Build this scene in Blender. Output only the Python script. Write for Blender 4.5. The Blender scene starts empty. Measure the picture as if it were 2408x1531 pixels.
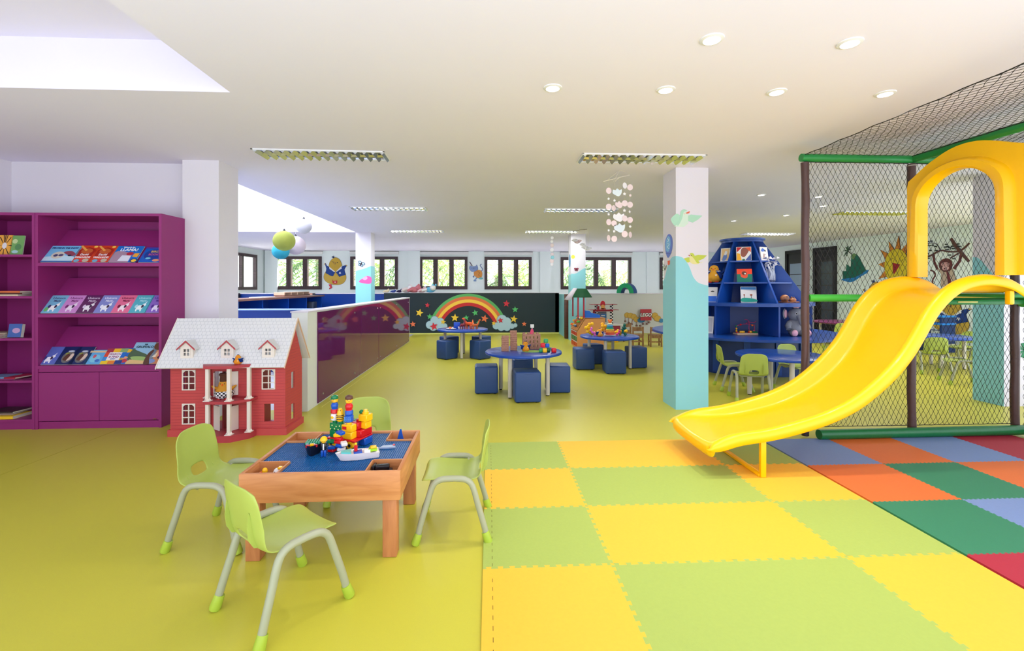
import bpy, bmesh, math, random
from math import sin, cos, pi, radians as R
from mathutils import Vector, Matrix
random.seed(7)
SC = bpy.context.scene
COL = SC.collection
# ------------------------------------------------------------------ helpers
def lin(c):
    return tuple((x/255/12.92 if x/255 <= .04045 else ((x/255+.055)/1.055)**2.4) for x in c)
_M = {}
def mat(name, rgb, rough=.5, metal=0., spec=.5, coat=0., var=0., scale=8., bump=0., bscale=60., emit=0., trans=0., ior=1.45, alpha=1., stretch=None):
    if name in _M: return _M[name]
    m = bpy.data.materials.new(name); m.use_nodes = True
    nt = m.node_tree; b = nt.nodes['Principled BSDF']
    c = lin(rgb)+(1,)
    b.inputs['Base Color'].default_value = c
    b.inputs['Roughness'].default_value = rough
    b.inputs['Metallic'].default_value = metal
    b.inputs['Specular IOR Level'].default_value = spec
    b.inputs['Coat Weight'].default_value = coat
    b.inputs['Coat Roughness'].default_value = .08
    b.inputs['IOR'].default_value = ior
    b.inputs['Alpha'].default_value = alpha
    if trans: b.inputs['Transmission Weight'].default_value = trans
    if emit:
        b.inputs['Emission Color'].default_value = c
        b.inputs['Emission Strength'].default_value = emit
    if var or bump:
        tc = nt.nodes.new('ShaderNodeTexCoord'); mp = nt.nodes.new('ShaderNodeMapping')
        nt.links.new(tc.outputs['Object'], mp.inputs['Vector'])
        if stretch: mp.inputs['Scale'].default_value = stretch
        if var:
            n = nt.nodes.new('ShaderNodeTexNoise'); n.inputs['Scale'].default_value = scale; n.inputs['Detail'].default_value = 5
            nt.links.new(mp.outputs['Vector'], n.inputs['Vector'])
            mx = nt.nodes.new('ShaderNodeMix'); mx.data_type = 'RGBA'
            mx.inputs['A'].default_value = tuple(x*(1-var) for x in c[:3])+(1,)
            mx.inputs['B'].default_value = tuple(min(1, x*(1+var)) for x in c[:3])+(1,)
            nt.links.new(n.outputs['Fac'], mx.inputs['Factor'])
            nt.links.new(mx.outputs['Result'], b.inputs['Base Color'])
        if bump:
            n2 = nt.nodes.new('ShaderNodeTexNoise'); n2.inputs['Scale'].default_value = bscale; n2.inputs['Detail'].default_value = 3
            nt.links.new(mp.outputs['Vector'], n2.inputs['Vector'])
            bp = nt.nodes.new('ShaderNodeBump'); bp.inputs['Strength'].default_value = bump; bp.inputs['Distance'].default_value = .01
            nt.links.new(n2.outputs['Fac'], bp.inputs['Height']); nt.links.new(bp.outputs['Normal'], b.inputs['Normal'])
    _M[name] = m
    return m
def wood(name, rgb, dark, rough=.5, scale=3., axis=(1, 12, 12)):
    if name in _M: return _M[name]
    m = bpy.data.materials.new(name); m.use_nodes = True
    nt = m.node_tree; b = nt.nodes['Principled BSDF']; b.inputs['Roughness'].default_value = rough
    tc = nt.nodes.new('ShaderNodeTexCoord'); mp = nt.nodes.new('ShaderNodeMapping'); mp.inputs['Scale'].default_value = axis
    n = nt.nodes.new('ShaderNodeTexNoise'); n.inputs['Scale'].default_value = scale; n.inputs['Detail'].default_value = 6; n.inputs['Distortion'].default_value = .6
    rp = nt.nodes.new('ShaderNodeValToRGB')
    rp.color_ramp.elements[0].position = .3; rp.color_ramp.elements[0].color = lin(dark)+(1,)
    rp.color_ramp.elements[1].position = .68; rp.color_ramp.elements[1].color = lin(rgb)+(1,)
    nt.links.new(tc.outputs['Object'], mp.inputs['Vector']); nt.links.new(mp.outputs['Vector'], n.inputs['Vector'])
    nt.links.new(n.outputs['Fac'], rp.inputs['Fac']); nt.links.new(rp.outputs['Color'], b.inputs['Base Color'])
    _M[name] = m
    return m
_pc = {}
def paint(rgb, rough=.55, tag='paint'):
    k = (tag,)+tuple(rgb)+(rough,)
    if k not in _pc: _pc[k] = mat('%s_%d_%d_%d_%d' % (tag, rgb[0], rgb[1], rgb[2], rough*100), rgb, rough)
    return _pc[k]
_rb = {}
def _rbox(sx, sy, sz, r, seg):
    k = (round(sx, 4), round(sy, 4), round(sz, 4), round(r, 4), seg)
    if k not in _rb:
        bm = bmesh.new(); bmesh.ops.create_cube(bm, size=1)
        for v in bm.verts: v.co.x *= sx; v.co.y *= sy; v.co.z *= sz
        bmesh.ops.bevel(bm, geom=bm.edges[:]+bm.verts[:], offset=min(r, .49*min(sx, sy, sz)), segments=seg, affect='EDGES', profile=.5)
        bm.verts.ensure_lookup_table()
        _rb[k] = ([tuple(v.co) for v in bm.verts], [[v.index for v in f.verts] for f in bm.faces]); bm.free()
    return _rb[k]
_tx = {}
def text_geo(s, size=1., ext=.01, bold=0.):
    k = (s, size, ext, bold)
    if k not in _tx:
        cu = bpy.data.curves.new('t', 'FONT'); cu.body = s; cu.size = size; cu.align_x = 'CENTER'; cu.align_y = 'CENTER'
        cu.extrude = ext; cu.offset = bold; cu.resolution_u = 3
        o = bpy.data.objects.new('t', cu); COL.objects.link(o)
        dg = bpy.context.evaluated_depsgraph_get(); dg.update()
        me = bpy.data.meshes.new_from_object(o.evaluated_get(dg))
        _tx[k] = ([tuple(v.co) for v in me.vertices], [list(p.vertices) for p in me.polygons])
        bpy.data.objects.remove(o); bpy.data.curves.remove(cu); bpy.data.meshes.remove(me)
    return _tx[k]
def TR(x=0, y=0, z=0): return Matrix.Translation((x, y, z))
def RX(a): return Matrix.Rotation(R(a), 4, 'X')
def RY(a): return Matrix.Rotation(R(a), 4, 'Y')
def RZ(a): return Matrix.Rotation(R(a), 4, 'Z')
def SCL(x, y, z): return Matrix.Diagonal((x, y, z, 1))
class MB:
    def __init__(s): s.v = []; s.f = []; s.mi = []; s.ms = []
    def add(s, vs, fs, m, M=None):
        b = len(s.v)
        if m not in s.ms: s.ms.append(m)
        i = s.ms.index(m)
        if M is not None: vs = [tuple(M @ Vector(v)) for v in vs]
        s.v += [tuple(v) for v in vs]
        for f in fs: s.f.append([b+q for q in f]); s.mi.append(i)
        return s
    def box(s, x0, y0, z0, x1, y1, z1, m, M=None):
        v = [(x0, y0, z0), (x1, y0, z0), (x1, y1, z0), (x0, y1, z0), (x0, y0, z1), (x1, y0, z1), (x1, y1, z1), (x0, y1, z1)]
        return s.add(v, [(0, 3, 2, 1), (4, 5, 6, 7), (0, 1, 5, 4), (1, 2, 6, 5), (2, 3, 7, 6), (3, 0, 4, 7)], m, M)
    def rbox(s, x0, y0, z0, x1, y1, z1, m, r=.01, seg=2, M=None):
        v, f = _rbox(abs(x1-x0), abs(y1-y0), abs(z1-z0), r, seg)
        T = TR((x0+x1)/2, (y0+y1)/2, (z0+z1)/2)
        return s.add(v, f, m, (M @ T) if M is not None else T)
    def tube(s, pts, r, m, n=10, M=None, closed=False, caps=True):
        pts = [Vector(p) for p in pts]; k = len(pts)
        rs = r if isinstance(r, (list, tuple)) else [r]*k
        vs = []; fs = []; prev = None
        for i, p in enumerate(pts):
            if closed: t = pts[(i+1) % k]-pts[i-1]
            else: t = pts[min(i+1, k-1)]-pts[max(i-1, 0)]
            t.normalize()
            if prev is None:
                a = Vector((0, 0, 1)) if abs(t.z) < .9 else Vector((1, 0, 0))
                nrm = t.cross(a).normalized()
            else:
                nrm = (prev-t*prev.dot(t)).normalized()
            prev = nrm; bi = t.cross(nrm)
            for j in range(n):
                a = 2*pi*j/n; vs.append(p+(nrm*cos(a)+bi*sin(a))*rs[i])
        for i in range(k if closed else k-1):
            i2 = (i+1) % k
            for j in range(n): fs.append((i*n+j, i*n+(j+1) % n, i2*n+(j+1) % n, i2*n+j))
        if caps and not closed:
            fs.append(tuple(range(n))[::-1]); fs.append(tuple((k-1)*n+j for j in range(n)))
        return s.add(vs, fs, m, M)
    def cyl(s, p0, p1, r, m, n=16, M=None, r2=None): return s.tube([p0, p1], [r, r if r2 is None else r2], m, n, M)
    def lathe(s, prof, m, n=24, M=None, cap=True):
        vs = []; fs = []; k = len(prof)
        for (r, z) in prof:
            for j in range(n): a = 2*pi*j/n; vs.append((r*cos(a), r*sin(a), z))
        for i in range(k-1):
            for j in range(n): fs.append((i*n+j, i*n+(j+1) % n, (i+1)*n+(j+1) % n, (i+1)*n+j))
        if cap:
            fs.append(tuple(range(n))[::-1]); fs.append(tuple((k-1)*n+j for j in range(n)))
        return s.add(vs, fs, m, M)
    def ball(s, c, r, m, n=16, M=None):
        rx, ry, rz = r if isinstance(r, (list, tuple)) else (r, r, r)
        k = max(6, n//2+1); vs = []; fs = []
        for i in range(1, k):
            a = pi*i/k
            for j in range(n):
                b = 2*pi*j/n; vs.append((c[0]+rx*sin(a)*cos(b), c[1]+ry*sin(a)*sin(b), c[2]-rz*cos(a)))
        for i in range(k-2):
            for j in range(n): fs.append((i*n+j, i*n+(j+1) % n, (i+1)*n+(j+1) % n, (i+1)*n+j))
        vs.append((c[0], c[1], c[2]-rz)); vs.append((c[0], c[1], c[2]+rz)); q = len(vs)
        for j in range(n):
            fs.append((q-2, (j+1) % n, j)); fs.append((q-1, (k-2)*n+j, (k-2)*n+(j+1) % n))
        return s.add(vs, fs, m, M)
    def prism(s, pts, z0, z1, m, M=None):
        k = len(pts)
        ar = sum(pts[i][0]*pts[(i+1) % k][1]-pts[(i+1) % k][0]*pts[i][1] for i in range(k))
        if ar < 0: pts = pts[::-1]
        vs = [(p[0], p[1], z0) for p in pts]+[(p[0], p[1], z1) for p in pts]
        fs = [tuple(range(k))[::-1], tuple(range(k, 2*k))]+[(i, (i+1) % k, k+(i+1) % k, k+i) for i in range(k)]
        return s.add(vs, fs, m, M)
    def text(s, t, size, m, M=None, ext=.002, bold=0., sx=1.):
        v, f = text_geo(t, size, ext, bold)
        M = M if M is not None else Matrix.Identity(4)
        return s.add(v, f, m, M @ SCL(sx, 1, 1))
    def grid(s, fn, nu, nv, m, M=None, cu=False, keep=None):
        vs = [fn(i/nu, j/nv) for j in range(nv+1) for i in range(nu+1)]
        fs = [(j*(nu+1)+i, j*(nu+1)+i+1, (j+1)*(nu+1)+i+1, (j+1)*(nu+1)+i) for j in range(nv) for i in range(nu) if keep is None or keep((i+.5)/nu, (j+.5)/nv)]
        return s.add(vs, fs, m, M)
    def mesh(s, name, ang=38):
        me = bpy.data.meshes.new(name); me.from_pydata(s.v, [], s.f)
        for m in s.ms: me.materials.append(m)
        me.polygons.foreach_set('material_index', s.mi)
        me.polygons.foreach_set('use_smooth', [True]*len(s.f))
        me.update(); me.validate()
        me.set_sharp_from_angle(angle=R(ang))
        return me
    def build(s, name, parent=None, loc=None, rz=0, ang=38, M=None):
        o = bpy.data.objects.new(name, s.mesh(name, ang)); COL.objects.link(o)
        if parent is not None: o.parent = parent
        if loc is not None: o.location = loc
        if rz: o.rotation_euler = (0, 0, R(rz))
        if M is not None: o.matrix_local = M
        return o
def tag(o, label, cat, group=None):
    o['label'] = label; o['category'] = cat
    if group: o['group'] = group
    return o
def thing(name, label, cat, loc=(0, 0, 0), rz=0, group=None, rot=None):
    o = bpy.data.objects.new(name, None); COL.objects.link(o); o.empty_display_size = .1
    o.location = loc; o.rotation_euler = rot if rot else (0, 0, R(rz))
    return tag(o, label, cat, group)
def struct(o):
    o['kind'] = 'structure'; return o
def stuff(o):
    o['kind'] = 'stuff'; return o
def kids(o): return [c for c in COL.objects if c.parent == o]
def dup(root, label, loc, rz=0, group=None, scale=None, name=None):
    r = root.copy(); COL.objects.link(r); r.location = loc; r.rotation_euler = (0, 0, R(rz)); r['label'] = label
    if group: r['group'] = group
    if scale: r.scale = scale
    for ch in kids(root):
        c = ch.copy(); COL.objects.link(c); c.parent = r
        for g in kids(ch):
            d = g.copy(); COL.objects.link(d); d.parent = c
    return r
def mods(o, thick=None, sub=0, off=0.):
    if thick:
        m = o.modifiers.new('s', 'SOLIDIFY'); m.thickness = thick; m.offset = off
    if sub:
        m = o.modifiers.new('b', 'SUBSURF'); m.levels = sub; m.render_levels = sub
    return o
def star(n, r1, r2, cx=0, cy=0, rot=90):
    return [(cx+(r1 if i % 2 == 0 else r2)*cos(R(rot)+pi*i/n), cy+(r1 if i % 2 == 0 else r2)*sin(R(rot)+pi*i/n)) for i in range(2*n)]
def ell(cx, cy, rx, ry, n=28, a0=0, a1=360):
    full = abs(a1-a0) >= 360
    k = n if full else n+1
    return [(cx+rx*cos(R(a0+(a1-a0)*i/n)), cy+ry*sin(R(a0+(a1-a0)*i/n))) for i in range(k)]
def smooth(pts, n=4, closed=True):
    k = len(pts); out = []
    for i in range(k if closed else k-1):
        g = (lambda j: pts[j % k]) if closed else (lambda j: pts[max(0, min(k-1, j))])
        p0, p1, p2, p3 = g(i-1), g(i), g(i+1), g(i+2)
        for q in range(n):
            t = q/n
            out.append(tuple(.5*(2*p1[d]+(p2[d]-p0[d])*t+(2*p0[d]-5*p1[d]+4*p2[d]-p3[d])*t*t+(3*p1[d]-p0[d]-3*p2[d]+p3[d])*t**3) for d in range(len(p1))))
    if not closed: out.append(tuple(pts[-1]))
    return out
def stroke(pts, w):
    """a ribbon polygon along a 2-D polyline"""
    L = []; Rr = []; k = len(pts)
    for i in range(k):
        a = pts[max(0, i-1)]; b = pts[min(k-1, i+1)]; dx, dy = b[0]-a[0], b[1]-a[1]; l = math.hypot(dx, dy) or 1
        ww = w[i] if isinstance(w, (list, tuple)) else w
        L.append((pts[i][0]-dy/l*ww/2, pts[i][1]+dx/l*ww/2)); Rr.append((pts[i][0]+dy/l*ww/2, pts[i][1]-dx/l*ww/2))
    return L+Rr[::-1]
# a flat painting: layers of coloured shapes in drawing units, mapped on a plane
class ART:
    """shapes are given in drawing units (x right, y down); box = the drawing's frame; w,h = real size"""
    def __init__(s, box, w, h, t=.0012): s.b = box; s.w = w; s.h = h; s.t = t; s.mb = MB(); s.z = 0.
    def P(s, p): return ((p[0]-s.b[0])/(s.b[2]-s.b[0])*s.w-s.w/2, -(p[1]-s.b[1])/(s.b[3]-s.b[1])*s.h)
    def poly(s, pts, rgb, up=True, rough=.6):
        if up: s.z += s.t
        s.mb.prism([s.P(p) for p in pts], 0, s.z, paint(rgb, rough)); return s
    def line(s, pts, w, rgb, up=True):
        return s.poly(stroke(pts, w), rgb, up)
    def out(s, pts, rgb, edge=(20, 25, 40), w=2.):
        s.line(list(pts)+[pts[0]], w, edge); s.poly(pts, rgb); return s
    def build(s, name, label, cat, M, group=None):
        o = s.mb.build(name, M=M, ang=60); tag(o, label, cat, group); return o
# planes: wall facing -Y at y ; wall facing -X ; drawing origin = top centre
def on_back(x, y, ztop): return TR(x, y, ztop) @ RX(90)
def on_left_face(x, y, ztop): return TR(x, y, ztop) @ RZ(-90) @ RX(90)      # surface whose normal is -X
def on_right_face(x, y, ztop): return TR(x, y, ztop) @ RZ(90) @ RX(90)     # surface whose normal is +X
def wallwith(m, x0, x1, z0, z1, holes, y0, y1, mm, M=None):
    xs = sorted({x0, x1}|{h[0] for h in holes}|{h[1] for h in holes}); zs = sorted({z0, z1}|{h[2] for h in holes}|{h[3] for h in holes})
    for i in range(len(xs)-1):
        for j in range(len(zs)-1):
            a, b = (xs[i]+xs[i+1])/2, (zs[j]+zs[j+1])/2
            if not any(h[0] < a < h[1] and h[2] < b < h[3] for h in holes): m.box(xs[i], y0, zs[j], xs[i+1], y1, zs[j+1], mm, M)
# ------------------------------------------------------------------ camera
cam = bpy.data.cameras.new('camera'); co = bpy.data.objects.new('camera', cam); COL.objects.link(co)
cam.sensor_width = 36; cam.lens = 16.0; cam.shift_y = -.038; cam.clip_start = .05
co.location = (0, 0, 1.39); co.rotation_euler = (R(90), 0, -math.atan(54/1070))
SC.camera = co
# ------------------------------------------------------------------ materials
WHITE = mat('white_wall_paint', (222, 217, 224), .75, var=.02, scale=2)
CEIL = mat('ceiling_paint', (233, 229, 246), .8, var=.02, scale=1.5)
GREENISH = mat('pale_mint_wall_paint', (236, 247, 243), .7, var=.02, scale=2)
FLOOR = mat('olive_lime_vinyl', (195, 189, 62), .36, spec=.38, var=.05, scale=220, bump=.02, bscale=500)
DARKWOOD = wood('dark_window_wood', (74, 52, 52), (52, 36, 38), .4)
BLUE = mat('glossy_blue_lacquer', (22, 74, 172), .16, var=.05, scale=3)
BLUE2 = mat('deep_blue_lacquer', (16, 58, 140), .3, var=.05, scale=3)
GLASS = mat('window_glass', (250, 252, 252), .02, alpha=.06)
SKYBLUE = mat('sky_blue_wall_paint', (140, 206, 214), .45)
# ------------------------------------------------------------------ room shell
f = MB(); f.box(-2.19, 4.4, -.1, 11, 13.5, 0, FLOOR); f.box(-10, 4.4, -.1, -2.19, 5.25, 0, FLOOR); f.box(-5.3, .2, -.1, 7, 4.4, 0, FLOOR); struct(f.build('floor'))
PALE = mat('pale_bounce_floor', (176, 176, 184), .5)  # hidden floor made pale to bounce neutral light onto the ceiling
f = MB(); f.box(-10, 5.25, -.1, -2.19, 13.5, 0, PALE); f.box(-10, 13.5, -.1, 11, 18, 0, mat('pale_bounce_corridor_floor', (226, 226, 230), .5)); struct(f.build('floor_2'))  # unseen corridor floor also invented pale, as a light reflector
H = 2.735
c = MB()
HX = [(-5.0, -1.79, .2, 3.245), (-7.6, -3.29, 6.0, 11.42)]
xs = [-10, -7.6, -5.3, -5.0, -3.29, -1.79, 7, 11]; ys = [-3.2, .2, 3.245, 4.4, 6.0, 11.42, 18]
for i in range(7):
    for j in range(6):
        mx, my = (xs[i]+xs[i+1])/2, (ys[j]+ys[j+1])/2
        if any(h[0] < mx < h[1] and h[2] < my < h[3] for h in HX): continue
        if mx < -5.3 and my < 4.4: continue
        if mx > 7 and my < .2: continue
        c.box(xs[i], ys[j], H, xs[i+1], ys[j+1], H+.12, CEIL)
# raised tray over the book corner
c.box(-5.1, .1, H+.35, -1.69, 3.345, H+.45, CEIL)
for a in [(-5.1, .1, -5.0, 3.345), (-1.79, .1, -1.69, 3.345), (-5.0, .1, -1.79, .2), (-5.0, 3.245, -1.79, 3.345)]:
    c.box(a[0], a[1], H+.12, a[2], a[3], H+.36, CEIL)
# open skylight shaft at the left of the far room
for a in [(-7.7, 5.9, -7.6, 11.52), (-3.29, 5.9, -3.19, 11.52), (-7.6, 5.9, -3.29, 6.0), (-7.6, 11.42, -3.29, 11.52)]:
    c.box(a[0], a[1], H+.12, a[2], a[3], H+1.5, WHITE)
struct(c.build('ceiling'))
s = MB()
for k in range(5): x = -7.6+4.31*k/4; s.box(x-.03, 6.0, H+1.42, x+.03, 11.42, H+1.5, WHITE)
for k in range(4): y = 6.0+5.42*k/3; s.box(-7.6, y-.03, H+1.42, -3.29, y+.03, H+1.5, WHITE)
struct(s.build('window_7'))
DIF = bpy.data.materials.new('added_sun_diffuser_sheet'); DIF.use_nodes = True; nt = DIF.node_tree; bs = nt.nodes['Principled BSDF']; bs.inputs['Base Color'].default_value = (.8, .82, .85, 1); tl = nt.nodes.new('ShaderNodeBsdfTranslucent'); tl.inputs['Color'].default_value = (.8, .84, .9, 1); mxs = nt.nodes.new('ShaderNodeMixShader'); mxs.inputs[0].default_value = .6
nt.links.new(bs.outputs[0], mxs.inputs[1]); nt.links.new(tl.outputs[0], mxs.inputs[2]); nt.links.new(mxs.outputs[0], nt.nodes['Material Output'].inputs['Surface'])
s = MB(); s.box(-7.65, 5.95, H+1.501, -3.24, 11.47, H+1.51, DIF); struct(s.build('window_9'))  # unseen sheet added over the shaft to block and diffuse direct sun
w = MB(); w.box(-5.25, -1, 0, -5.13, 5.3, H, WHITE); struct(w.build('wall_left'))
w = MB(); w.box(-10, 5.16, 0, -3.24, 5.3, H, WHITE); struct(w.build('wall_middle'))
# far wall with six window openings
WIN = [(-8.06, -6.26), (-5.2, -3.44), (-2.63, -.82), (-.17, 1.63), (2.75, 5.5), (6.63, 8.4)]
w = MB(); x = -9.3; zs, zt = 1.28, 2.52; Y0 = 17.4
for a, b in WIN:
    w.box(x, Y0, 0, a, Y0+.18, H, GREENISH); w.box(a, Y0, 0, b, Y0+.18, zs, GREENISH); w.box(a, Y0, zt, b, Y0+.18, H, GREENISH); x = b
w.box(x, Y0, 0, 10.2, Y0+.18, H, GREENISH)
for x in (-8.3, -3.05, 1.95, 6.1): w.box(x, Y0-.1, 0, x+.45, Y0, H, GREENISH)
struct(w.build('wall_back'))
for i, (a, b) in enumerate(WIN):
    r = struct(thing('window_%d' % (i+1), 'x', 'x', ((a+b)/2, Y0, zs))); del r['label']; del r['category']
    hw = (b-a)/2; hh = zt-zs; m = MB()
    n = 4 if b-a > 2.5 else 3
    wallwith(m, -hw, hw, 0, hh, [(-hw+.11 if k == 0 else -hw+2*hw*k/n+.085, hw-.11 if k == n-1 else -hw+2*hw*(k+1)/n-.085, .13, hh-.11) for k in range(n)], -.05, .1, DARKWOOD)
    for k in range(1, n):
        xx = -hw+2*hw*k/n; m.box(xx-.012, -.06, .06, xx+.012, -.0505, hh-.06, DARKWOOD)
    m.build('window_frame', r)
    g = MB(); g.box(-hw+.05, .03, .05, hw-.05, .034, hh-.05, GLASS); g.build('pane', r)
    bl = MB(); bl.box(-hw-.02, -.06, hh+.09, hw+.04, -.002, hh+.19, mat('white_blind', (232, 234, 230), .7)); bl.box(-hw-.02, -.062, hh+.185, hw+.04, -.002, hh+.2, DARKWOOD); bl.build('roller_blind', r)
# left far wall with one window
w = MB(); X0 = -8.35; ya, yb = 14.9, 16.75
w.box(X0-.18, 5.3, 0, X0, ya, H, GREENISH); w.box(X0-.18, ya, 0, X0, yb, zs, GREENISH); w.box(X0-.18, ya, zt, X0, yb, H, GREENISH); w.box(X0-.18, yb, 0, X0, 17.4, H, GREENISH)
struct(w.build('wall_west'))
r = struct(thing('window_8', 'x', 'x', (X0, (ya+yb)/2, zs))); del r['label']; del r['category']
m = MB(); hw = (yb-ya)/2; hh = zt-zs
wallwith(m, -hw, hw, 0, hh, [(-hw+.08, -.08, .1, hh-.1), (.02, hw-.1, .1, hh-.1)], -.06, .05, DARKWOOD, RZ(90))
m.build('window_frame', r)
g = MB(); g.box(-.04, -hw+.05, .05, -.036, hw-.05, hh-.05, GLASS); g.build('pane', r)
# right wall, very slightly out of square
def rw(y): return 10.22-.098*(y-10.74)
w = MB(); pts = [(rw(7.6), 7.6), (rw(17.5), 17.5), (rw(17.5)+.15, 17.5), (rw(7.6)+.15, 7.6)]
w.prism(pts, 0, H, GREENISH); struct(w.build('wall_right'))
# half walls of the play areas
CHALK = mat('chalkboard_paint', (26, 44, 50), .55, var=.12, scale=2.5)
w = MB(); w.box(-8.9, 13.42, 0, -3.05, 13.56, 1.18, BLUE2); w.box(-8.9, 13.4, 1.18, -3.05, 13.6, 1.2, WHITE); struct(w.build('wall_half_blue'))
w = MB(); w.box(-3.05, 13.4, 0, 2.07, 13.55, 1.2, CHALK); w.box(-3.05, 13.38, 1.2, 2.07, 13.57, 1.215, WHITE)
w.box(-3.05, 13.385, 0, 2.07, 13.4, .035, mat('pale_olive_skirting', (214, 214, 120), .5)); struct(w.build('wall_half_chalkboard'))
w = MB(); w.box(2.85, 13.4, 0, 9.9, 13.55, 1.17, mat('pale_grey_wall_paint', (206, 206, 204), .7)); w.box(2.85, 13.38, 1.17, 9.9, 13.57, 1.19, WHITE); struct(w.build('wall_half_white'))
w = MB(); w.box(2.07, 12.1, 0, 2.17, 13.5, 1.17, SKYBLUE); struct(w.build('wall_half_return'))
# ------------------------------------------------------------------ columns
def column(name, x, y, front=None, left=None, right=None, w=.375, z=H):
    m = MB(); m.box(x, y, 0, x+w, y+w, z, WHITE)
    sk = SKYBLUE
    if front: m.prism(front, 0, .002, sk, TR(x, y, 0) @ RX(90))
    if left: m.prism(left, 0, .002, sk, TR(x, y+w, 0) @ RZ(-90) @ RX(90))
    if right: m.prism(right, 0, .002, sk, TR(x+w, y, 0) @ RZ(90) @ RX(90))
    return struct(m.build(name))
hill = smooth([(0, 1.735), (.04, 1.73), (.08, 1.715), (.13, 1.66), (.165, 1.59), (.2, 1.5), (.25, 1.44), (.31, 1.415), (.375, 1.40)], 3, False)
hl = smooth([(0, 1.46), (.05, 1.49), (.12, 1.6), (.2, 1.69), (.28, 1.73), (.375, 1.735)], 3, False)
column('column_1', 2.105, 5.035, [(0, 0), (.375, 0)]+hill[::-1], [(0, 0), (.375, 0)]+hl[::-1])
column('column_2', -3.25, 5.0)
w2 = smooth([(0, 1.77), (.08, 1.8), (.2, 1.83), (.375, 1.9)], 3, False)
column('column_3', -3.3, 11.45, [(0, 0), (.375, 0)]+w2[::-1], None, [(0, 0), (.375, 0), (.375, 1.9), (0, 1.9)])
w3 = smooth([(0, 1.72), (.1, 1.72), (.2, 1.77), (.3, 1.84), (.375, 1.86)], 3, False)
column('column_4', 2.09, 11.52, [(0, 0), (.375, 0)]+w3[::-1], [(0, 0), (.375, 0), (.375, 1.7), (0, 1.7)])
rl = smooth([(0, 1.75), (.05, 1.745), (.1, 1.7), (.17, 1.61), (.23, 1.53), (.34, 1.41)], 3, False)
column('column_5', 5.96, 4.98, None, [(0, 0), (.34, 0)]+[(min(.34, a), b) for a, b in rl[::-1]], None, .34)
# ------------------------------------------------------------------ partition with plum glass
PLUM = mat('plum_glass', (104, 34, 90), .04, spec=.3)
w = MB(); w.box(-2.19, 5.17, 0, -2.015, 11.66, 1.1, mat('partition_white', (228, 232, 226), .6)); w.box(-2.2, 5.16, 1.1, -2.005, 11.67, 1.115, WHITE); struct(w.build('wall_partition'))
t = thing('glass_panel', 'long plum-purple glossy glass sheet on the side of the low white partition', 'glass panel', (-2.01, 8.4, 0))
m = MB(); m.box(-.004, -2.95, .02, .008, -.02, 1.09, PLUM); m.build('glass_sheet', t)
m = MB(); m.box(-.004, .0, .02, .008, 3.15, 1.09, PLUM); m.build('glass_sheet', t)
for y in (-2.8, -1.5, -.1, .1, 1.6, 3.0):
    m = MB()
    for z in (.1, 1.0): m.cyl((.008, y, z), (.014, y, z), .012, mat('brushed_steel', (190, 190, 192), .3, 1.), 12)
    m.build('fixing', t)
m = MB(); m.box(-1.93, 5.35, 0, -1.925, 11.7, .0015, mat('pale_floor_seam', (226, 224, 130), .5)); m.box(-3.6, 1.0, 0, -3.597, 4.6, .0012, mat('floor_seam', (170, 165, 50), .5)); struct(m.build('trim_1'))
# ------------------------------------------------------------------ doors in the right wall
DK = mat('near_black_stained_wood', (26, 22, 26), .35)
def wallM(y, z=0):      # local x runs towards the camera along the wall, local z up, normal -X
    return TR(rw(y), y, z) @ RZ(-90+math.degrees(math.atan(.098)))
for i, (y0, y1) in enumerate([(12.64, 13.46), (13.66, 14.6)]):
    r = struct(thing('door_%d' % (i+1), 'x', 'x')); del r['label']; del r['category']; r.matrix_world = wallM((y0+y1)/2)
    h = (y1-y0)/2; m = MB()
    m.box(-h, -.03, 0, h, .0, 2.56, DK)
    for q in [(-h, 0, -h+.09, 2.56), (h-.09, 0, h, 2.56), (-h, 2.46, h, 2.56)]: m.box(q[0], -.06, q[1], q[2], -.03, q[3], DK)
    m.build('door_frame', r)
    m = MB()
    pc = mat('smoky_door_glass', (70, 78, 92), .15) if i == 0 else mat('pale_door_glass', (150, 170, 190), .1)
    for k in range(5): m.box(-h+.3 if i == 0 else -h+.2, -.04, .35+k*.36, h-.12, -.029, .35+k*.36+.34, pc)
    m.build('door_panel', r)
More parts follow.
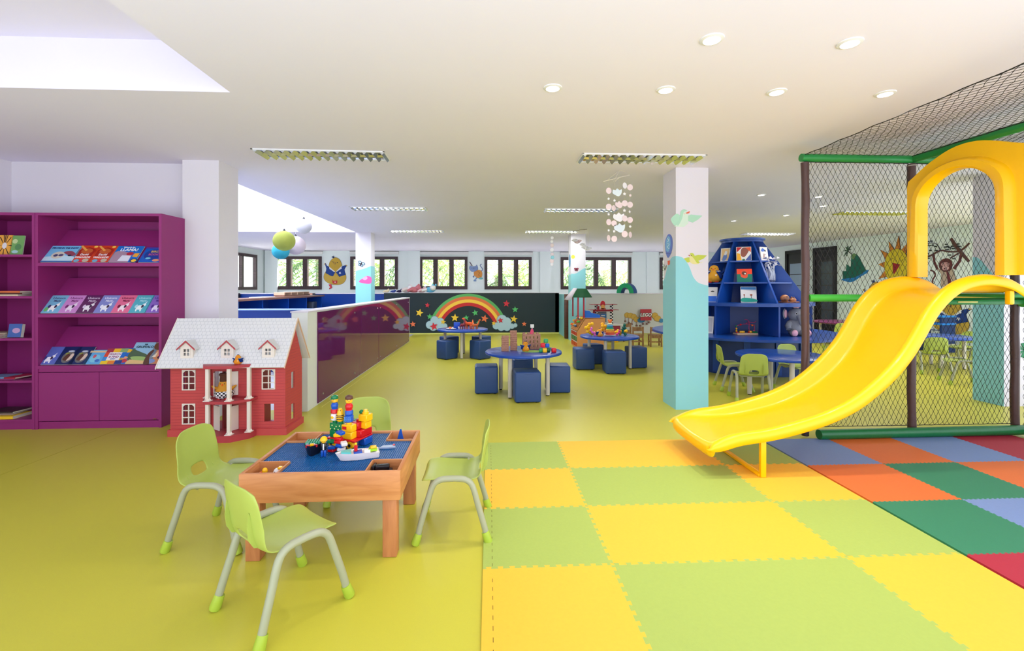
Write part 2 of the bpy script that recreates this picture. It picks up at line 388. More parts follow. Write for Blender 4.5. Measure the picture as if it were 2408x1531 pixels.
# ------------------------------------------------------------------ floor mats
def edge(p, q, jag, sg, TOOTH=.0298):
    """points from p towards q (q excluded); dovetail teeth of a shared seam. sg flips which side"""
    if not jag: return [p]
    (x0, y0), (x1, y1) = p, q; L = math.hypot(x1-x0, y1-y0); ux, uy = (x1-x0)/L, (y1-y0)/L; nx, ny = -uy*sg, ux*sg
    k = int(round(L/TOOTH/2)); st = L/k; out = [p]; d = jag
    for i in range(k):
        a = i*st
        for (t, h) in [(.22, 0), (.16, d), (.64, d), (.58, 0)]:
            out.append((x0+ux*(a+st*(t+.1))+nx*h, y0+uy*(a+st*(t+.1))+ny*h))
    return out
def tile(name, label, x0, x1, y0, y1, m, je, group, th=.013, d=.017, tt=.0298, slits=None):
    # je: jag for bottom, right, top, left (True/False). seam displaced to +y / +x always
    b = edge((x0, y0), (x1, y0), d*je[0], 1, tt)
    r = edge((x1, y0), (x1, y1), d*je[1], -1, tt)
    t = edge((x0, y1), (x1, y1), d*je[2], 1, tt)+[(x1, y1)]
    l = edge((x0, y0), (x0, y1), d*je[3], -1, tt)+[(x0, y1)]
    pts = b+r+t[::-1]+l[::-1][:-1]
    res = []
    for p in pts:
        if not res or math.hypot(p[0]-res[-1][0], p[1]-res[-1][1]) > 1e-5: res.append(p)
    g = .0005
    mb = MB(); mb.prism(res, .001, th, m)
    if slits:
        k = int((y1-y0)/.06)
        for q in range(k): mb.box(x0+.045, y0+.02+q*.06, th-.001, x0+.0475, y0+.045+q*.06, th+.0003, SLIT)
    return tag(mb.build(name), label, 'floor mat', group)
SLIT = mat('dark_seam_gap', (96, 84, 30), .9)
def foam(n, c): return mat(n, c, .62, spec=.35, var=.05, scale=60, bump=.12, bscale=420)
MG = foam('lime_foam', (162, 180, 84)); MY = foam('yellow_foam', (240, 184, 54)); MBL = foam('powder_blue_foam', (116, 138, 182))
MO = foam('orange_foam', (214, 108, 46)); MGR = foam('green_foam', (50, 124, 88)); MRD = foam('red_foam', (168, 36, 56))
XS = [-.03, .602, 1.206, 1.81, 2.43]; YS = [4.02, 3.42, 2.822, 2.222, 1.622]
rows = ['gyyg', 'yggy', 'gyyg', 'yggy']
rn = ['far row', 'second row', 'third row', 'nearest row']
cn = ['beside the vinyl floor', 'second from the vinyl floor', 'third from the vinyl floor', 'beside the multicoloured tiles']
for j in range(4):
    for i in range(4):
        k = rows[j][i]
        tile('foam_tile', '%s foam floor tile, %s, %s' % ('lime green' if k == 'g' else 'yellow', rn[j], cn[i]),
             XS[i], XS[i+1], YS[j+1], YS[j], MG if k == 'g' else MY, (j < 3, i < 3, j > 0, i > 0), 'lime and yellow foam tiles', slits=i == 0)
XR = [2.45, 3.052, 3.648, 4.243, 4.84]; YR = [3.985, 3.385, 2.79, 2.215, 1.62]
rows2 = [[(MBL, 'powder blue'), (MO, 'orange'), (MBL, 'powder blue'), (MRD, 'red')], [(MO, 'orange'), (MGR, 'dark green'), (MO, 'orange'), (MGR, 'dark green')],
         [(MGR, 'dark green'), (MBL, 'powder blue'), None, None], [(MRD, 'red'), None, None, None]]
rn2 = ['along the green tube', 'second row from green tube', 'third row from green tube', 'nearest row']
cn2 = ['touching the yellow and lime tiles', 'second from the lime tiles', 'third from the lime tiles', 'below the corner post']
for j in range(4):
    for i in range(4):
        if rows2[j][i]:
            m, nm = rows2[j][i]
            tile('foam_tile', '%s foam floor tile, %s, %s' % (nm, rn2[j], cn2[i]), XR[i], XR[i+1], YR[j+1], YR[j], m, (j < 3, i < 3, j > 0, i > 0), 'multicoloured foam tiles', d=.009, tt=.017)
# ------------------------------------------------------------------ child chair
CHG = mat('lime_plastic', (168, 184, 84), .38, var=.03, scale=6, spec=.4)
TUBE = mat('grey_green_tube', (160, 163, 132), .32, spec=.6)
CAP = mat('bright_lime_rubber', (164, 188, 56), .45)
def make_chair(label, loc, rz, group):
    t = thing('child_chair', label, 'chair', loc, rz, group)
    # profile (y,z) back top -> seat front ; half width
    prof = [(-.203, .596, .128), (-.198, .55, .146), (-.19, .5, .153), (-.18, .44, .158), (-.168, .385, .162), (-.145, .338, .163), (-.1, .318, .163), (-.04, .316, .164), (.03, .32, .165), (.1, .325, .164), (.14, .322, .161), (.158, .318, .153), (.168, .310, .138), (.172, .302, .12)]
    P = smooth(prof, 4, False)
    def S(u, v):
        k = v*(len(P)-1); i = min(int(k), len(P)-2); q = k-i
        y, z, w = [P[i][d]*(1-q)+P[i+1][d]*q for d in range(3)]
        s = 2*u-1; back = max(0, min(1, (z-.33)/.1))
        e = abs(s)**3
        top = max(0, (.10-v)/.10); 
        return (s*w, y+back*.022*e, z-(.026*max(0, abs(s)-.45)**2*3 if v < .1 else 0)*top+(1-back)*.012*e)
    # hand hole: ring of quads between an ellipse and its square surround
    nu, nv = 14, 44
    hu0, hu1, hv0, hv1 = 4/14, 10/14, 12/44, 18/44
    inhole = lambda u, v: hu0 < u < hu1 and hv0 < v < hv1
    m = MB(); m.grid(S, nu, nv, CHG, keep=lambda u, v: not inhole(u, v))
    per = [(4+i, 12) for i in range(6)]+[(10, 12+i) for i in range(6)]+[(10-i, 18) for i in range(6)]+[(4, 18-i) for i in range(6)]
    o = [(a/14, b/44) for a, b in per]; cu, cv = .5, 15/44
    e = []
    for (a, b) in o:
        dx, dy = (a-cu)/(3/14), (b-cv)/(3/44); an = math.atan2(dy, dx); 
        e.append((cu+math.copysign(abs(cos(an))**.7, cos(an))*2.35/14, cv+math.copysign(abs(sin(an))**.7, sin(an))*2.0/44))
    vs = [S(*q) for q in o]+[S(*q) for q in e]; n = len(o)
    m.add(vs, [(i, (i+1) % n, n+(i+1) % n, n+i) for i in range(n)], CHG)
    bmv = m.mesh('seat_shell')
    bm = bmesh.new(); bm.from_mesh(bmv); bmesh.ops.remove_doubles(bm, verts=bm.verts, dist=.0006); bmesh.ops.recalc_face_normals(bm, faces=bm.faces); bm.to_mesh(bmv); bm.free()
    bmv.set_sharp_from_angle(angle=R(50))
    o_ = bpy.data.objects.new('seat_shell', bmv); COL.objects.link(o_); o_.parent = t; mods(o_, .007, 1, 0)
    # moulded ribs on the rear of the back
    for sx in (-1, 1):
        rb = MB(); rb.prism([(-.03, -.056), (-.004, -.02), (.006, .03), (.016, .09), (.02, .1), (.026, .04), (.02, -.01), (.0, -.045)], -.003, .003, CHG, TR(sx*.098, -.17, .4) @ RZ(180) @ RY(0) @ Matrix(((0, 0, 1, 0), (1, 0, 0, 0), (0, 1, 0, 0), (0, 0, 0, 1)))); rb.build('back_rib', t)
    for sx, nm in ((-1, 'l'), (1, 'r')):
        x = sx
        pts = [(x*.192, -.185, .05), (x*.188, -.165, .12), (x*.18, -.135, .22), (x*.176, -.118, .28), (x*.174, -.1, .318), (x*.173, -.07, .338), (x*.172, -.03, .343), (x*.172, .03, .343), (x*.173, .07, .337), (x*.174, .1, .315), (x*.176, .118, .275), (x*.18, .135, .22), (x*.188, .165, .12), (x*.192, .182, .05)]
        m = MB(); m.tube(smooth(pts, 2, False), .0165, TUBE, 12); m.build('leg_frame', t)
        for fy in (-1, 1):
            a = Vector((x*.1965, fy*.198, .004)); b = Vector((x*.189, fy*.17, .085))
            m = MB(); m.tube([a, a+(b-a)*.12, b*.62+a*.38, b*.7+a*.3], [.021, .0235, .021, .02], CAP, 12); m.build('foot_cap', t)
    m = MB()
    for y in (-.075, .075): m.cyl((-.172, y, .332), (-.12, y, .308), .009, TUBE, 8); m.cyl((.172, y, .332), (.12, y, .308), .009, TUBE, 8); m.cyl((-.125, y, .306), (.125, y, .306), .009, TUBE, 8)
    m.build('crossbar', t)
    return t
G1 = 'lime chairs round the building-brick table'
chair = make_chair('lime plastic child chair nearest the viewer, seen from behind, in front of the brick table', (-.9, 2.045, 0), -39, G1)
dup(chair, 'lime plastic child chair at the end of the brick table nearest the doll house', (-1.48, 2.645, 0), -95, G1)
dup(chair, 'lime plastic child chair between the brick table and the yellow foam mats', (-.2, 2.665, 0), 90, G1)
dup(chair, 'lime plastic child chair behind the brick table, only its back showing', (-.845, 3.13, 0), 186, G1)
G2 = 'lime chairs at the blue tables near the volcano shelf'
dup(chair, 'lime child chair with its back to the viewer at blue table beside the slide', (3.19, 5.42, 0), -15, G2)
dup(chair, 'lime child chair seen from the side, between the painted column and the round blue table', (3.32, 6.04, 0), -104, G2)
dup(chair, 'lime child chair at the blue table beside slide, partly hidden by brown netting post', (4.12, 5.9, 0), 188, G2)
dup(chair, 'lime child chair tucked under the curved blue counter behind the slide', (4.9, 6.45, 0), 5, G2, (1, 1, .93))
G3 = 'lime chairs seen through the netting'
dup(chair, 'lime child chair seen from behind through netting, before the far blue table', (7.1, 6.98, 0), -22, G3)
dup(chair, 'lime child chair half hidden behind the turquoise column beyond the netting', (6.78, 6.2, 0), 62, G3)
dup(chair, 'lime child chair on the right side of the far blue table beyond the netting', (8.35, 7.6, 0), 100, G3)
dup(chair, 'lime child chair in front of the plum table by the dark doors', (7.75, 9.75, 0), -10, G3)
dup(chair, 'lime child chair at the near end of the plum table by the dark doors', (8.35, 9.3, 0), 40, G3)
# ------------------------------------------------------------------ building-brick play table
PINE = wood('honey_pine', (216, 150, 92), (186, 116, 62), .45, 2.5, (1.2, 9, 9)); PINE2 = wood('honey_pine_upright', (206, 138, 84), (172, 104, 60), .5, 2.5, (9, 9, 1.2)); PINEY = wood('honey_pine_depth', (212, 146, 88), (178, 110, 60), .45, 2.5, (9, 1.2, 9))
TX, TY = -.852, 2.678; t = thing('brick_play_table', 'square pine play table with blue studded top and four corner bins', 'play table', (TX, TY, 0))
hx, hy = .4, .335; zt = .45
for (a, b, c2, d, mm, nm) in [(-hx, -hy, hx, -hy+.02, PINE, 'side_rail'), (-hx, hy-.02, hx, hy, PINE, 'side_rail'), (-hx, -hy+.02, -hx+.02, hy-.02, PINEY, 'end_rail'), (hx-.02, -hy+.02, hx, hy-.02, PINEY, 'end_rail')]:
    m = MB(); m.rbox(a, b, .302, c2, d, zt, mm, .003); m.build(nm, t)
for sx in (-1, 1):
    for sy in (-1, 1):
        m = MB(); x = sx*(hx-.058); y = sy*(hy-.052); m.rbox(x-.036, y-.032, 0.001, x+.036, y+.032, .345, PINE2, .003); m.build('leg', t)
bx, by = .235, .165     # corner bins
m = MB(); m.box(-hx+.02, -hy+.02, .345, hx-.02, hy-.02, .353, PINE); m.build('bin_floor', t)
for sx in (-1, 1):
    for sy in (-1, 1):
        m = MB()
        xi = sx*(hx-.02-.155); yi = sy*(hy-.02-.148)
        m.box(min(xi, xi-sx*.008), min(yi, sy*(hy-.02)), .353, max(xi, xi-sx*.008), max(yi, sy*(hy-.02)), zt-.002, PINEY)
        m.box(min(xi, sx*(hx-.02)), min(yi, yi-sy*.008), .353, max(xi, sx*(hx-.02)), max(yi, yi-sy*.008), zt-.002, PINE)
        m.build('bin_wall', t)
STUD = mat('blue_studded_plate', (14, 88, 146), .36, spec=.5)
m = MB(); cx_ = hx-.02-.155-.008; cy_ = hy-.02-.148-.008; zz = .436
m.box(-cx_, -hy+.02, .353, cx_, hy-.02, zz, STUD); m.box(-hx+.02, -cy_, .353, -cx_, cy_, zz, STUD); m.box(cx_, -cy_, .353, hx-.02, cy_, zz, STUD)
q = [(cos(pi*i/3)*.0036, sin(pi*i/3)*.0036) for i in range(6)]; vs = []; fs = []
st = .0118; nx = int((2*hx-.04)/st); ny = int((2*hy-.04)/st)
for i in range(nx):
    for j in range(ny):
        x = -hx+.02+st*(i+.5); y = -hy+.02+st*(j+.5)
        if abs(x) > cx_-.005 and abs(y) > cy_-.005: continue
        b = len(vs); vs += [(x+a, y+c_, zz) for a, c_ in q]+[(x+a, y+c_, zz+.0032) for a, c_ in q]
        fs += [(b+k, b+(k+1) % 6, b+6+(k+1) % 6, b+6+k) for k in range(6)]+[tuple(b+6+k for k in range(6))]
m.add(vs, fs, STUD); m.build('studded_top', t)
# ---- toys on it
RED = paint((206, 22, 30), .22, 'toy'); YEL = paint((252, 190, 20), .22, 'toy'); GRN = paint((10, 120, 66), .22, 'toy'); BLU = paint((24, 84, 180), .22, 'toy'); WHT = paint((236, 232, 226), .25, 'toy'); BLK = paint((22, 24, 30), .25, 'toy'); ORA = paint((240, 116, 40), .3, 'toy'); LBL = paint((110, 176, 220), .3, 'toy'); SKIN = paint((250, 190, 40), .3, 'toy'); GRY = paint((150, 160, 170), .4, 'toy'); PNK = paint((232, 110, 170), .3, 'toy'); PUR = paint((110, 60, 160), .3, 'toy'); BRN = paint((92, 54, 36), .4, 'toy'); TEA = paint((90, 190, 180), .3, 'toy'); LIM = paint((160, 210, 40), .3, 'toy')
ZT = zz+.0034
def brick(m, x, y, z, w, d, h, c, studs=True):
    m.rbox(x-w/2, y-d/2, z, x+w/2, y+d/2, z+h, c, .003, 1)
def block(parent, x, y, z, w, d, h, c, nm='toy_brick', nst=0):
    m = MB(); brick(m, x, y, z, w, d, h, c)
    for i in range(nst): m.cyl((x-w/2+w*(i+.5)/nst, y, z+h), (x-w/2+w*(i+.5)/nst, y, z+h+.01), min(w/nst, d)*.32, c, 12)
    return m.build(nm, parent)
cart = thing('brick_cart', 'red wheeled toy cart stacked with green, blue, yellow and red building bricks', 'toy cart', (-.84, 2.80, ZT), -24); cart.scale = (1.22, 1.22, 1.22)
m = MB(); m.rbox(-.085, -.068, .034, .085, .068, .044, RED, .004); m.build('cart_base', cart)
for x in (-.055, .055):
    for y in (-.06, .06):
        m = MB(); m.cyl((x, y-.009, .019), (x, y+.009, .019), .019, YEL, 18); m.cyl((x, y-.011, .019), (x, y+.011, .019), .008, BLK, 12); m.build('wheel', cart)
block(cart, .07, .03, .0, .04, .06, .034, BLU)
W = .038
block(cart, -.055, -.042, .044, .036, .04, .034, GRN); block(cart, -.019, -.042, .044, .034, .04, .034, BLU); block(cart, .03, -.042, .044, .06, .04, .034, YEL)
block(cart, -.037, -.042, .079, .072, .04, .034, GRN, nst=2); b = block(cart, .03, -.042, .079, .06, .04, .034, YEL, nst=1)
m = MB(); m.box(-.012, -.0015, -.007, .012, 0, .007, RED); m.build('brick_print', b, (.02, -.0625, .098))
m = MB()
for (x, z) in [(-.065, .085), (-.055, .103), (-.04, .088), (-.03, .1), (-.018, .086), (-.01, .104)]: m.cyl((x, -.0625, z), (x, -.0632, z), .0035, paint((220, 226, 150)), 8)
m.build('brick_dots', cart)
block(cart, .05, .02, .044, .07, .085, .034, RED); block(cart, .04, .02, .079, .045, .075, .034, RED, nst=1)
block(cart, .075, .03, .079, .03, .045, .034, YEL); block(cart, .07, .03, .114, .05, .05, .034, YEL, nst=1); block(cart, -.03, .02, .044, .08, .08, .034, BLU); block(cart, -.03, .02, .079, .07, .07, .03, GRN)
m = MB(); m.cyl((.07, .03, .148), (.07, .03, .17), .014, YEL, 14, r2=.009); m.build('toy_brick', cart)
def toyman(name, label, x, y, z, body, legs, hat, rz=0, s=1., cap=False):
    # stacked on the cart: own thing
    t = thing(name, label, 'toy figure', (x, y, z), rz); t.scale = (s, s, s)
    m = MB(); m.lathe([(.0135, 0), (.0165, .003), (.0165, .014), (.013, .022), (.0155, .03), (.016, .038), (.0125, .046), (.008, .05)], body, 20); m.build('body', t)
    if legs is not body:
        m = MB(); m.lathe([(.0137, 0), (.0169, .003), (.0169, .016), (.0145, .02)], legs, 20); m.build('trousers', t)
    m = MB(); m.lathe([(.007, .048), (.013, .053), (.0145, .063), (.0125, .072), (.006, .077)], SKIN, 20)
    for sx in (-1, 1): m.ball((sx*.005, -.0138, .065), .0016, BLK, 8)
    m.tube([(-.004, -.0143, .059), (0, -.015, .058), (.004, -.0143, .059)], .0008, RED, 6); m.build('head', t)
    m = MB(); m.lathe([(.0155, .066), (.0165, .07), (.014, .079), (.006, .083), (.001, .084)], hat, 20)
    if cap: m.cyl((0, -.012, .068), (0, -.012, .070), .014, hat, 16)
    m.build('cap' if cap else 'hair', t)
    return t
def onc(lx, ly, lz):    # cart-local -> world
    a = R(-24); lx *= 1.22; ly *= 1.22; return (-.84+lx*cos(a)-ly*sin(a), 2.80+lx*sin(a)+ly*cos(a), ZT+lz*1.22)
p_ = onc(-.058, -.042, .123)
t = thing('toy_brick', 'white round toy block with yellow duck print under the green-capped figure', 'toy block', p_, -24); t.scale = (1.25, 1.25, 1.25)
m = MB(); m.lathe([(.014, 0), (.017, .004), (.017, .028), (.014, .032)], WHT, 18); m.build('block_body', t)
m = MB(); m.ball((0, -.0165, .016), (.008, .0012, .007), YEL, 10); m.build('duck_print', t)
toyman('toy_figure', 'toy figure with green cap and blue and red body atop the brick cart', p_[0], p_[1], p_[2]+.0405, BLU, RED, GRN, -20, 1.32, True)
p_ = onc(.03, -.042, .123)
t = thing('toy_brick', 'blue round toy block with pale zigzag print under the brown-haired figure', 'toy block', p_, -24); t.scale = (1.25, 1.25, 1.25)
m = MB(); m.lathe([(.016, 0), (.021, .004), (.021, .03), (.016, .034)], BLU, 20); m.build('block_body', t)
m = MB()
for k in range(3):
    m.tube([(.0213*cos(a), .0213*sin(a), .01+k*.007+(.0025 if i % 2 else -.0025)) for i, a in enumerate([R(-150+i*10) for i in range(13)])], .0009, LBL, 5)
m.build('zigzag_print', t)
toyman('toy_figure', 'brown-haired toy figure in red top standing on blue zigzag block on the cart', p_[0], p_[1], p_[2]+.0425, RED, BLU, BRN, 15, 1.4)
p_ = onc(-.02, -.046, .123)
t = thing('toy_bee', 'small yellow and black striped toy bee between the two figures on the cart', 'toy bee', p_, 0); t.scale = (1.3, 1.3, 1.3)
m = MB(); m.lathe([(.012, 0), (.0165, .006), (.017, .018), (.0155, .03), (.013, .04), (.012, .05), (.007, .058), (.001, .06)], YEL, 20)
m.build('bee_body', t); m = MB()
for z in (.01, .018, .026): m.lathe([(.0172, z), (.0175, z+.001), (.0172, z+.003)], BLK, 20)
m.build('stripe', t); m = MB(); m.ball((.004, -.01, .05), .0022, BLK, 8); m.ball((-.006, -.009, .05), .0022, BLK, 8); m.build('eye', t)
p_ = onc(.045, .03, .115)
t = thing('toy_figure', 'small dark green toy peg behind the brown-haired figure on the cart', 'toy figure', p_); m = MB(); m.lathe([(.012, 0), (.014, .004), (.012, .03), (.009, .036)], GRN, 16); m.build('body', t); m = MB(); m.ball((0, 0, .048), .0135, GRN, 14); m.build('head', t)
# white speedboat
def hull(m, L, Wd, Hh, c, zb=0, n=14, sh=.35):
    out = []
    for i in range(n+1):
        u = i/n; x = -L/2+L*u
        w = Wd/2*(min(1, (u/.42))**.6 if u < .42 else 1.)
        out.append((x, w))
    top = [(x, -w) for x, w in out]+[(x, w) for x, w in out[::-1]]
    vs = [(x, y, Hh+(.012*(1-(x+L/2)/L))) for x, y in top]+[(x*.86+L*.05, y*.72, zb) for x, y in top]; k = len(top)
    m.add(vs, [(i, (i+1) % k, k+(i+1) % k, k+i) for i in range(k)]+[tuple(range(k, 2*k))], c)
    ins = [(x*.95+.002, y*.86, Hh-.004+(.01*(1-(x+L/2)/L))) for x, y in top]
    vs2 = [vs[i] for i in range(k)]+ins; m.add(vs2, [(i, (i+1) % k, k+(i+1) % k, k+i) for i in range(k)], c)
    m.add(ins, [tuple(range(k))], c)
boat = thing('toy_boat', 'white toy speedboat with teal windscreen on the blue studded top', 'toy boat', (-.728, 2.56, ZT), 19); boat.scale = (1.13, 1.2, 1.0)
m = MB(); hull(m, .205, .07, .033, mat('white_toy_plastic', (236, 226, 222), .3)); m.build('hull', boat)
m = MB(); m.prism([(-.075, -.012), (-.03, -.026), (-.026, .026), (-.075, .012)], .038, .048, paint((96, 196, 190), .15, 'toy')); m.build('windscreen', boat)
m = MB(); m.rbox(-.018, -.02, .03, .022, .02, .04, BLU, .002); m.rbox(.03, -.022, .03, .06, .0, .05, WHT, .002); m.rbox(.045, .004, .03, .07, .024, .046, BLU, .002); m.build('deck', boat)
m = MB(); m.prism([(.05, -.022), (.092, -.02), (.088, .016), (.055, .012)], .036, .05, LIM); m.rbox(.06, -.02, .05, .09, .012, .058, YEL, .003); m.rbox(.04, -.02, .036, .05, -.005, .044, RED, .002); m.build('engine_cover', boat)
t = thing('toy_figure', 'tiny red toy driver standing on the white speedboat', 'toy figure', (-.735, 2.555, ZT+.04), 10); t.scale = (1.3, 1.3, 1.3)
m = MB(); m.rbox(-.007, -.005, 0, .007, .005, .026, RED, .002, 1); m.build('body', t); m = MB(); m.ball((0, 0, .032), .006, YEL, 10); m.build('head', t)
t = thing('toy_plane_wing', 'flat pale grey toy wing behind the white speedboat', 'toy part', (-.6, 2.71, ZT), 14)
m = MB(); m.prism([(-.045, 0), (-.02, .032), (.04, .028), (.05, -.012), (.0, -.01)], 0, .008, paint((150, 168, 196), .35, 'toy')); m.build('wing', t); m = MB(); m.rbox(.034, .012, .008, .048, .026, .013, RED, .002, 1); m.build('wing_tip', t)
# black barge
boat = thing('toy_boat', 'black toy barge loaded with green and red pieces, left side of the studded top', 'toy boat', (-1.003, 2.66, ZT), 98); boat.scale = (1.2, 1.3, 1.3)
m = MB(); hull(m, .13, .075, .036, paint((16, 22, 40), .3, 'toy')); m.build('hull', boat)
for i in range(6):
    m = MB(); m.rbox(-.01, -.026+i*.0105, .036, .05, -.018+i*.0105, .048, paint((60, 160, 120), .35, 'toy'), .002, 1); m.build('cargo_rod', boat)
m = MB(); m.rbox(-.045, -.024, .036, -.03, -.008, .046, RED, .002, 1); m.rbox(-.045, .008, .036, -.03, .024, .046, RED, .002, 1); m.rbox(-.04, -.008, .036, -.028, .008, .05, YEL, .002, 1); m.rbox(-.024, -.01, .036, -.014, .012, .046, WHT, .002, 1); m.rbox(-.02, .018, .036, .03, .03, .045, GRY, .002, 1); m.build('cargo', boat)
t = thing('toy_figure', 'toy worker with yellow helmet and blue boots beside the black barge', 'toy figure', (-.925, 2.6, ZT), 10); t.scale = (1.2, 1.2, 1.2)
m = MB(); m.rbox(-.012, -.009, .03, .012, .009, .062, BLK, .004); m.rbox(-.003, -.0095, .032, .003, -.0088, .06, WHT, .001, 1); m.build('jacket', t)
m = MB(); m.rbox(-.012, -.01, .0, -.001, .009, .03, BLU, .003); m.rbox(.001, -.012, .0, .012, .009, .03, BLU, .003); m.build('boots', t)
m = MB(); m.ball((0, -.001, .073), (.012, .012, .012), SKIN, 12); m.ball((-.004, -.0125, .073), .0015, BLK, 6); m.ball((.004, -.0125, .073), .0015, BLK, 6); m.build('head', t)
m = MB(); m.lathe([(.0165, .074), (.0165, .078), (.0145, .086), (.008, .092), (.001, .093)], YEL, 18); m.build('helmet', t)
t = thing('toy_robot', 'small jumbled toy robot of red, yellow, blue and white bricks leaning by the cart', 'toy robot', (-.862, 2.655, ZT), -30); t.scale = (1.5, 1.5, 1.5)
random.seed(3)
cols = [RED, YEL, BLU, WHT, YEL, BLU, RED, GRN, WHT, RED, YEL, BLU]
for i, (x, z) in enumerate([(-.03, .0), (.018, .0), (-.025, .012), (.02, .012), (-.012, .024), (.012, .024), (0, .036), (-.03, .034), (.032, .034), (0, .048), (-.006, .06), (.008, .07)]):
    m = MB(); m.rbox(-.014, -.011, 0, .014, .011, .0115, cols[i], .002, 1, TR(x, random.uniform(-.006, .006), z) @ RZ(random.uniform(-35, 35)) @ RY(random.uniform(-8, 8)))
    m.build('robot_brick', t)
t = thing('toy_duck', 'toy duck with yellow head standing in the near left table bin', 'toy duck', (-1.165, 2.46, .354), 30); t.scale = (1.1, 1.1, 1.3)
m = MB(); m.ball((0, 0, .022), (.026, .016, .02), BRN, 12); m.build('body', t); m = MB(); m.ball((-.012, 0, .052), .013, YEL, 12); m.cyl((-.024, 0, .05), (-.034, 0, .048), .004, ORA, 8, r2=.002); m.build('head', t); m = MB(); m.cyl((-.01, 0, .03), (-.012, 0, .05), .008, BLK, 8); m.build('neck', t)
t = thing('toy_figure', 'white toy snowman head with yellow cap in near left table bin', 'toy figure', (-1.11, 2.45, .354), 0); t.scale = (1.3, 1.3, 1.35)
m = MB(); m.ball((0, 0, .02), .02, WHT, 12); m.ball((.0, 0, .046), .016, WHT, 12); m.ball((-.005, -.014, .05), .002, BLK, 6); m.ball((.006, -.014, .05), .002, BLK, 6); m.build('body', t); m = MB(); m.rbox(.004, -.012, .058, .022, .006, .068, YEL, .003, 1); m.build('cap', t); m = MB(); m.rbox(.018, -.01, .03, .034, .008, .052, BLU, .003, 1); m.build('arm', t)
t = thing('toy_truck', 'black toy vehicle lying in the near right table bin', 'toy truck', (-.57, 2.46, .354), 8); t.scale = (1., 1., 1.25)
m = MB(); m.rbox(-.045, -.025, .008, .055, .025, .05, BLK, .008); m.rbox(-.035, -.02, .05, .04, .02, .07, BLK, .008); m.build('body', t); m = MB(); m.rbox(-.066, -.02, .012, -.045, .02, .04, GRY, .003); m.build('bumper', t)
for x in (-.03, .035):
    m = MB(); m.cyl((x, -.03, .013), (x, .03, .013), .013, paint((30, 30, 32), .6, 'toy'), 14); m.build('wheel', t)
t = thing('toy_block', 'upright black toy block at the left of near right table bin', 'toy block', (-.613, 2.465, .354), 0); m = MB(); m.rbox(-.008, -.03, 0, .008, .03, .085, BLK, .003); m.build('block_body', t)
t = thing('toy_sail', 'blue toy sail piece in the far right table bin', 'toy part', (-.56, 2.92, .354), 0); t.scale = (1.1, 1.1, 1.55)
m = MB(); m.prism([(-.035, 0), (.03, 0), (.004, .085), (-.004, .085)], -.004, .004, BLU, RX(90)); m.build('sail', t); m = MB(); m.rbox(-.04, -.01, 0, .04, .01, .008, BLU, .002); m.build('hull', t)
t = thing('toy_brick', 'small red toy brick beside blue sail in the far right table bin', 'toy block', (-.515, 2.93, .354), 20); m = MB(); m.rbox(-.02, -.01, 0, .02, .01, .03, RED, .003); m.build('brick_body', t)
# ------------------------------------------------------------------ plum bookcase
PL = mat('plum_laminate', (146, 42, 112), .42, var=.03, scale=3, spec=.45)
def bookcase(label, x0, x1, loc):
    return thing('bookcase', label, 'bookcase', loc)
FY = 4.655; BY = 5.1; BT = 2.11; th = .026
t = thing('bookcase', 'tall plum bookcase with three sloping display shelves and two cupboard doors', 'bookcase', (-3.81, FY, 0))
XL, XR_ = -.6, .585
m = MB(); m.box(XL, 0, 0, XL+th, BY-FY, BT, PL); m.build('side_panel', t)
m = MB(); m.prism([(XR_-th, 0), (XR_, 0), (XR_+.0, .0), (XR_, BY-FY), (XR_-th, BY-FY)], 0, BT, PL); m.build('side_panel', t)
m = MB(); m.box(XL+th, .0, BT-th, XR_-th, BY-FY, BT, PL); m.build('top_panel', t)
m = MB(); m.box(XL+th, BY-FY-.012, .07, XR_-th, BY-FY, BT-th, PL); m.build('back_panel', t)
for z in (1.59, 1.09, .585):
    m = MB(); m.box(XL+th, .0, z, XR_-th, .022, z+.032, PL)
    m.box(XL+th, .022, z, XR_-th, BY-FY-.012, z+.018, PL)
    m.prism([(.02, z+.012), (.03, z+.012), (.335, z+.39), (.325, z+.39)], XL+th, XR_-th, PL, Matrix(((0, 0, 1, 0), (1, 0, 0, 0), (0, 1, 0, 0), (0, 0, 0, 1))))
    m.box(XL+th, .325, z+.375, XR_-th, BY-FY-.01, z+.39, PL)
    m.build('sloping_shelf', t)
for a, b in ((XL+th+.002, -.008), (-.004, XR_-th-.002)):
    m = MB(); m.box(a, .004, .078, b, .022, .55, PL); m.build('cupboard_door', t)
m = MB(); m.box(XL+th, .012, 0, XR_-th, .03, .07, PL); m.build('plinth', t); m = MB(); m.box(XL+th, .008, .555, XR_-th, .03, .585, PL); m.build('cross_rail', t)
m = MB(); m.box(XR_-.08, .0, .083, XR_-.05, .003, .09, mat('brass_plate', (180, 150, 80), .3, 1.)); m.build('key_plate', t)
t = thing('bookcase', 'tall plum open bookcase with flat shelves at the left edge', 'bookcase', (-5.0, FY, 0))
for x in (-.125, .56): m = MB(); m.box(x, 0, 0, x+.026, BY-FY, BT, PL); m.build('side_panel', t)
m = MB(); m.box(-.1, 0, BT-th, .56, BY-FY, BT, PL); m.build('top_panel', t)
m = MB(); m.box(-.1, BY-FY-.012, .07, .56, BY-FY, BT-th, PL); m.build('back_panel', t)
for z in (1.68, 1.275, .865, .455, .075):
    m = MB(); m.box(-.1, 0.002, z, .56, BY-FY-.012, z+.022, PL); m.build('shelf', t)
m = MB(); m.box(-.1, .012, 0, .56, .03, .075, PL); m.build('plinth', t)
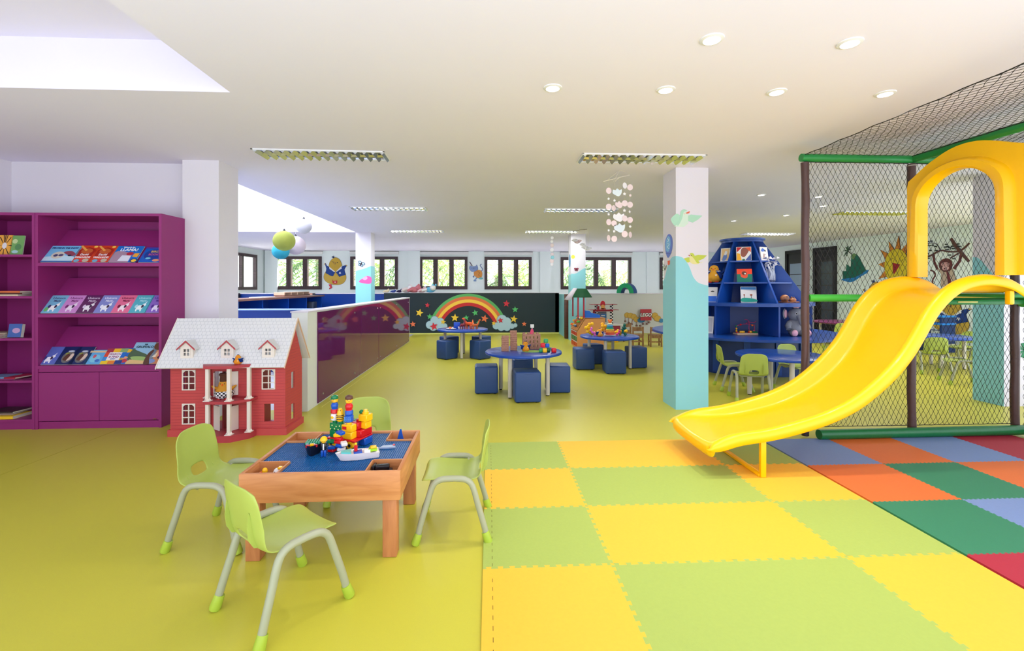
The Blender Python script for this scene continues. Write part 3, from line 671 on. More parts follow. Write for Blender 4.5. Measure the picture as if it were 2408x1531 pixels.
# ---- books: cover art drawn in a 100 x 130 frame
def book(label, x, z, w, h, cover, art=None, sp='slope', group=None, thick=.008, lean=38.):
    """on a sloping shelf: bottom edge at front"""
    t = thing('book', label, 'book', (0, 0, 0), 0, group)
    if sp == 'slope':
        t.matrix_world = TR(x, FY+.03, z+.036) @ RX(90-lean)     # local x right, y up the cover, z out of the cover
    elif sp == 'stand': t.matrix_world = TR(x, FY+.06, z+.0025) @ RX(90-9)
    m = MB(); m.box(-w/2, 0, 0.0, w/2, h, thick, paint((232, 228, 218), .7)); m.build('pages', t)
    m = MB(); m.box(-w/2-.001, 0.0, thick, w/2+.001, h+.001, thick+.0012, paint(cover, .28, 'cover')); m.box(-w/2-.0015, 0, -.001, -w/2+.001, h, thick+.001, paint(cover, .28, 'cover'))
    z0 = thick+.0012
    for i, a in enumerate(art or []):
        k = a[0]; q = lambda p: (-w/2+w*p[0], h*p[1]); zz = z0+.0003*(i+1)
        if k == 'p': m.prism([q(p) for p in a[1]], z0-.0005, zz, paint(a[2], .3, 'ink'))
        elif k == 'e': m.prism([q(p) for p in ell(*a[1], n=18)], z0-.0005, zz, paint(a[2], .3, 'ink'))
        elif k == 't':
            m.text(a[1], a[3], paint(a[2], .3, 'ink'), TR(*q(a[4]), z0) @ RZ(a[5] if len(a) > 5 else 0), .0004+.0003*(i+1), .0006)
    m.build('cover', t)
    return t
LB = (150, 205, 235)
G = 'picture books on the top sloping shelf'
z = 1.59
book('pale blue picture book with pirate hat drawing, left end of the top shelf', -4.245, z, .3, .213, (120, 190, 232), [('p', [(0, 0), (1, 0), (1, .3), (.6, .42), (0, .3)], (196, 224, 238)), ('e', (.42, .42, .2, .22), (214, 206, 190)), ('e', (.36, .4, .07, .08), (70, 70, 110)), ('e', (.52, .42, .08, .07), (90, 80, 120)), ('p', smooth([(.55, .6), (.75, .68), (.95, .5), (.9, .36), (.7, .45)]), (150, 70, 90)), ('e', (.8, .4, .06, .05), (30, 40, 60)), ('t', 'PIRATES IN THE SNOW', (30, 60, 120), .024, (.5, .86)), ('p', [(0, 0), (1, 0), (1, .06), (0, .06)], (60, 110, 170))], group=G)
wl = [('p', [(.1, .35), (.9, .35), (.95, .75), (.5, .9), (.08, .72)], (170, 40, 26)), ('e', (.5, .66, .3, .16), (200, 96, 50)), ('p', [(.0, .95), (.08, 1), (.5, .72), (.42, .66)], (240, 170, 80)), ('e', (.82, .92, .1, .06), (250, 200, 90)), ('t', 'David', (250, 240, 240), .034, (.5, .44)), ('t', 'WALLIAMS', (250, 240, 240), .03, (.5, .28)), ('e', (.75, .1, .16, .1), (190, 180, 160)), ('e', (.3, .08, .14, .08), (110, 170, 200)), ('p', [(.45, 0), (.6, 0), (.6, .14), (.45, .14)], (220, 50, 80))]
book('red picture book with white lettering, left one of the pair', -4.02, z, .182, .22, (214, 66, 34), wl, group=G)
book('red picture book with white lettering, right one of the pair', -3.845, z, .182, .218, (214, 66, 34), wl, group=G)
book('blue picture book with a llama and the word LLAMA', -3.62, z, .25, .213, (20, 110, 205), [('p', [(0, 0), (.72, 0), (.72, .42), (.5, .62), (.1, .7), (0, .6)], (170, 140, 160)), ('p', [(.3, .06), (.72, .06), (.7, .4), (.35, .42)], (226, 228, 240)), ('e', (.62, .52, .14, .1), (190, 40, 60)), ('p', [(.76, .35), (.96, .3), (.98, .55), (.8, .55)], (246, 170, 50)), ('e', (.92, .1, .16, .12), (20, 60, 120)), ('e', (.92, .09, .1, .08), (250, 200, 60)), ('t', "Where's the", (255, 255, 255), .022, (.45, .92)), ('t', 'LLAMA?', (255, 255, 255), .05, (.5, .76))], group=G)
book('deep blue activity book with coloured letters, right end of the top shelf', -3.36, z, .21, .2, (16, 92, 190), [('e', (.5, .5, .42, .36), (30, 60, 150)), ('t', 'BIRD', (240, 190, 70), .036, (.5, .7)), ('t', 'BOOK', (210, 90, 140), .034, (.5, .5)), ('e', (.35, .25, .12, .06), (120, 200, 220)), ('e', (.75, .12, .16, .08), (240, 150, 110)), ('p', [(0, .9), (1, .94), (1, 1), (0, 1)], (80, 60, 160))], group=G)
G = 'thin unicorn story books on the middle sloping shelf'
z = 1.09
uni = lambda body, dark: [('t', 'Unicorn', dark, .036, (.52, .84)), ('t', 'Magic', dark, .03, (.52, .68)), ('e', (.5, .3, .2, .13), body), ('e', (.7, .45, .1, .08), body), ('p', [(.74, .5), (.8, .66), (.68, .52)], body), ('p', [(.32, .22), (.36, .08), (.42, .08), (.42, .22)], body), ('p', [(.56, .22), (.62, .08), (.68, .08), (.66, .22)], body), ('e', (.28, .36, .08, .1), dark), ('e', (.64, .36, .06, .09), (60, 40, 70))]
for i, (c, b, d, nm) in enumerate([((122, 184, 216), (250, 245, 245), (60, 60, 110), 'sky blue unicorn book with green leaf, left end of the middle shelf'), ((206, 138, 204), (240, 225, 240), (120, 40, 110), 'lilac pink unicorn book, second on the middle shelf'), ((96, 40, 92), (240, 235, 240), (220, 200, 225), 'dark plum unicorn book, third on the middle shelf'), ((132, 140, 204), (245, 245, 250), (235, 235, 250), 'periwinkle unicorn book in the centre of the middle shelf'), ((232, 112, 150), (250, 235, 240), (120, 20, 60), 'rose pink unicorn book, fifth on the middle shelf'), ((86, 178, 196), (240, 250, 250), (180, 225, 235), 'turquoise unicorn book, sixth on the middle shelf'), ((140, 104, 196), (235, 225, 250), (90, 50, 150), 'violet unicorn book, right end of the middle shelf')]):
    book(nm, -4.305+.1652*i+(0 if i < 6 else -.01), z, .163, .214, c, uni(b, d)+([('e', (.2, .2, .1, .12), (110, 190, 110))] if i == 0 else []), group=G)
G = 'picture books on the lowest sloping shelf'
z = .585
book('blue violet book with a white unicorn, left end of the lowest display shelf', -4.34, z, .165, .2, (92, 108, 190), uni((240, 238, 250), (60, 60, 130))[2:], group=G)
hors = [('e', (.52, .42, .32, .34), (110, 106, 104)), ('p', smooth([(.3, .3), (.45, .62), (.6, .48), (.7, .3), (.5, .2)]), (90, 50, 40)), ('p', smooth([(.55, .2), (.75, .3), (.8, .55), (.66, .6), (.6, .4)]), (222, 196, 180)), ('e', (.55, .74, .18, .05), (190, 196, 214)), ('p', [(.3, .55), (.5, .62), (.5, .66), (.3, .62)], (150, 160, 60))]
book('dark navy horse story book, left one of the pair', -4.175, z, .165, .2, (16, 36, 92), hors, group=G)
book('dark navy horse story book, right one of the pair', -4.045, z, .165, .198, (16, 36, 92), hors, group=G)
book('light blue book with swimming figure and rainbow title', -3.905, z, .16, .16, (96, 170, 220), [('p', [(0, .82), (1, .82), (1, .95), (0, .95)], (220, 190, 150)), ('e', (.5, .4, .3, .28), (130, 200, 224)), ('e', (.42, .55, .1, .12), (200, 90, 110)), ('e', (.7, .25, .14, .1), (60, 110, 190))], group=G)
book('grid patterned SEARCH and FIND book in red, yellow and blue squares', -3.73, z, .2, .175, (230, 190, 60), [('p', [(0, 0), (.33, 0), (.33, .2), (0, .2)], (240, 200, 40)), ('p', [(.33, 0), (.66, 0), (.66, .2), (.33, .2)], (232, 130, 50)), ('p', [(.66, 0), (1, 0), (1, .24), (.66, .24)], (40, 60, 130)), ('p', [(0, .75), (.33, .75), (.33, 1), (0, 1)], (170, 50, 70)), ('p', [(.33, .75), (.66, .75), (.66, 1), (.33, 1)], (245, 190, 40)), ('p', [(.66, .75), (1, .75), (1, 1), (.66, 1)], (140, 170, 110)), ('p', [(0, .45), (.2, .45), (.2, .75), (0, .75)], (220, 70, 40)), ('p', [(0, .2), (.2, .2), (.2, .45), (0, .45)], (60, 140, 210)), ('p', [(.8, .4), (1, .4), (1, .75), (.8, .75)], (30, 110, 200)), ('p', [(.2, .24), (.8, .24), (.8, .75), (.2, .75)], (238, 234, 236)), ('t', 'SEARCH', (150, 60, 120), .03, (.5, .62)), ('t', '& FIND', (150, 60, 120), .03, (.5, .45)), ('t', 'DAY', (50, 90, 170), .022, (.5, .32))], group=G)
book('blue and yellow novelty book between the grid book and the forest book', -3.615, z, .1, .178, (30, 104, 196), [('e', (.4, .84, .4, .12), (240, 190, 50)), ('e', (.5, .2, .3, .12), (196, 60, 70)), ('e', (.4, .4, .3, .08), (235, 170, 120))], group=G)
book('taller pale blue forest picture book titled THE GRUFFALO', -3.47, z, .24, .245, (152, 196, 224), [('p', smooth([(0, .2), (0, .68), (.2, .62), (.5, .5), (.7, .4), (.7, .1)]), (80, 104, 76)), ('p', smooth([(.08, .3), (.3, .35), (.68, .3), (.74, .12), (.3, .14)]), (158, 190, 110)), ('p', [(0, 0), (.75, 0), (.7, .14), (.1, .2), (0, .1)], (226, 190, 130)), ('p', smooth([(.72, 0), (.7, .4), (.8, .62), (.9, .6), (.84, .3), (.95, 0)]), (96, 62, 50)), ('e', (.93, .84, .12, .14), (110, 74, 50)), ('t', 'THE', (40, 60, 70), .016, (.45, .9)), ('t', 'GRUFFALO', (40, 60, 70), .034, (.45, .78))], group=G)
book('orange and brown animal picture book at the right end of the lowest display shelf', -3.33, z, .13, .245, (208, 136, 92), [('e', (.4, .8, .36, .16), (110, 70, 50)), ('e', (.7, .5, .3, .2), (236, 160, 110)), ('e', (.3, .12, .3, .1), (130, 150, 200)), ('p', [(.2, .3), (.5, .55), (.5, .3)], (238, 224, 200)), ('e', (.8, .3, .16, .08), (60, 40, 50))], group=G)
# left bookcase contents
G = 'books in the open plum bookcase'
z = 1.70
sun = [('e', (.52, .46, .16, .16), (220, 214, 220))]+[('p', [(.52+.18*cos(a-.08), .46+.16*sin(a-.08)), (.52+.6*cos(a-.05), .46+.56*sin(a-.05)), (.52+.6*cos(a+.05), .46+.56*sin(a+.05)), (.52+.18*cos(a+.08), .46+.16*sin(a+.08))], (60, 40, 30)) for a in [2*pi*i/14 for i in range(14)]]
sun = [a for a in sun if a[0] == 'e' or all(-.02 <= p[0] <= 1.02 and -.02 <= p[1] <= 1.02 for p in a[1])]+[('p', [(.49, .0), (.55, .0), (.53, .3), (.51, .3)], (60, 40, 30)), ('p', [(.49, 1), (.55, 1), (.53, .64), (.51, .64)], (60, 40, 30)), ('p', [(0, .43), (0, .5), (.32, .47)], (60, 40, 30)), ('p', [(1, .43), (1, .5), (.72, .47)], (60, 40, 30))]
book('dusky purple picture book standing at the left edge on the top open shelf', -4.94, z, .2, .165, (110, 60, 100), [('e', (.5, .5, .3, .26), (150, 90, 120)), ('e', (.45, .55, .1, .12), (190, 70, 110))], 'stand', G)
book('orange book with a black sunburst standing on the top open shelf', -4.76, z, .135, .195, (226, 160, 60), sun, 'stand', G)
book('green speckled book beside the sunburst book', -4.64, z, .12, .192, (110, 160, 90), [('e', (.3, .7, .2, .12), (190, 206, 150)), ('e', (.6, .4, .25, .16), (80, 130, 80)), ('e', (.4, .15, .25, .08), (160, 200, 200))], 'stand', G)
book('blue picture box standing on the third open shelf', -4.635, .888, .12, .13, (66, 100, 170), [('e', (.6, .5, .3, .2), (190, 150, 190))], 'stand', G, .03)
def flat(label, x, y, z, w, d, h, c, rz=0, pages=(226, 218, 200)):
    t = thing('book', label, 'book', (x, y, z), rz, G)
    m = MB(); m.box(-w/2+.002, -d/2+.002, .0015, w/2-.002, d/2-.002, h-.0015, paint(pages, .7)); m.build('pages', t)
    m = MB(); m.box(-w/2, -d/2, 0, w/2, d/2, .0015, paint(c, .4, 'cover')); m.box(-w/2, -d/2, h-.0015, w/2, d/2, h, paint(c, .4, 'cover')); m.box(-w/2, -d/2, 0, w/2, -d/2+.002, h, paint(c, .4, 'cover')); m.build('cover', t)
yy = FY+.13; zs_ = 1.298
flat('yellow book lying flat at the left edge of the second open shelf', -4.93, yy, zs_, .3, .2, .022, (232, 170, 40), 3)
flat('cream book lying flat at the bottom of the right pile on the second open shelf', -4.7, yy, zs_, .24, .22, .016, (224, 206, 170), -2)
flat('dark covered book in the middle of the right pile on the second open shelf', -4.69, yy, zs_+.0165, .23, .2, .014, (90, 50, 40), 4)
flat('orange book on top of the right pile on the second open shelf', -4.68, yy, zs_+.031, .22, .2, .018, (214, 110, 60), -3)
zs_ = .888
for i in range(6):
    flat(['lowest', 'second lowest', 'third lowest', 'third highest', 'second highest', 'topmost'][i]+' worn magazine in the pile on the third open shelf', -4.87+random.uniform(-.01, .01), yy+random.uniform(-.01, .01), zs_+.0085*i, .27, .2, .008, [(190, 170, 150), (150, 110, 110), (206, 196, 180), (140, 90, 100), (210, 190, 160), (170, 150, 130)][i], random.uniform(-5, 5))
zs_ = .478
for i, (x, c, nm) in enumerate([(-4.95, (70, 90, 170), 'blue booklet at the left of the fourth open shelf'), (-4.84, (120, 170, 210), 'pale blue booklet overlapping the blue one on the fourth open shelf'), (-4.74, (150, 60, 110), 'plum booklet on the fourth open shelf'), (-4.665, (190, 40, 60), 'red edged booklet at the right of the fourth open shelf')]):
    flat(nm, x, yy, zs_+[0, .0125, 0, .0125][i]+.0, .19 if i < 3 else .12, .2, .012, c, [-4, 6, 2, -8][i])
zs_ = .098
flat('yellow spined book lying at the front of bottom open shelf', -4.82, yy-.02, zs_, .38, .2, .03, (240, 196, 40), 1)
flat('grey book lying on top of the yellow book on the bottom open shelf', -4.84, yy+.02, zs_+.031, .32, .2, .016, (150, 130, 120), 5)
flat('black book on top of the bottom open shelf pile', -4.8, yy+.03, zs_+.048, .28, .2, .014, (60, 50, 50), -4)
# ------------------------------------------------------------------ doll house
DR = mat('doll_house_red', (198, 72, 72), .6, var=.04, scale=14); DRT = mat('doll_house_red_trim', (176, 56, 66), .45); DW = mat('doll_house_cream', (232, 222, 210), .5)
SH = mat('doll_house_roof', (226, 226, 224), .6, var=.03, scale=20); LINE = paint((186, 188, 190), .6)
DX0, DX1, DY0, DY1 = -2.955, -1.912, 4.38, 4.76
ox, oy = (DX0+DX1)/2, DY0; hw = (DX1-DX0)/2; dd = DY1-DY0
t = thing('doll_house', 'large red wooden doll house with white shingle roof and curved balcony', 'doll house', (ox, oy, 0))
X_ = lambda x: x-ox
holes = [(X_(-2.842), X_(-2.732), .43, .612), (X_(-2.12), X_(-2.01), .43, .612), (X_(-2.842), X_(-2.735), .113, .298), (X_(-2.106), X_(-2.016), .124, .29), (X_(-2.56), X_(-2.34), .38, .6), (X_(-2.56), X_(-2.34), .06, .288)]
m = MB(); wallwith(m, -hw, hw, .0, .67, holes, 0, .012, DR)
for k in range(22):
    z = .07+k*.027
    segs = [(-hw, hw)]
    for h in holes:
        if h[2]-.002 < z < h[3]+.002:
            segs = [q for a, b in segs for q in ((a, min(b, h[0])), (max(a, h[1]), b)) if q[1]-q[0] > .004]
    for a, b in segs: m.box(a, -.0015, z, b, .001, z+.0022, DRT)
m.build('front_wall', t)
side_h = [(.13, .2, .4, .56), (.13, .2, .1, .25)]
def gable(x0, x1, win=True):
    m = MB(); wallwith(m, .0122, dd, 0, .66, side_h if win else [], 0, .012, DR, TR(x0, 0, 0) @ RZ(90) @ TR(0, -.012, 0) )
    m.prism([(.0122, .6602), (dd, .6602), (dd/2, 1.05)], 0, .012, DR, TR(x0, 0, 0) @ Matrix(((0, 0, 1, 0), (1, 0, 0, 0), (0, 1, 0, 0), (0, 0, 0, 1))))
    for k in range(36):
        z = .07+k*.027
        if z < .66: a, b = .0125, dd
        else: q = (z-.66)/.39*dd/2; a, b = q, dd-q
        if b-a < .02: continue
        segs = [(a, b)]
        for h in side_h:
            if win and h[2]-.002 < z < h[3]+.002: segs = [q for s0, s1 in segs for q in ((s0, min(s1, h[0])), (max(s0, h[1]), s1))]
        for s0, s1 in segs: m.box(x0-.0012, s0, z, x0+.0135, s1, z+.0022, DRT)
    m.build('gable_wall', t)
gable(hw-.012, hw); gable(-hw, -hw+.012)
m = MB(); m.box(-hw-.015, -.018, 0, -.115, .01, .062, DR); m.box(.195, -.018, 0, hw+.018, .01, .062, DR); m.box(hw+.0005, .0102, 0, hw+.018, dd, .062, DR); m.box(-hw-.015, .0102, 0, -hw-.0005, dd, .062, DR); m.build('plinth', t)
m = MB(); m.box(-hw+.012, .012, .02, hw-.012, dd, .032, DRT); m.box(-hw+.012, .012, .345, hw-.012, dd, .357, DRT); m.box(-hw+.012, .012, .66, hw-.012, dd, .67, DRT); m.box(-.06, .012, .03, -.05, dd, .66, DRT); m.box(.2, .012, .03, .21, dd, .66, DRT); m.build('floors', t)
m = MB(); rx0, rx1 = -hw-.055, hw+.035
yz = Matrix(((0, 0, 1, 0), (1, 0, 0, 0), (0, 1, 0, 0), (0, 0, 0, 1)))
ey, ez, py, pz = -.105, .652, dd/2, 1.082
m.prism([(ey, ez), (py, pz), (py, pz-.022), (ey+.008, ez-.008)], rx0, rx1, SH, yz)
m.prism([(dd+.1, ez), (py, pz), (py, pz-.022), (dd+.092, ez-.008)], rx0, rx1, SH, yz)
sl = math.hypot(py-ey, pz-ez); ang = math.degrees(math.atan2(pz-ez, py-ey))
MR = TR(0, ey, ez) @ RX(ang)
nr = 14
for k in range(1, nr):
    d = sl*k/nr; m.box(rx0, d, 0, rx1, d+.0015, .0012, LINE, MR)
for k in range(nr):
    for q in range(30):
        x = rx0+(rx1-rx0)*((q+(.5 if k % 2 else 0))/30)+random.uniform(-.004, .004)
        if x < rx1-.01: m.box(x, sl*k/nr, 0, x+.0015, sl*(k+1)/nr, .0011, LINE, MR)
m.build('roof', t)
m = MB(); m.prism([(ey-.003, ez-.012), (ey-.003, ez+.002), (py, pz+.004), (dd+.104, ez+.002), (dd+.104, ez-.012), (py, pz-.024)], rx1, rx1+.008, mat('doll_house_bargeboard', (222, 190, 160), .5), yz)
m.prism([(ey-.003, ez-.012), (ey-.003, ez+.002), (py, pz+.004), (dd+.104, ez+.002), (dd+.104, ez-.012), (py, pz-.024)], rx0-.008, rx0, DW, yz); m.build('bargeboard', t)
def minwin(x, z0, w, h, arched=True, parent=t, y=-.004, rows=3):
    m = MB(); e = .009; zs_ = [e]+[h*k/rows for k in range(1, rows)]+[h-e]
    hl_ = [(sx0, sx1, z0+zs_[k]+(0 if k == 0 else .004), z0+zs_[k+1]-(0 if k == rows-1 else .004)) for k in range(rows) for sx0, sx1 in ((x-w/2+e, x-.004), (x+.004, x+w/2-e))]
    wallwith(m, x-w/2, x+w/2, z0, z0+h, hl_, y-.003, y+.008, DW)
    if arched:
        for sx in (-1, 1): m.prism([(x+sx*(w/2-e), z0+h-e), (x+sx*(w/2-.03), z0+h-e), (x+sx*(w/2-e), z0+h-.03)], 0, .009, DW, TR(0, y+.007, 0) @ RX(90))
    return m.build('doll_window', parent)
for (a, b, c_, d) in holes[:3]: minwin((a+b)/2, c_-.004, b-a+.012, d-c_+.008)
for x in (X_(-2.775), X_(-2.413), X_(-2.045)):
    dm = MB(); dz = ez+.135; dyf = ey+(.135-.02)*(py-ey)/(pz-ez)-.028
    wallwith(dm, x-.055, x+.055, dz-.055, dz+.045, [(x-.03, x+.03, dz-.038, dz+.034)], dyf, dyf+.006, DW)
    dm.prism([(x-.055, dz+.045), (x+.055, dz+.045), (x, dz+.095)], 0, .006, DW, TR(0, dyf+.006, 0) @ RX(90))
    dm.box(x-.0545, dyf+.0062, dz-.054, x-.05, dyf+.1, dz+.044, DW); dm.box(x+.05, dyf+.0062, dz-.054, x+.0545, dyf+.1, dz+.044, DW)
    dmo = dm.build('dormer', t)
    r_ = MB()
    for sx in (-1, 1):
        r_.prism([(x, dz+.108), (x+sx*.078, dz+.032), (x+sx*.078, dz+.024), (x, dz+.098)], -.12, .012, SH, TR(0, dyf, 0) @ RX(90))
    r_.build('dormer_roof', dmo)
    r_ = MB()
    for sx in (-1, 1): r_.prism([(x, dz+.109), (x+sx*.08, dz+.032), (x+sx*.08, dz+.018), (x, dz+.094)], .012, .018, DRT, TR(0, dyf, 0) @ RX(90))
    r_.build('dormer_trim', dmo)
    minwin(x, dz-.04, .07, .078, False, dmo, dyf-.001, 2)
# balcony slabs : half-hexagon plan
def bay(z0, z1, k=1., nm='balcony_slab'):
    m = MB(); x0, x1 = X_(-2.66), X_(-2.165)
    cx = (x0+x1)/2; q = [(x0, .0), (x0+.035, -.06), (x0+.12, -.2*k), (x1-.14, -.2*k), (x1-.02, -.1), (x1, 0)]
    m.prism(q, z0, z1, DRT); return m.build(nm, t)
bay(0, .058, 1.05, 'porch_step'); bay(.34, .362); bay(.655, .68)
for (x, y) in [(X_(-2.6), -.03), (X_(-2.52), -.165), (X_(-2.33), -.172), (X_(-2.2), -.085)]:
    for z0, z1 in ((.058, .34), (.362, .655)):
        m = MB(); w = .015; zt_ = z1
        m.rbox(x-w, y-w, z0+.02, x+w, y+w, zt_, DW, .002, 1); m.prism([(x-.028, y-.028), (x+.028, y-.028), (x+.028, y+.028), (x-.028, y+.028)], z0, z0+.008, DW)
        m.tube([(x, y, z0+.008), (x, y, z0+.03)], [.032, .018], DW, 4); m.build('balcony_post', t)
for (x, z0, z1, a, yy2) in [(X_(-2.56), .062, .285, 35, -.0), (X_(-2.34), .062, .285, 115, -.0), (X_(-2.56), .38, .6, 60, 0), (X_(-2.34), .38, .6, 160, 0)]:
    m = MB(); m.box(0, -.004, z0, .1, .004, z1, DW, TR(x, yy2-.004, 0) @ RZ(-a if a < 100 else -a+0)); m.build('doll_door', t)
# ------------------------------------------------------------------ plush birds
def plush(label, loc, rz, s, body=(240, 170, 60), coat=(26, 52, 120), cap=None, lower=None, name='plush_chick', feet=(214, 50, 40)):
    B = mat('plush_%d_%d_%d' % body, body, .95, spec=.1, bump=.5, bscale=300); Cc = mat('plush_%d_%d_%d' % coat, coat, .95, spec=.1, bump=.4, bscale=300)
    t = thing(name, label, 'soft toy', loc, rz); t.scale = (s, s, s)
    m = MB(); m.lathe(smooth([(.02, 0), (.30, .03), (.42, .18), (.43, .36), (.34, .52), (.27, .66), (.24, .8), (.16, .93), (.01, .98)], 3, False), B, 24); m.build('body', t)
    if lower: m = MB(); lm = mat('plush_check', (30, 28, 32), .9); m.lathe(smooth([(.02, -.002), (.31, .02), (.432, .18), (.442, .36), (.40, .42)], 3, False), lower, 24); m.build('skirt', t)
    else:
        m = MB(); P_ = smooth([(.437, .22), (.445, .36), (.355, .52), (.285, .66)], 3, False); n = 26
        vs = []; fs = []
        for i, (r_, z_) in enumerate(P_):
            for j in range(n+1):
                g0 = -90+28*(1-i/len(P_)); a = R(g0+22+(360-44-2*28*(1-i/len(P_)))*j/n); vs.append((r_*1.01*cos(a), r_*1.01*sin(a), z_))
        for i in range(len(P_)-1):
            for j in range(n): fs.append((i*(n+1)+j, i*(n+1)+j+1, (i+1)*(n+1)+j+1, (i+1)*(n+1)+j))
        m.add(vs, fs, Cc); mods(m.build('jacket', t), .02, 0, 1)
        m = MB(); m.tube([(.3*cos(R(a)), .3*sin(R(a)), .63+.02*sin(R(a))) for a in range(-60, 241, 20)], .035, mat('plush_white', (240, 238, 232), .95)); m.build('collar', t)
        m = MB(); m.prism(star(5, .06, .026), 0, .015, mat('plush_white', (240, 238, 232), .95), TR(.16, -.40, .4) @ RZ(20) @ RX(80)); m.build('star_badge', t)
    for sx in (-1, 1):
        m = MB(); m.tube([(sx*.3, 0, .5), (sx*.45, -.02, .56), (sx*.58, -.03, .66)], [.09, .075, .03], B if lower else Cc, 12); m.build('wing', t)
        m = MB(); m.ball((sx*.09, -.225, .78), .022, BLK, 10); m.build('eye', t)
        m = MB(); m.ball((sx*.16, -.2, .015), (.11, .17, .035), paint(feet, .8), 12); m.build('foot', t)
    m = MB(); m.tube([(0, -.22, .74), (0, -.34, .7)], [.06, .01], ORA, 12); m.build('beak', t)
    if cap:
        m = MB(); m.lathe([(.2, .86), (.21, .93), (.19, 1.12), (.24, 1.22), (.2, 1.3), (.02, 1.32)], paint(cap, .9), 20); m.build('hat', t)
    else:
        m = MB(); 
        for a in (-.08, 0, .08): m.tube([(a*.5, 0, .95), (a*1.2, 0, 1.08)], [.035, .008], Cc, 8)
        m.build('crest', t)
    return t
plush('small plush bird in navy jacket sitting on the doll house balcony roof', (ox+.135, oy-.085, .68), 0, .085, (246, 160, 50))
CHK = _M.get('check')
def checker(name, a, b, sc):
    m = bpy.data.materials.new(name); m.use_nodes = True; nt = m.node_tree; bs = nt.nodes['Principled BSDF']; bs.inputs['Roughness'].default_value = .9
    tc = nt.nodes.new('ShaderNodeTexCoord'); ck = nt.nodes.new('ShaderNodeTexChecker'); ck.inputs['Scale'].default_value = sc; ck.inputs['Color1'].default_value = lin(a)+(1,); ck.inputs['Color2'].default_value = lin(b)+(1,)
    nt.links.new(tc.outputs['Object'], ck.inputs['Vector']); nt.links.new(ck.outputs['Color'], bs.inputs['Base Color']); return m
plush('plush chef bird with brown hat and checked trousers standing on doll house balcony', (X_(-2.435)+ox, oy-.06, .363), 8, .178, (226, 160, 60), (30, 60, 120), (84, 50, 36), checker('houndstooth_check', (26, 24, 30), (236, 236, 236), 11))
# ------------------------------------------------------------------ far left play furniture
t = thing('low_cabinet', 'plain deep blue low cabinet just behind the white partition', 'cabinet', (-3.75, 7.6, 0))
m = MB(); m.rbox(-1.5, 0, 0, 1.5, .4, 1.0, mat('cabinet_navy_blue', (12, 52, 132), .4), .003); m.build('body', t); m = MB(); m.box(-1.5, -.005, 1.0, 1.5, .41, 1.012, paint((120, 150, 200), .4)); m.build('edge_strip', t)
WT = wood('brown_counter_wood', (132, 88, 70), (98, 62, 50), .35, 3, (9, 1, 9))
t = thing('open_shelf_unit', 'long blue open shelf unit with brown wooden top beyond the partition', 'shelf unit', (-4.8, 10.9, 0), 0)
m = MB(); m.box(-.35, -2.25, 1.115, .2, 2.1, 1.155, WT); m.build('counter_top', t)
m = MB(); m.box(-.33, -2.22, .0, -.3, 2.08, 1.115, BLUE2); m.build('back_panel', t)
for y in (-2.22, -1.3, -.1, .95, 2.0): m = MB(); m.box(-.3, y, .0, .15, y+.03, 1.115, BLUE); m.build('divider', t)
for z in (.05, .6): m = MB(); m.box(-.3, -2.19, z, .14, 2.05, z+.03, BLUE); m.build('shelf', t)
t = thing('toy_box', 'dark grey toy case standing in the blue open shelf unit', 'box', (-4.72, 12.3, .63), 8)
m = MB(); m.rbox(-.1, -.2, 0, .12, .2, .36, paint((34, 46, 66), .5), .02); m.build('case_body', t)
t = thing('paper_sheet', 'white printed sheets lying on the brown shelf top', 'paper', (-4.95, 10.2, 1.156), 4); m = MB(); m.box(-.1, -.4, 0, .14, .35, .012, paint((236, 236, 232))); m.build('sheet', t); m = MB(); m.box(-.06, -.3, .012, .1, .25, .0125, paint((150, 160, 180))); m.build('print', t)
t = thing('wooden_rack', 'low pale wooden slatted rack on the brown shelf top', 'rack', (-4.98, 11.9, 1.156), 2)
m = MB(); m.box(-.12, -.9, 0, .12, .8, .03, WT); m.build('base_board', t)
for k in range(5): m = MB(); m.box(-.12, -.9+k*.4, .03, .12, -.86+k*.4, .09, paint((216, 180, 150))); m.build('slat', t)
m = MB(); m.box(-.12, -.9, .09, .12, .74, .1, paint((224, 196, 170))); m.build('top_rail', t)
for x, y in ((-7.2, 13.3), (-5.1, 13.3)):
    t = thing('wooden_post', 'pale wooden post against the blue half wall, '+('near the far left window' if x < -6 else 'in the middle of the wall'), 'post', (x, y, 0)); m = MB(); m.box(-.07, -.05, 0, .07, .08, 1.2, paint((220, 160, 130), .5)); m.box(.07, -.05, 0, .1, .08, 1.2, DK); m.build('post_body', t)
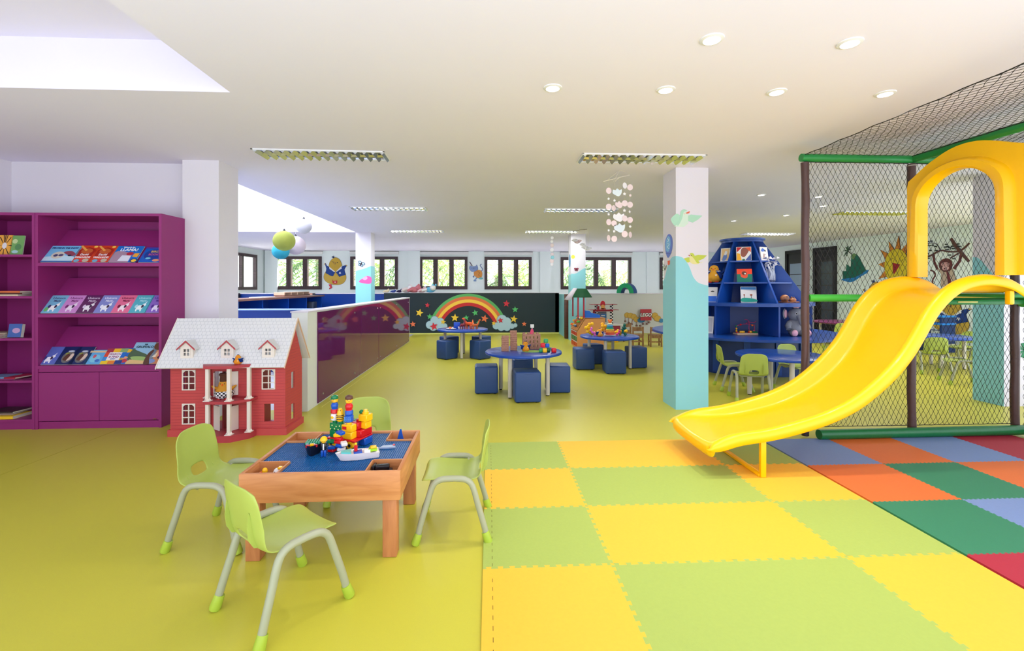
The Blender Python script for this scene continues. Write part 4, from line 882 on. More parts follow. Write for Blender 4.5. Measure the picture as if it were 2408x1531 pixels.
# soft toys on the chalkboard wall
random.seed(5)
for i, (x, c, s, nm) in enumerate([(-3.0, (236, 220, 180), .5, 'cream soft toy lying on the chalkboard wall nearest the column'), (-2.8, (70, 90, 160), .45, 'small blue and white soft toy on the chalkboard wall'), (-2.62, (60, 50, 90), .5, 'dark soft toy on the chalkboard wall ledge'), (-2.42, (226, 214, 210), 1., 'white soft toy rabbit slumped on the chalkboard wall'), (-2.2, (206, 120, 130), 1.1, 'pink and brown soft toy dog lying on the chalkboard wall'), (-1.98, (236, 190, 200), .8, 'pale pink soft toy on the chalkboard wall'), (-1.72, (110, 190, 226), 1.1, 'light blue and white soft toy dolphin on the chalkboard wall')]):
    t = thing('soft_toy', nm, 'soft toy', (x, 13.48, 1.216), random.uniform(-30, 30), 'soft toys on the chalkboard wall'); t.scale = (s*1.25, s*1.35, s*1.25)
    C1 = mat('soft_%d' % i, c, .95, bump=.4, bscale=80); C2 = paint((236, 232, 230), .9)
    m = MB(); m.ball((0, 0, .06), (.12, .07, .062), C1, 16); m.build('body', t)
    m = MB(); m.ball((.085, -.03, .1), (.065, .06, .058), C2 if i in (3, 6) else C1, 14); m.build('head', t)
    for sx in (-1, 1): m = MB(); m.tube([(.11, sx*.03, .14), (.1, sx*.05, .17), (.07, sx*.06, .19 if i == 3 else .15)], [.02, .018, .006], C2 if i % 2 else C1, 10); m.build('ear', t)
    for sx in (-1, 1): m = MB(); m.tube([(-.04, sx*.04-.02, .07), (-.1+.04*sx, sx*.08-.03, .04)], [.035, .026], C2 if i == 6 else C1, 10); m.build('paw', t)
# ------------------------------------------------------------------ slide
YS_ = mat('slide_yellow_plastic', (255, 194, 0), .36, spec=.45, coat=.1)
rail = [(1.64, .255), (1.70, .285), (1.82, .318), (2.03, .345), (2.3, .41), (2.48, .468), (2.66, .553), (2.82, .67), (2.95, .79), (3.06, .92), (3.14, 1.045), (3.2, 1.15), (3.27, 1.255), (3.37, 1.357), (3.5, 1.434), (3.68, 1.468), (3.86, 1.44), (3.98, 1.37)]
bed = [(1.62, .235), (1.70, .245), (1.83, .25), (2.06, .262), (2.33, .315), (2.52, .37), (2.71, .455), (2.88, .565), (3.02, .69), (3.13, .82), (3.21, .95), (3.27, 1.06), (3.34, 1.165), (3.43, 1.26), (3.53, 1.318), (3.68, 1.345), (3.86, 1.345), (3.98, 1.34)]
RL = smooth(rail, 3, False); BD = smooth(bed, 3, False); NS = len(RL)
yn, yf = 3.2, 3.875
def section(i):
    rx, rz = RL[i]; bx_, bz = BD[i]; w = .05
    q = []
    dn = (rx-bx_, rz-bz); l = math.hypot(*dn) or 1; ux, uz = dn[0]/l, dn[1]/l
    lo = (rx-ux*.07*1., rz-uz*.07)
    q.append((lo[0], yn-.012, lo[1])); q.append((rx-ux*.02, yn-.018, rz-uz*.02)); q.append((rx, yn, rz)); q.append((rx, yn+.025, rz)); q.append((rx-ux*.02, yn+.042, rz-uz*.02))
    q.append((bx_+dn[0]*.35, yn+.062, bz+dn[1]*.35)); q.append((bx_+dn[0]*.08, yn+.095, bz+dn[1]*.08)); q.append((bx_, yn+.14, bz))
    mid = (yn+yf)/2
    q.append((bx_-ux*.008, mid, bz-uz*.008))
    return q+[(a, 2*mid-b, c_) for a, b, c_ in q[:-1][::-1]]
SLD = thing('slide', 'long curved yellow plastic slide resting on a yellow metal foot frame', 'slide', (0, 0, 0))
m = MB(); S_ = [section(i) for i in range(NS)]; k = len(S_[0])
# end lip curling down at the foot
lip = []
for d, dz, fl in ((-.008, -.08, 1), (-.034, -.05, 1), (-.036, -.016, .8), (-.02, .0, .35)):
    lip.append([(p[0]+d, p[1], p[2]*(1-fl)+BD[0][1]*fl+dz*(.35 if abs(p[1]-(yn+yf)/2) > .32 else 1)) for p in S_[0]])
S_ = lip+S_
vs = [p for s_ in S_ for p in s_]; fs = [(i*k+j, i*k+j+1, (i+1)*k+j+1, (i+1)*k+j) for i in range(len(S_)-1) for j in range(k-1)]
m.add(vs, fs, YS_); o = m.build('chute', SLD, ang=80); mods(o, .018, 2, -1)
m = MB()
m.rbox(1.955, 3.18, .0135, 1.995, 3.21, .33, YS_, .004); m.rbox(1.94, 3.835, .0135, 1.975, 3.86, .30, YS_, .004); m.rbox(1.948, 3.2, .0135, 1.985, 3.845, .035, YS_, .004)
m.build('foot_frame', SLD)
m = MB(); m.cyl((1.975, 3.175, .315), (1.975, 3.225, .315), .014, paint((60, 44, 30), .4), 10); m.build('fixing_bolt', SLD)
m = MB()
for y in (yn+.005, yf-.01): m.rbox(3.86, y-.02, 1.255, 3.9, y+.02, 1.36, YS_, .01)
m.build('top_peg', SLD)
# arch panel standing at the head of the slide
AX = 3.83
AR = thing('arch_panel', 'tall yellow moulded plastic arch standing over the head of the slide', 'arch panel', (AX, 0, 0))
yi0, yi1 = 3.79, 3.185; yc = (yi0+yi1)/2; zsp = 2.09; zb = 1.474
inn = [(yi0, zb)]+[(yc+(yi0-yc)*cos(R(a)), zsp+.25*sin(R(a))) for a in range(0, 181, 12)]+[(yi1, zb)]
outr = [(3.945, zb), (3.945, 2.33)]; 
top = smooth([(3.945, 2.33), (3.88, 2.37), (3.75, 2.45), (3.55, 2.525), (3.38, 2.53), (3.24, 2.49), (3.1, 2.43), (2.98, 2.395), (2.8, 2.39), (2.72, 2.37)], 3, False)
outr += top+[(2.72, zb)]
def resample(P, n):
    L = [0]
    for i in range(1, len(P)): L.append(L[-1]+math.hypot(P[i][0]-P[i-1][0], P[i][1]-P[i-1][1]))
    out = []
    for q in range(n):
        s_ = L[-1]*q/(n-1); i = 1
        while i < len(L)-1 and L[i] < s_: i += 1
        f_ = (s_-L[i-1])/((L[i]-L[i-1]) or 1); out.append((P[i-1][0]*(1-f_)+P[i][0]*f_, P[i-1][1]*(1-f_)+P[i][1]*f_))
    return out
N = 60
oi = inn
Ld = [0]
# pair each outer sample with the inner arc by angle round the opening's centre
def pair(P, n):
    c0 = (yc, zb-.0); return P
I = resample(inn, N)
O = []
for (y, z) in I:
    if z < zsp-.001 and y > yc: O.append((3.945, zb+(z-zb)/(zsp-zb)*(2.3-zb)))
    elif z < zsp-.001: O.append((2.72, zb+(z-zb)/(zsp-zb)*(2.3-zb)))
    else:
        a = math.atan2((z-zsp)/.25, (y-yc)/(yi0-yc)); f_ = a/pi
        T = resample([(3.945, 2.3)]+top+[(2.72, 2.3)], 101); O.append(T[int(round(f_*100))])
def lay(f_, x): return [(x, I[i][0]*(1-f_[i] if isinstance(f_, list) else 1-f_)+O[i][0]*(f_[i] if isinstance(f_, list) else f_), I[i][1]*(1-f_)+O[i][1]*f_) for i in range(N)]
def offs(d, x):      # ring pushed outwards from the opening by d metres
    out = []
    for i in range(N):
        dy, dz = O[i][0]-I[i][0], O[i][1]-I[i][1]; l = math.hypot(dy, dz); q = min(d/l, .93)
        out.append((x, I[i][0]+dy*q, I[i][1]+dz*q))
    return out
L_ = [[(.0, p[0], p[1]) for p in I], offs(.0, -.09), offs(.018, -.105), offs(.075, -.105), offs(.09, -.09), offs(.105, -.045), offs(.12, -.04), [(-.04, p[0], p[1]) for p in O], [(.02, p[0], p[1]) for p in O], [(.0, p[0], p[1]) for p in I]]
vs = [p for l in L_ for p in l]; fs = [(i*N+j, (i+1)*N+j, (i+1)*N+j+1, i*N+j+1) for i in range(len(L_)-1) for j in range(N-1)]
k = len(L_)
fs.append(tuple(i*N for i in range(k-1))); fs.append(tuple(i*N+N-1 for i in range(k-1))[::-1])
m = MB(); m.add(vs, fs, YS_); m.build('arch_body', AR, ang=42)
# ------------------------------------------------------------------ soft play frame : posts, padded tubes, nets
PAD = mat('brown_vinyl_padding', (78, 54, 50), .4, var=.1, scale=12, bump=.25, bscale=30); GP = mat('green_vinyl_padding', (34, 134, 62), .38, var=.08, scale=10, bump=.15, bscale=40); GP2 = mat('bright_green_padding', (66, 178, 62), .4, var=.04, scale=6); GPD = mat('dark_green_padding', (18, 104, 52), .35, var=.12, scale=14, bump=.2, bscale=30)
FR = thing('soft_play_frame', 'soft play frame of brown padded posts and green padded tubes', 'play frame', (0, 0, 0))
px = [2.905, 3.93, 4.95]; PY = 4.045; ZT_ = 2.575
for i, x in enumerate(px):
    m = MB(); zt2 = ZT_-.045
    pts = [(x+.004*sin(k*1.7+i), PY, .06+(zt2-.06)*k/14) for k in range(15)]
    m.tube(pts, [.033+.002*sin(k*2.3+i*2) for k in range(15)], PAD, 18); o = m.build('padded_post', FR)
    m = MB(); m.cyl((x, PY, .02), (x, PY, .07), .03, paint((40, 26, 24), .5), 14); m.build('post_foot', o)
    if i:
        m = MB(); m.cyl((x, PY, zt2-.02), (x, PY, zt2-.012), .038, paint((170, 160, 150), .6), 16); m.build('cable_tie', o)
m = MB(); m.tube([(px[0]-.04, PY-.0, ZT_), (px[2]+.03, PY, ZT_)], .036, GP, 18); m.build('top_tube', FR)
m = MB(); m.tube([(px[1]+.01, PY-.02, ZT_-.0), (px[1]+.01, 1.3, ZT_)], .036, GP, 18); m.build('top_tube', FR)
m = MB(); m.tube([(px[2], PY-.02, ZT_), (px[2], 1.3, ZT_)], .036, GP, 18); m.build('top_tube', FR)
m = MB(); m.tube([(px[0]+.07, PY-.08, .054), (px[2]+.03, PY-.06, .058)], .044, GPD, 18); m.build('bottom_tube', FR)
m = MB(); m.tube([(px[2]+.05, PY-.09, .058), (px[2]+.05, 2.2, .058)], .044, GPD, 18); m.build('bottom_tube', FR)
m = MB(); m.tube([(px[0]+.03, PY-.0, 1.285), (px[2]+.02, PY, 1.285)], .034, GP2, 18); m.build('middle_tube', FR)
m = MB(); m.rbox(3.93, PY-.12, 1.225, 4.9, PY-.05, 1.275, GP, .015); m.rbox(3.93, PY-.13, 1.29, 4.9, PY-.11, 1.305, YS_, .005); m.rbox(3.93, 3.25, 1.305, 5.6, PY-.05, 1.33, GP, .008); m.build('platform', FR)
m = MB(); m.rbox(4.25, PY-.128, 1.242, 4.44, PY-.119, 1.258, paint((230, 220, 130), .5), .004); m.build('handle_slot', FR)
m = MB(); m.rbox(px[2]-.03, PY-.16, 1.2, px[2]+.03, PY-.04, 1.36, GP2, .02); m.build('corner_joint', FR)
NET = mat('black_nylon_net', (24, 22, 24), .7)
def net(nm, label, P, U, V, lu, lv, cw=.047, ch=.088, r=.0018, sag=.006, seed=1, ripple=None):
    """diamond net on the plane P + u*U + v*V"""
    P, U, V = Vector(P), Vector(U), Vector(V); W_ = U.cross(V); rnd = random.Random(seed)
    nu = int(lu/cw*2); nv = int(lv/ch*2); fw = lu/nu; fh = lv/nv
    t = tag(bpy.data.objects.new(nm, None), label, 'net'); COL.objects.link(t)
    pt = {}
    def node(i, j):
        if (i, j) not in pt:
            e = 0 if i in (0, nu) or j in (0, nv) else 1
            a, b = i*fw+e*rnd.uniform(-.003, .003), j*fh+e*rnd.uniform(-.006, .006)
            d = (sag*sin(a*5+b*2)+sag*sin(b*7-a*3))*e
            if ripple and e: da, db = ripple(a, b); a += da; b += db
            pt[i, j] = P+U*a+V*b+W_*d
        return pt[i, j]
    m = MB()
    for i in range(nu):
        for j in range(nv):
            if (i+j) % 2 == 0: a, b = node(i, j), node(i+1, j+1)
            else: a, b = node(i+1, j), node(i, j+1)
            m.tube([a, b], r, NET, 3, caps=False)
    for i in range(0, nu+1):
        for j in range(0, nv+1):
            if (i+j) % 2 == 0 and 0 < i < nu and 0 < j < nv: m.ball(node(i, j), r*1.7, NET, 4)
    m.build('mesh_netting', t, ang=80)
    m = MB()
    m.tube([P+U*lu*q/24+V*(lv)+W_*.004*sin(q*2) for q in range(25)], .0035, NET, 5); m.tube([P+U*lu*q/24+W_*.004*sin(q*2) for q in range(25)], .0035, NET, 5)
    m.build('border_rope', t)
    return t
def rip(a, b): return (.010*sin(b*16)*max(0, (.55-b))/.55, .022*sin(a*11+2)*max(0, (.5-b))/.5)
net('safety_net', 'black diamond net hung between the first two brown posts behind the slide', (px[0]+.03, PY, .1), (1, 0, 0), (0, 0, 1), px[1]-px[0]-.06, ZT_-.14, ripple=rip)
net('safety_net', 'black diamond net hung between the middle post and the corner post under the arch', (px[1]+.03, PY, .1), (1, 0, 0), (0, 0, 1), px[2]-px[1]-.06, ZT_-.14, seed=2, ripple=rip)
net('safety_net', 'black diamond net running towards the viewer from the corner post', (px[2]+.03, PY-.04, .1), (0, -1, 0), (0, 0, 1), 1.4, ZT_-.14, seed=3)
net('safety_net', 'black net roof stretched flat above the slide, left of the green roof tube', (px[0]-.02, PY, ZT_+.02), (0, -1, 0), (1, 0, 0), 2.6, px[1]-px[0]-.0, .075, .052, .0018, .006, seed=4)
net('safety_net', 'black net roof right of the green roof tube, above the yellow arch', (px[1]+.04, PY, ZT_+.0), (0, -1, 0), (1, 0, 0), 2.6, px[2]-px[1]-.08, .075, .052, .0018, .006, seed=5)
# ------------------------------------------------------------------ round tables and cube stools
TBL = mat('table_blue_laminate', (34, 78, 170), .22, spec=.55); TBE = mat('table_blue_edge', (20, 70, 170), .3); LEGM = mat('pale_beige_steel_leg', (206, 200, 184), .35, spec=.5)
def round_table(label, loc, rz=0, r=.5, top=TBL, edge_=TBE, group='round child tables'):
    t = thing('round_table', label, 'table', loc, rz, group)
    m = MB(); m.lathe([(r-.02, .512), (r-.004, .516), (r, .524), (r, .538), (r-.003, .546)], edge_, 64, cap=False)
    m.lathe([(r-.003, .546), (r-.01, .55), (.001, .55)], top, 64, cap=False); m.lathe([(.001, .512), (r-.02, .512)], edge_, 64, cap=False); m.build('table_top', t)
    for k in range(4):
        a = pi/4+k*pi/2; x, y = (r-.15)*cos(a), (r-.15)*sin(a)
        m = MB(); m.cyl((x, y, .012), (x, y, .512), .027, LEGM, 18); l = m.build('leg', t)
        m = MB(); m.cyl((x, y, 0), (x, y, .014), .02, BLK, 14); m.build('leg_foot', l)
    m = MB(); m.lathe([(r-.19, .495), (r-.17, .495), (r-.17, .512), (r-.19, .512)], LEGM, 40, cap=False); m.build('under_ring', t)
    return t
tb = round_table('round blue table in the middle of the room with wooden block towers on it', (.452, 5.955, 0), 12)
dup(tb, 'round blue table nearest the chalkboard wall', (-.525, 9.13, 0), 45)
dup(tb, 'round blue table with the stacking ring toy beside the shop stand', (2.065, 7.73, 0), 20)
dup(tb, 'round blue table between the volcano shelf and the yellow slide', (3.70, 5.6, 0), 30, scale=(1.04, 1.04, .97))
dup(tb, 'round blue table seen through the netting at the far right', (7.68, 7.45, 0), 10)
t = round_table('plum topped round table standing before the dark doors', (8.6, 10.55, 0), 20, .68, mat('plum_table_top', (150, 70, 120), .3), mat('plum_table_edge', (120, 40, 90), .35))
VIN = mat('blue_vinyl_cube', (44, 74, 128), .42, var=.06, scale=5, bump=.12, bscale=14, spec=.45)
def stool(label, x, y, rz, s=1., h=1.):
    global ST0
    if ST0 is None:
        t = thing('cube_stool', label, 'stool', (x, y, 0), rz, 'blue cube stools')
        m = MB(); n = 8
        m.rbox(-.15, -.15, .006, .15, .15, .355, VIN, .022, 4); m.build('cushion_body', t)
        m = MB()
        P_ = [(-.151, -.151), (.151, -.151), (.151, .151), (-.151, .151)]
        m.tube([(sx*.14, sy*.14, .334) for sx, sy in ((-1, -1), (0, -1.075), (1, -1), (1.075, 0), (1, 1), (0, 1.075), (-1, 1), (-1.075, 0))], .0035, VIN, 6, closed=True); m.build('piping', t)
        m = MB()
        for sx in (-1, 1):
            for sy in (-1, 1): m.cyl((sx*.11, sy*.11, 0), (sx*.11, sy*.11, .01), .02, BLK, 10)
        m.build('glide', t); ST0 = t
    else: t = dup(ST0, label, (x, y, 0), rz)
    t.scale = (s, s, h); return t
ST0 = None
stool('blue cube stool left of the block tower table', -.035, 6.03, 1)
stool('blue cube stool at the front of the block tower table, nearest the viewer', .458, 5.56, 3, 1.06, 1.04)
stool('blue cube stool right of the block tower table', .91, 6.03, -2, 1.03)
stool('blue cube stool behind the block tower table', .46, 6.6, 14, .96)
stool('blue cube stool front left of the chalkboard table', -.81, 8.86, 45)
stool('blue cube stool front right of the chalkboard table', -.17, 8.83, 43)
stool('blue cube stool back left of the chalkboard table', -.83, 9.55, 42)
stool('blue cube stool back right of the chalkboard table', -.16, 9.6, 46)
stool('blue cube stool front left of the ring toy table', 1.6, 7.66, 2, 1.05)
stool('blue cube stool front centre of the ring toy table', 2.02, 7.27, -3, 1.08)
stool('blue cube stool right of the ring toy table', 2.53, 7.74, 8, .97)
stool('blue cube stool behind the ring toy table', 1.88, 8.15, 12, .97)
# ------------------------------------------------------------------ toys on the middle table
Z5 = .5505
CARD = wood('brick_block_wood', (190, 142, 116), (150, 98, 74), .6, 8, (4, 4, 14))
def tower(label, x, y, n, rz):
    t = thing('block_tower', label, 'toy blocks', (x, y, Z5), rz)
    random.seed(n)
    for k in range(n): m = MB(); a = random.uniform(-5, 5); m.rbox(-.045, -.03, .0, .045, .03, .0285, CARD, .003, 1, TR(random.uniform(-.004, .004), 0, k*.0288) @ RZ(a)); m.build('wooden_block', t)
tower('shorter tower of brown wooden blocks, left on the middle table', .21, 5.92, 7, 10)
tower('taller tower of brown wooden blocks beside the short one', .325, 6.0, 9, -6)
t = thing('toy_castle', 'brown wooden block castle wall with holes and a pink cone roof', 'toy castle', (.57, 6.12, Z5), 4)
m = MB(); wallwith(m, -.12, .12, 0, .2, [(-.08+.05*i, -.065+.05*i, z, z+.03) for i in range(4) for z in (.03, .085, .14)], -.03, .03, CARD); m.build('castle_wall', t)
for i in range(4): m = MB(); m.box(-.115+.06*i, -.03, .2, -.085+.06*i, .03, .22, CARD); m.build('battlement', t)
m = MB(); m.cyl((.01, 0, .2), (.01, 0, .27), .035, paint((222, 70, 110), .4), 20, r2=.012); m.build('cone_roof', t); m = MB(); m.rbox(-.012, -.015, .285, .035, .015, .33, paint((230, 230, 226), .5), .003); m.cyl((.01, 0, .265), (.01, 0, .29), .005, paint((230, 230, 226), .5), 8); m.build('white_block', t)
t = thing('toy_board', 'flat green toy baseplate under the plush bird on the middle table', 'toy board', (.56, 5.86, Z5)); m = MB(); m.prism(ell(0, 0, .13, .075, 32), 0, .008, paint((150, 196, 90), .4)); m.build('plate', t)
plush('plush bird in navy jacket on the green board of the middle table', (.47, 5.86, Z5+.008), 5, .125, (244, 166, 50))
def soft_block(label, x, y, z, c, s=.05, rz=0):
    m = MB(); m.rbox(-s/2, -s/2, 0, s/2, s/2, s, paint(c, .35, 'softblock'), .012, 3); tag(m.build('toy_block', loc=(x, y, z), rz=rz), label, 'toy block', 'coloured soft cubes on the middle table')
soft_block('green soft cube lying left of the yellow cube', .665, 5.8, Z5, (40, 150, 90)); soft_block('yellow soft cube at the front of the cube pile', .71, 5.775, Z5, (252, 196, 20), .056)
soft_block('green soft cube between the yellow and the red cubes', .765, 5.84, Z5, (30, 110, 60)); soft_block('red soft cube at the right end of the cube pile', .825, 5.765, Z5, (216, 10, 24), .058, 5)
soft_block('red soft cube stacked on the second level of the pile', .69, 5.82, Z5+.058, (224, 16, 40), .058, -5); soft_block('blue soft cube beside the stacked red cube', .75, 5.83, Z5+.056, (24, 90, 210), .052); soft_block('green soft cube at the very top of the cube pile', .73, 5.83, Z5+.1165, (60, 170, 100), .052, 12)
# on the chalkboard table
def at2(dx, dy): return (-.525+dx, 9.13+dy, Z5)
t = thing('toy_plate', 'white toy plate with small orange food on the chalkboard table', 'toy plate', at2(-.22, -.12)); m = MB(); m.lathe([(.02, 0), (.09, .006), (.1, .014), (.085, .01), (.001, .008)], WHT, 28, cap=False); m.build('plate', t); m = MB(); m.ball((-.02, 0, .03), (.03, .02, .02), ORA, 12); m.ball((.03, .01, .025), .016, WHT, 10); m.build('toy_food', t)
t = thing('toy_bucket', 'blue square toy bucket on the chalkboard table', 'toy bucket', at2(-.12, .08), 5); m = MB(); m.rbox(-.065, -.05, 0, .065, .05, .12, paint((20, 80, 200), .35), .01); m.build('bucket_body', t)
t = thing('toy_cup', 'white toy teacup beside the blue bucket', 'toy cup', at2(-.06, -.06)); m = MB(); m.lathe([(.02, 0), (.03, .02), (.032, .045), (.028, .045), (.02, .01)], WHT, 18); m.build('cup', t); m = MB(); m.tube([(.03, 0, .035), (.05, 0, .03), (.03, 0, .012)], .004, WHT, 6); m.build('cup_handle', t)
def beast(nm, label, loc, c, s, rz, neck=.09):
    t = thing(nm, label, 'toy animal', loc, rz); t.scale = (s, s, s); C1 = paint(c, .5)
    m = MB(); m.tube([(-.07, 0, .085), (-.03, 0, .09), (.03, 0, .088), (.06, 0, .1), (.085, 0, .11+neck*.4), (.1, 0, .11+neck)], [.02, .034, .03, .026, .018, .014], C1, 12); m.ball((.115, 0, .115+neck), (.03, .017, .018), C1, 12); m.build('body', t)
    for x in (-.05, .04):
        for y in (-.02, .02): m = MB(); m.tube([(x, y, .08), (x+.006, y*1.2, .04), (x, y*1.2, 0)], [.014, .009, .009], C1, 8); m.build('leg', t)
    m = MB(); m.tube([(-.07, 0, .09), (-.11, 0, .07), (-.13, 0, .05)], [.014, .008, .004], C1, 8); m.build('tail', t)
beast('toy_dinosaur', 'dark red toy dinosaur in the centre of the chalkboard table', at2(.0, -.1), (130, 30, 50), .9, 60)
beast('toy_tiger', 'orange toy tiger standing by the palm on the chalkboard table', at2(.12, .0), (232, 90, 30), 1.1, 150, .06)
beast('toy_horse', 'orange brown toy horse at the right of the chalkboard table', at2(.25, -.1), (206, 100, 40), .85, 20)
t = thing('toy_gnome', 'white toy figure with orange pointed hat on the chalkboard table', 'toy figure', at2(.2, .02)); m = MB(); m.lathe([(.03, 0), (.034, .05), (.022, .1), (.001, .12)], paint((240, 220, 200), .5), 18); m.build('body', t); m = MB(); m.cyl((0, 0, .11), (0, 0, .18), .026, ORA, 16, r2=.003); m.build('hat', t)
t = thing('toy_flower', 'small green toy plant on a stem on the chalkboard table', 'toy plant', at2(.3, .02)); m = MB(); m.cyl((0, 0, 0), (0, 0, .1), .004, GRN, 8); m.build('stem', t); m = MB(); m.prism(star(4, .034, .016), -.006, .006, paint((70, 180, 110), .5), TR(0, 0, .12) @ RX(90)); m.build('leaves', t)
# on the ring toy table
def at3(dx, dy): return (2.065+dx, 7.73+dy, Z5)
t = thing('stacking_ring_toy', 'rainbow stacking ring toy with orange bear head on a white rocker', 'toy', at3(-.01, -.08))
m = MB(); m.lathe([(.03, .0), (.09, .008), (.1, .02), (.03, .022)], WHT, 28); m.build('rocker_base', t)
for k, (c, r_) in enumerate([((240, 100, 90), .082), ((250, 130, 60), .078), ((252, 170, 60), .074), ((250, 214, 90), .068), ((60, 190, 130), .062), ((40, 150, 180), .056), ((110, 180, 220), .05), ((230, 236, 200), .044)]):
    m = MB(); m.lathe([(r_-.02, .022+k*.0245), (r_, .027+k*.0245), (r_, .04+k*.0245), (r_-.02, .046+k*.0245)], paint(c, .35, 'ring'), 26); m.build('ring', t)
m = MB(); m.ball((0, 0, .245), (.03, .028, .03), ORA, 14); m.ball((-.026, 0, .268), .014, ORA, 10); m.ball((.026, 0, .268), .014, ORA, 10); m.build('bear_head', t)
def connector(label, loc, c, s, seed, n=7):
    t = thing('connector_toy', label, 'toy', loc); random.seed(seed); C1 = paint(c, .3, 'conn'); C1 = C1
    p = Vector((0, 0, .022)); prev = p
    for k in range(n):
        m = MB(); m.ball(p, .021, C1, 12); q = p+Vector((random.uniform(-.05, .05), random.uniform(-.02, .02), random.uniform(-.006, .045))); q.z = max(q.z, .022)
        if k < n-1: m.cyl(p, q, .011, C1, 8)
        m.build('connector_piece', t); p = q
    t.scale = (s, s, s); return t
connector('tangled yellow connector toy at the back left of the ring toy table', at3(-.3, .0), (252, 196, 20), 1.45, 4, 8); connector('yellow connector toy leaning beside the bear ring toy', at3(-.22, .1), (250, 180, 20), 1.45, 9, 8)
connector('pink connector toy at the left of the ring toy table', at3(-.28, -.12), (226, 100, 180), 1.1, 12, 5); connector('dark green connector toy at the right end of the ring toy table', at3(.26, -.06), (16, 100, 80), 1.25, 21, 6)
connector('yellow connector toy at the right of the ring toy', at3(.2, .04), (252, 196, 20), 1.4, 31, 8); connector('magenta connector toy just right of the ring toy', at3(.12, -.06), (220, 60, 130), 1.0, 41, 4)
plush('plush bird in navy jacket on the ring toy table', at3(-.2, -.14), 0, .13, (246, 170, 70))
# ------------------------------------------------------------------ volcano shaped shelf
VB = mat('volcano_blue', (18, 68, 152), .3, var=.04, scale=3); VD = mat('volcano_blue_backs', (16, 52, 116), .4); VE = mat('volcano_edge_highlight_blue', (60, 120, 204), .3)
VX, VY = 4.42, 7.75
t = thing('volcano_shelf', 'tall blue volcano shaped shelf unit with round counter', 'shelf unit', (VX, VY, 0))
m = MB(); m.prism(ell(0, 0, 1.0, 1.0, 48), 0, .59, VD); m.build('base_body', t)
for k in range(14):
    a = -90+360*k/14; m = MB(); m.box(.99, -.045, .03, 1.02, .045, .585, VB, RZ(a)); m.build('base_pilaster', t)
m = MB(); m.prism(ell(0, .0, 1.5, 1.5, 96), .585, .615, VB); m.prism(ell(0, .0, 1.49, 1.49, 96), .61, .62, VB); m.build('counter', t)
m = MB(); m.prism(ell(.0, 0, 1.07, 1.07, 72), 1.08, 1.13, VB); m.build('middle_disc', t)
m = MB(); m.prism(ell(0, 0, .36, .36, 48), 2.185, 2.215, VB); m.prism(ell(0, 0, .33, .33, 48), 2.15, 2.185, VB); m.build('top_disc', t)
RB_, RT_ = .99, .33; FA = [-90+360*k/7 for k in range(7)]
pv = lambda r: [(r*cos(R(a)), r*sin(R(a))) for a in FA]
for a in FA:
    m = MB(); m.prism([(.1, 1.13), (RB_, 1.13), (RT_, 2.15), (.05, 2.15)], -.014, .014, VB, RZ(a) @ RX(90)); m.build('divider_fin', t)
    m = MB(); m.box(.2, -.014, .62, 1.03, .014, 1.08, VB, RZ(a)); m.build('divider_fin', t)
for z in (1.46, 1.82):
    f_ = (z-1.13)/1.02; m = MB(); m.prism(pv(RB_*(1-f_)+RT_*f_-.01), z-.022, z, VB); m.build('shelf', t)
m = MB(); vs = [(x, y, 1.13) for x, y in pv(.48)]+[(x, y, 2.15) for x, y in pv(.2)]; m.add(vs, [(i, (i+1) % 7, 7+(i+1) % 7, 7+i) for i in range(7)], VD)
m.prism(pv(.52), .62, 1.09, VD); m.build('core_panels', t)
def cell(phi, r): return VX+r*sin(R(phi)), VY-r*cos(R(phi))      # phi: 0 = towards the viewer, + = to the right
def canvas(label, x, y, z, w, h, rz, shapes, lean=8, bg=(236, 232, 228)):
    t = thing('child_painting', label, 'painting', (x, y, z+.001), rz, 'children\'s paintings on the volcano shelf')
    M = RX(90-lean); m = MB(); m.box(-w/2, 0.0, -.016, w/2, h, 0, paint(bg, .7), M); m.build('canvas', t)
    m = MB()
    for i, (pts, c) in enumerate(shapes): m.prism([(-w/2+w*p[0], h*p[1]) for p in pts], 0, .0008*(i+1), paint(c, .6, 'ink'), M)
    m.build('painted_picture', t)
sm = lambda *p: smooth(list(p), 4)
canvas('small canvas with blue bird on pale orange, top shelf left of the centre', *cell(-77, .36), 1.821, .16, .235, -52, [([(.1, .1), (.9, .1), (.9, .95), (.1, .95)], (240, 200, 140)), (sm((.2, .1), (.35, .5), (.6, .6), (.7, .3), (.5, .08)), (110, 140, 200)), (sm((.4, .5), (.5, .8), (.7, .7), (.6, .5)), (236, 236, 236))])
canvas('canvas with brown and red abstract shapes, centre of the top shelf', *cell(-25.7, .42), 1.821, .225, .235, -22, [([(.03, .6), (.4, .97), (.03, .97)], (200, 30, 40)), (sm((.3, .4), (.35, .85), (.6, .95), (.85, .8), (.7, .45), (.5, .25)), (150, 84, 70)), ([(.6, .95), (.97, .97), (.97, .6)], (226, 90, 50)), ([(.03, .03), (.35, .05), (.25, .5), (.03, .55)], (246, 176, 40)), ([(.97, .03), (.97, .5), (.6, .04)], (70, 90, 160)), (ell(.48, .06, .1, .06), (30, 110, 90))])
canvas('white canvas with blue and black marks, top shelf right of the centre', *cell(25.7, .42), 1.821, .18, .235, 22, [(sm((.1, .7), (.3, .9), (.6, .8), (.4, .65)), (70, 110, 200)), (ell(.65, .72, .09, .07), (30, 30, 40)), (ell(.6, .45, .08, .05), (190, 186, 180)), (ell(.8, .1, .06, .05), (30, 30, 30)), (sm((.3, .2), (.4, .5), (.5, .45), (.45, .2)), (180, 150, 150))])
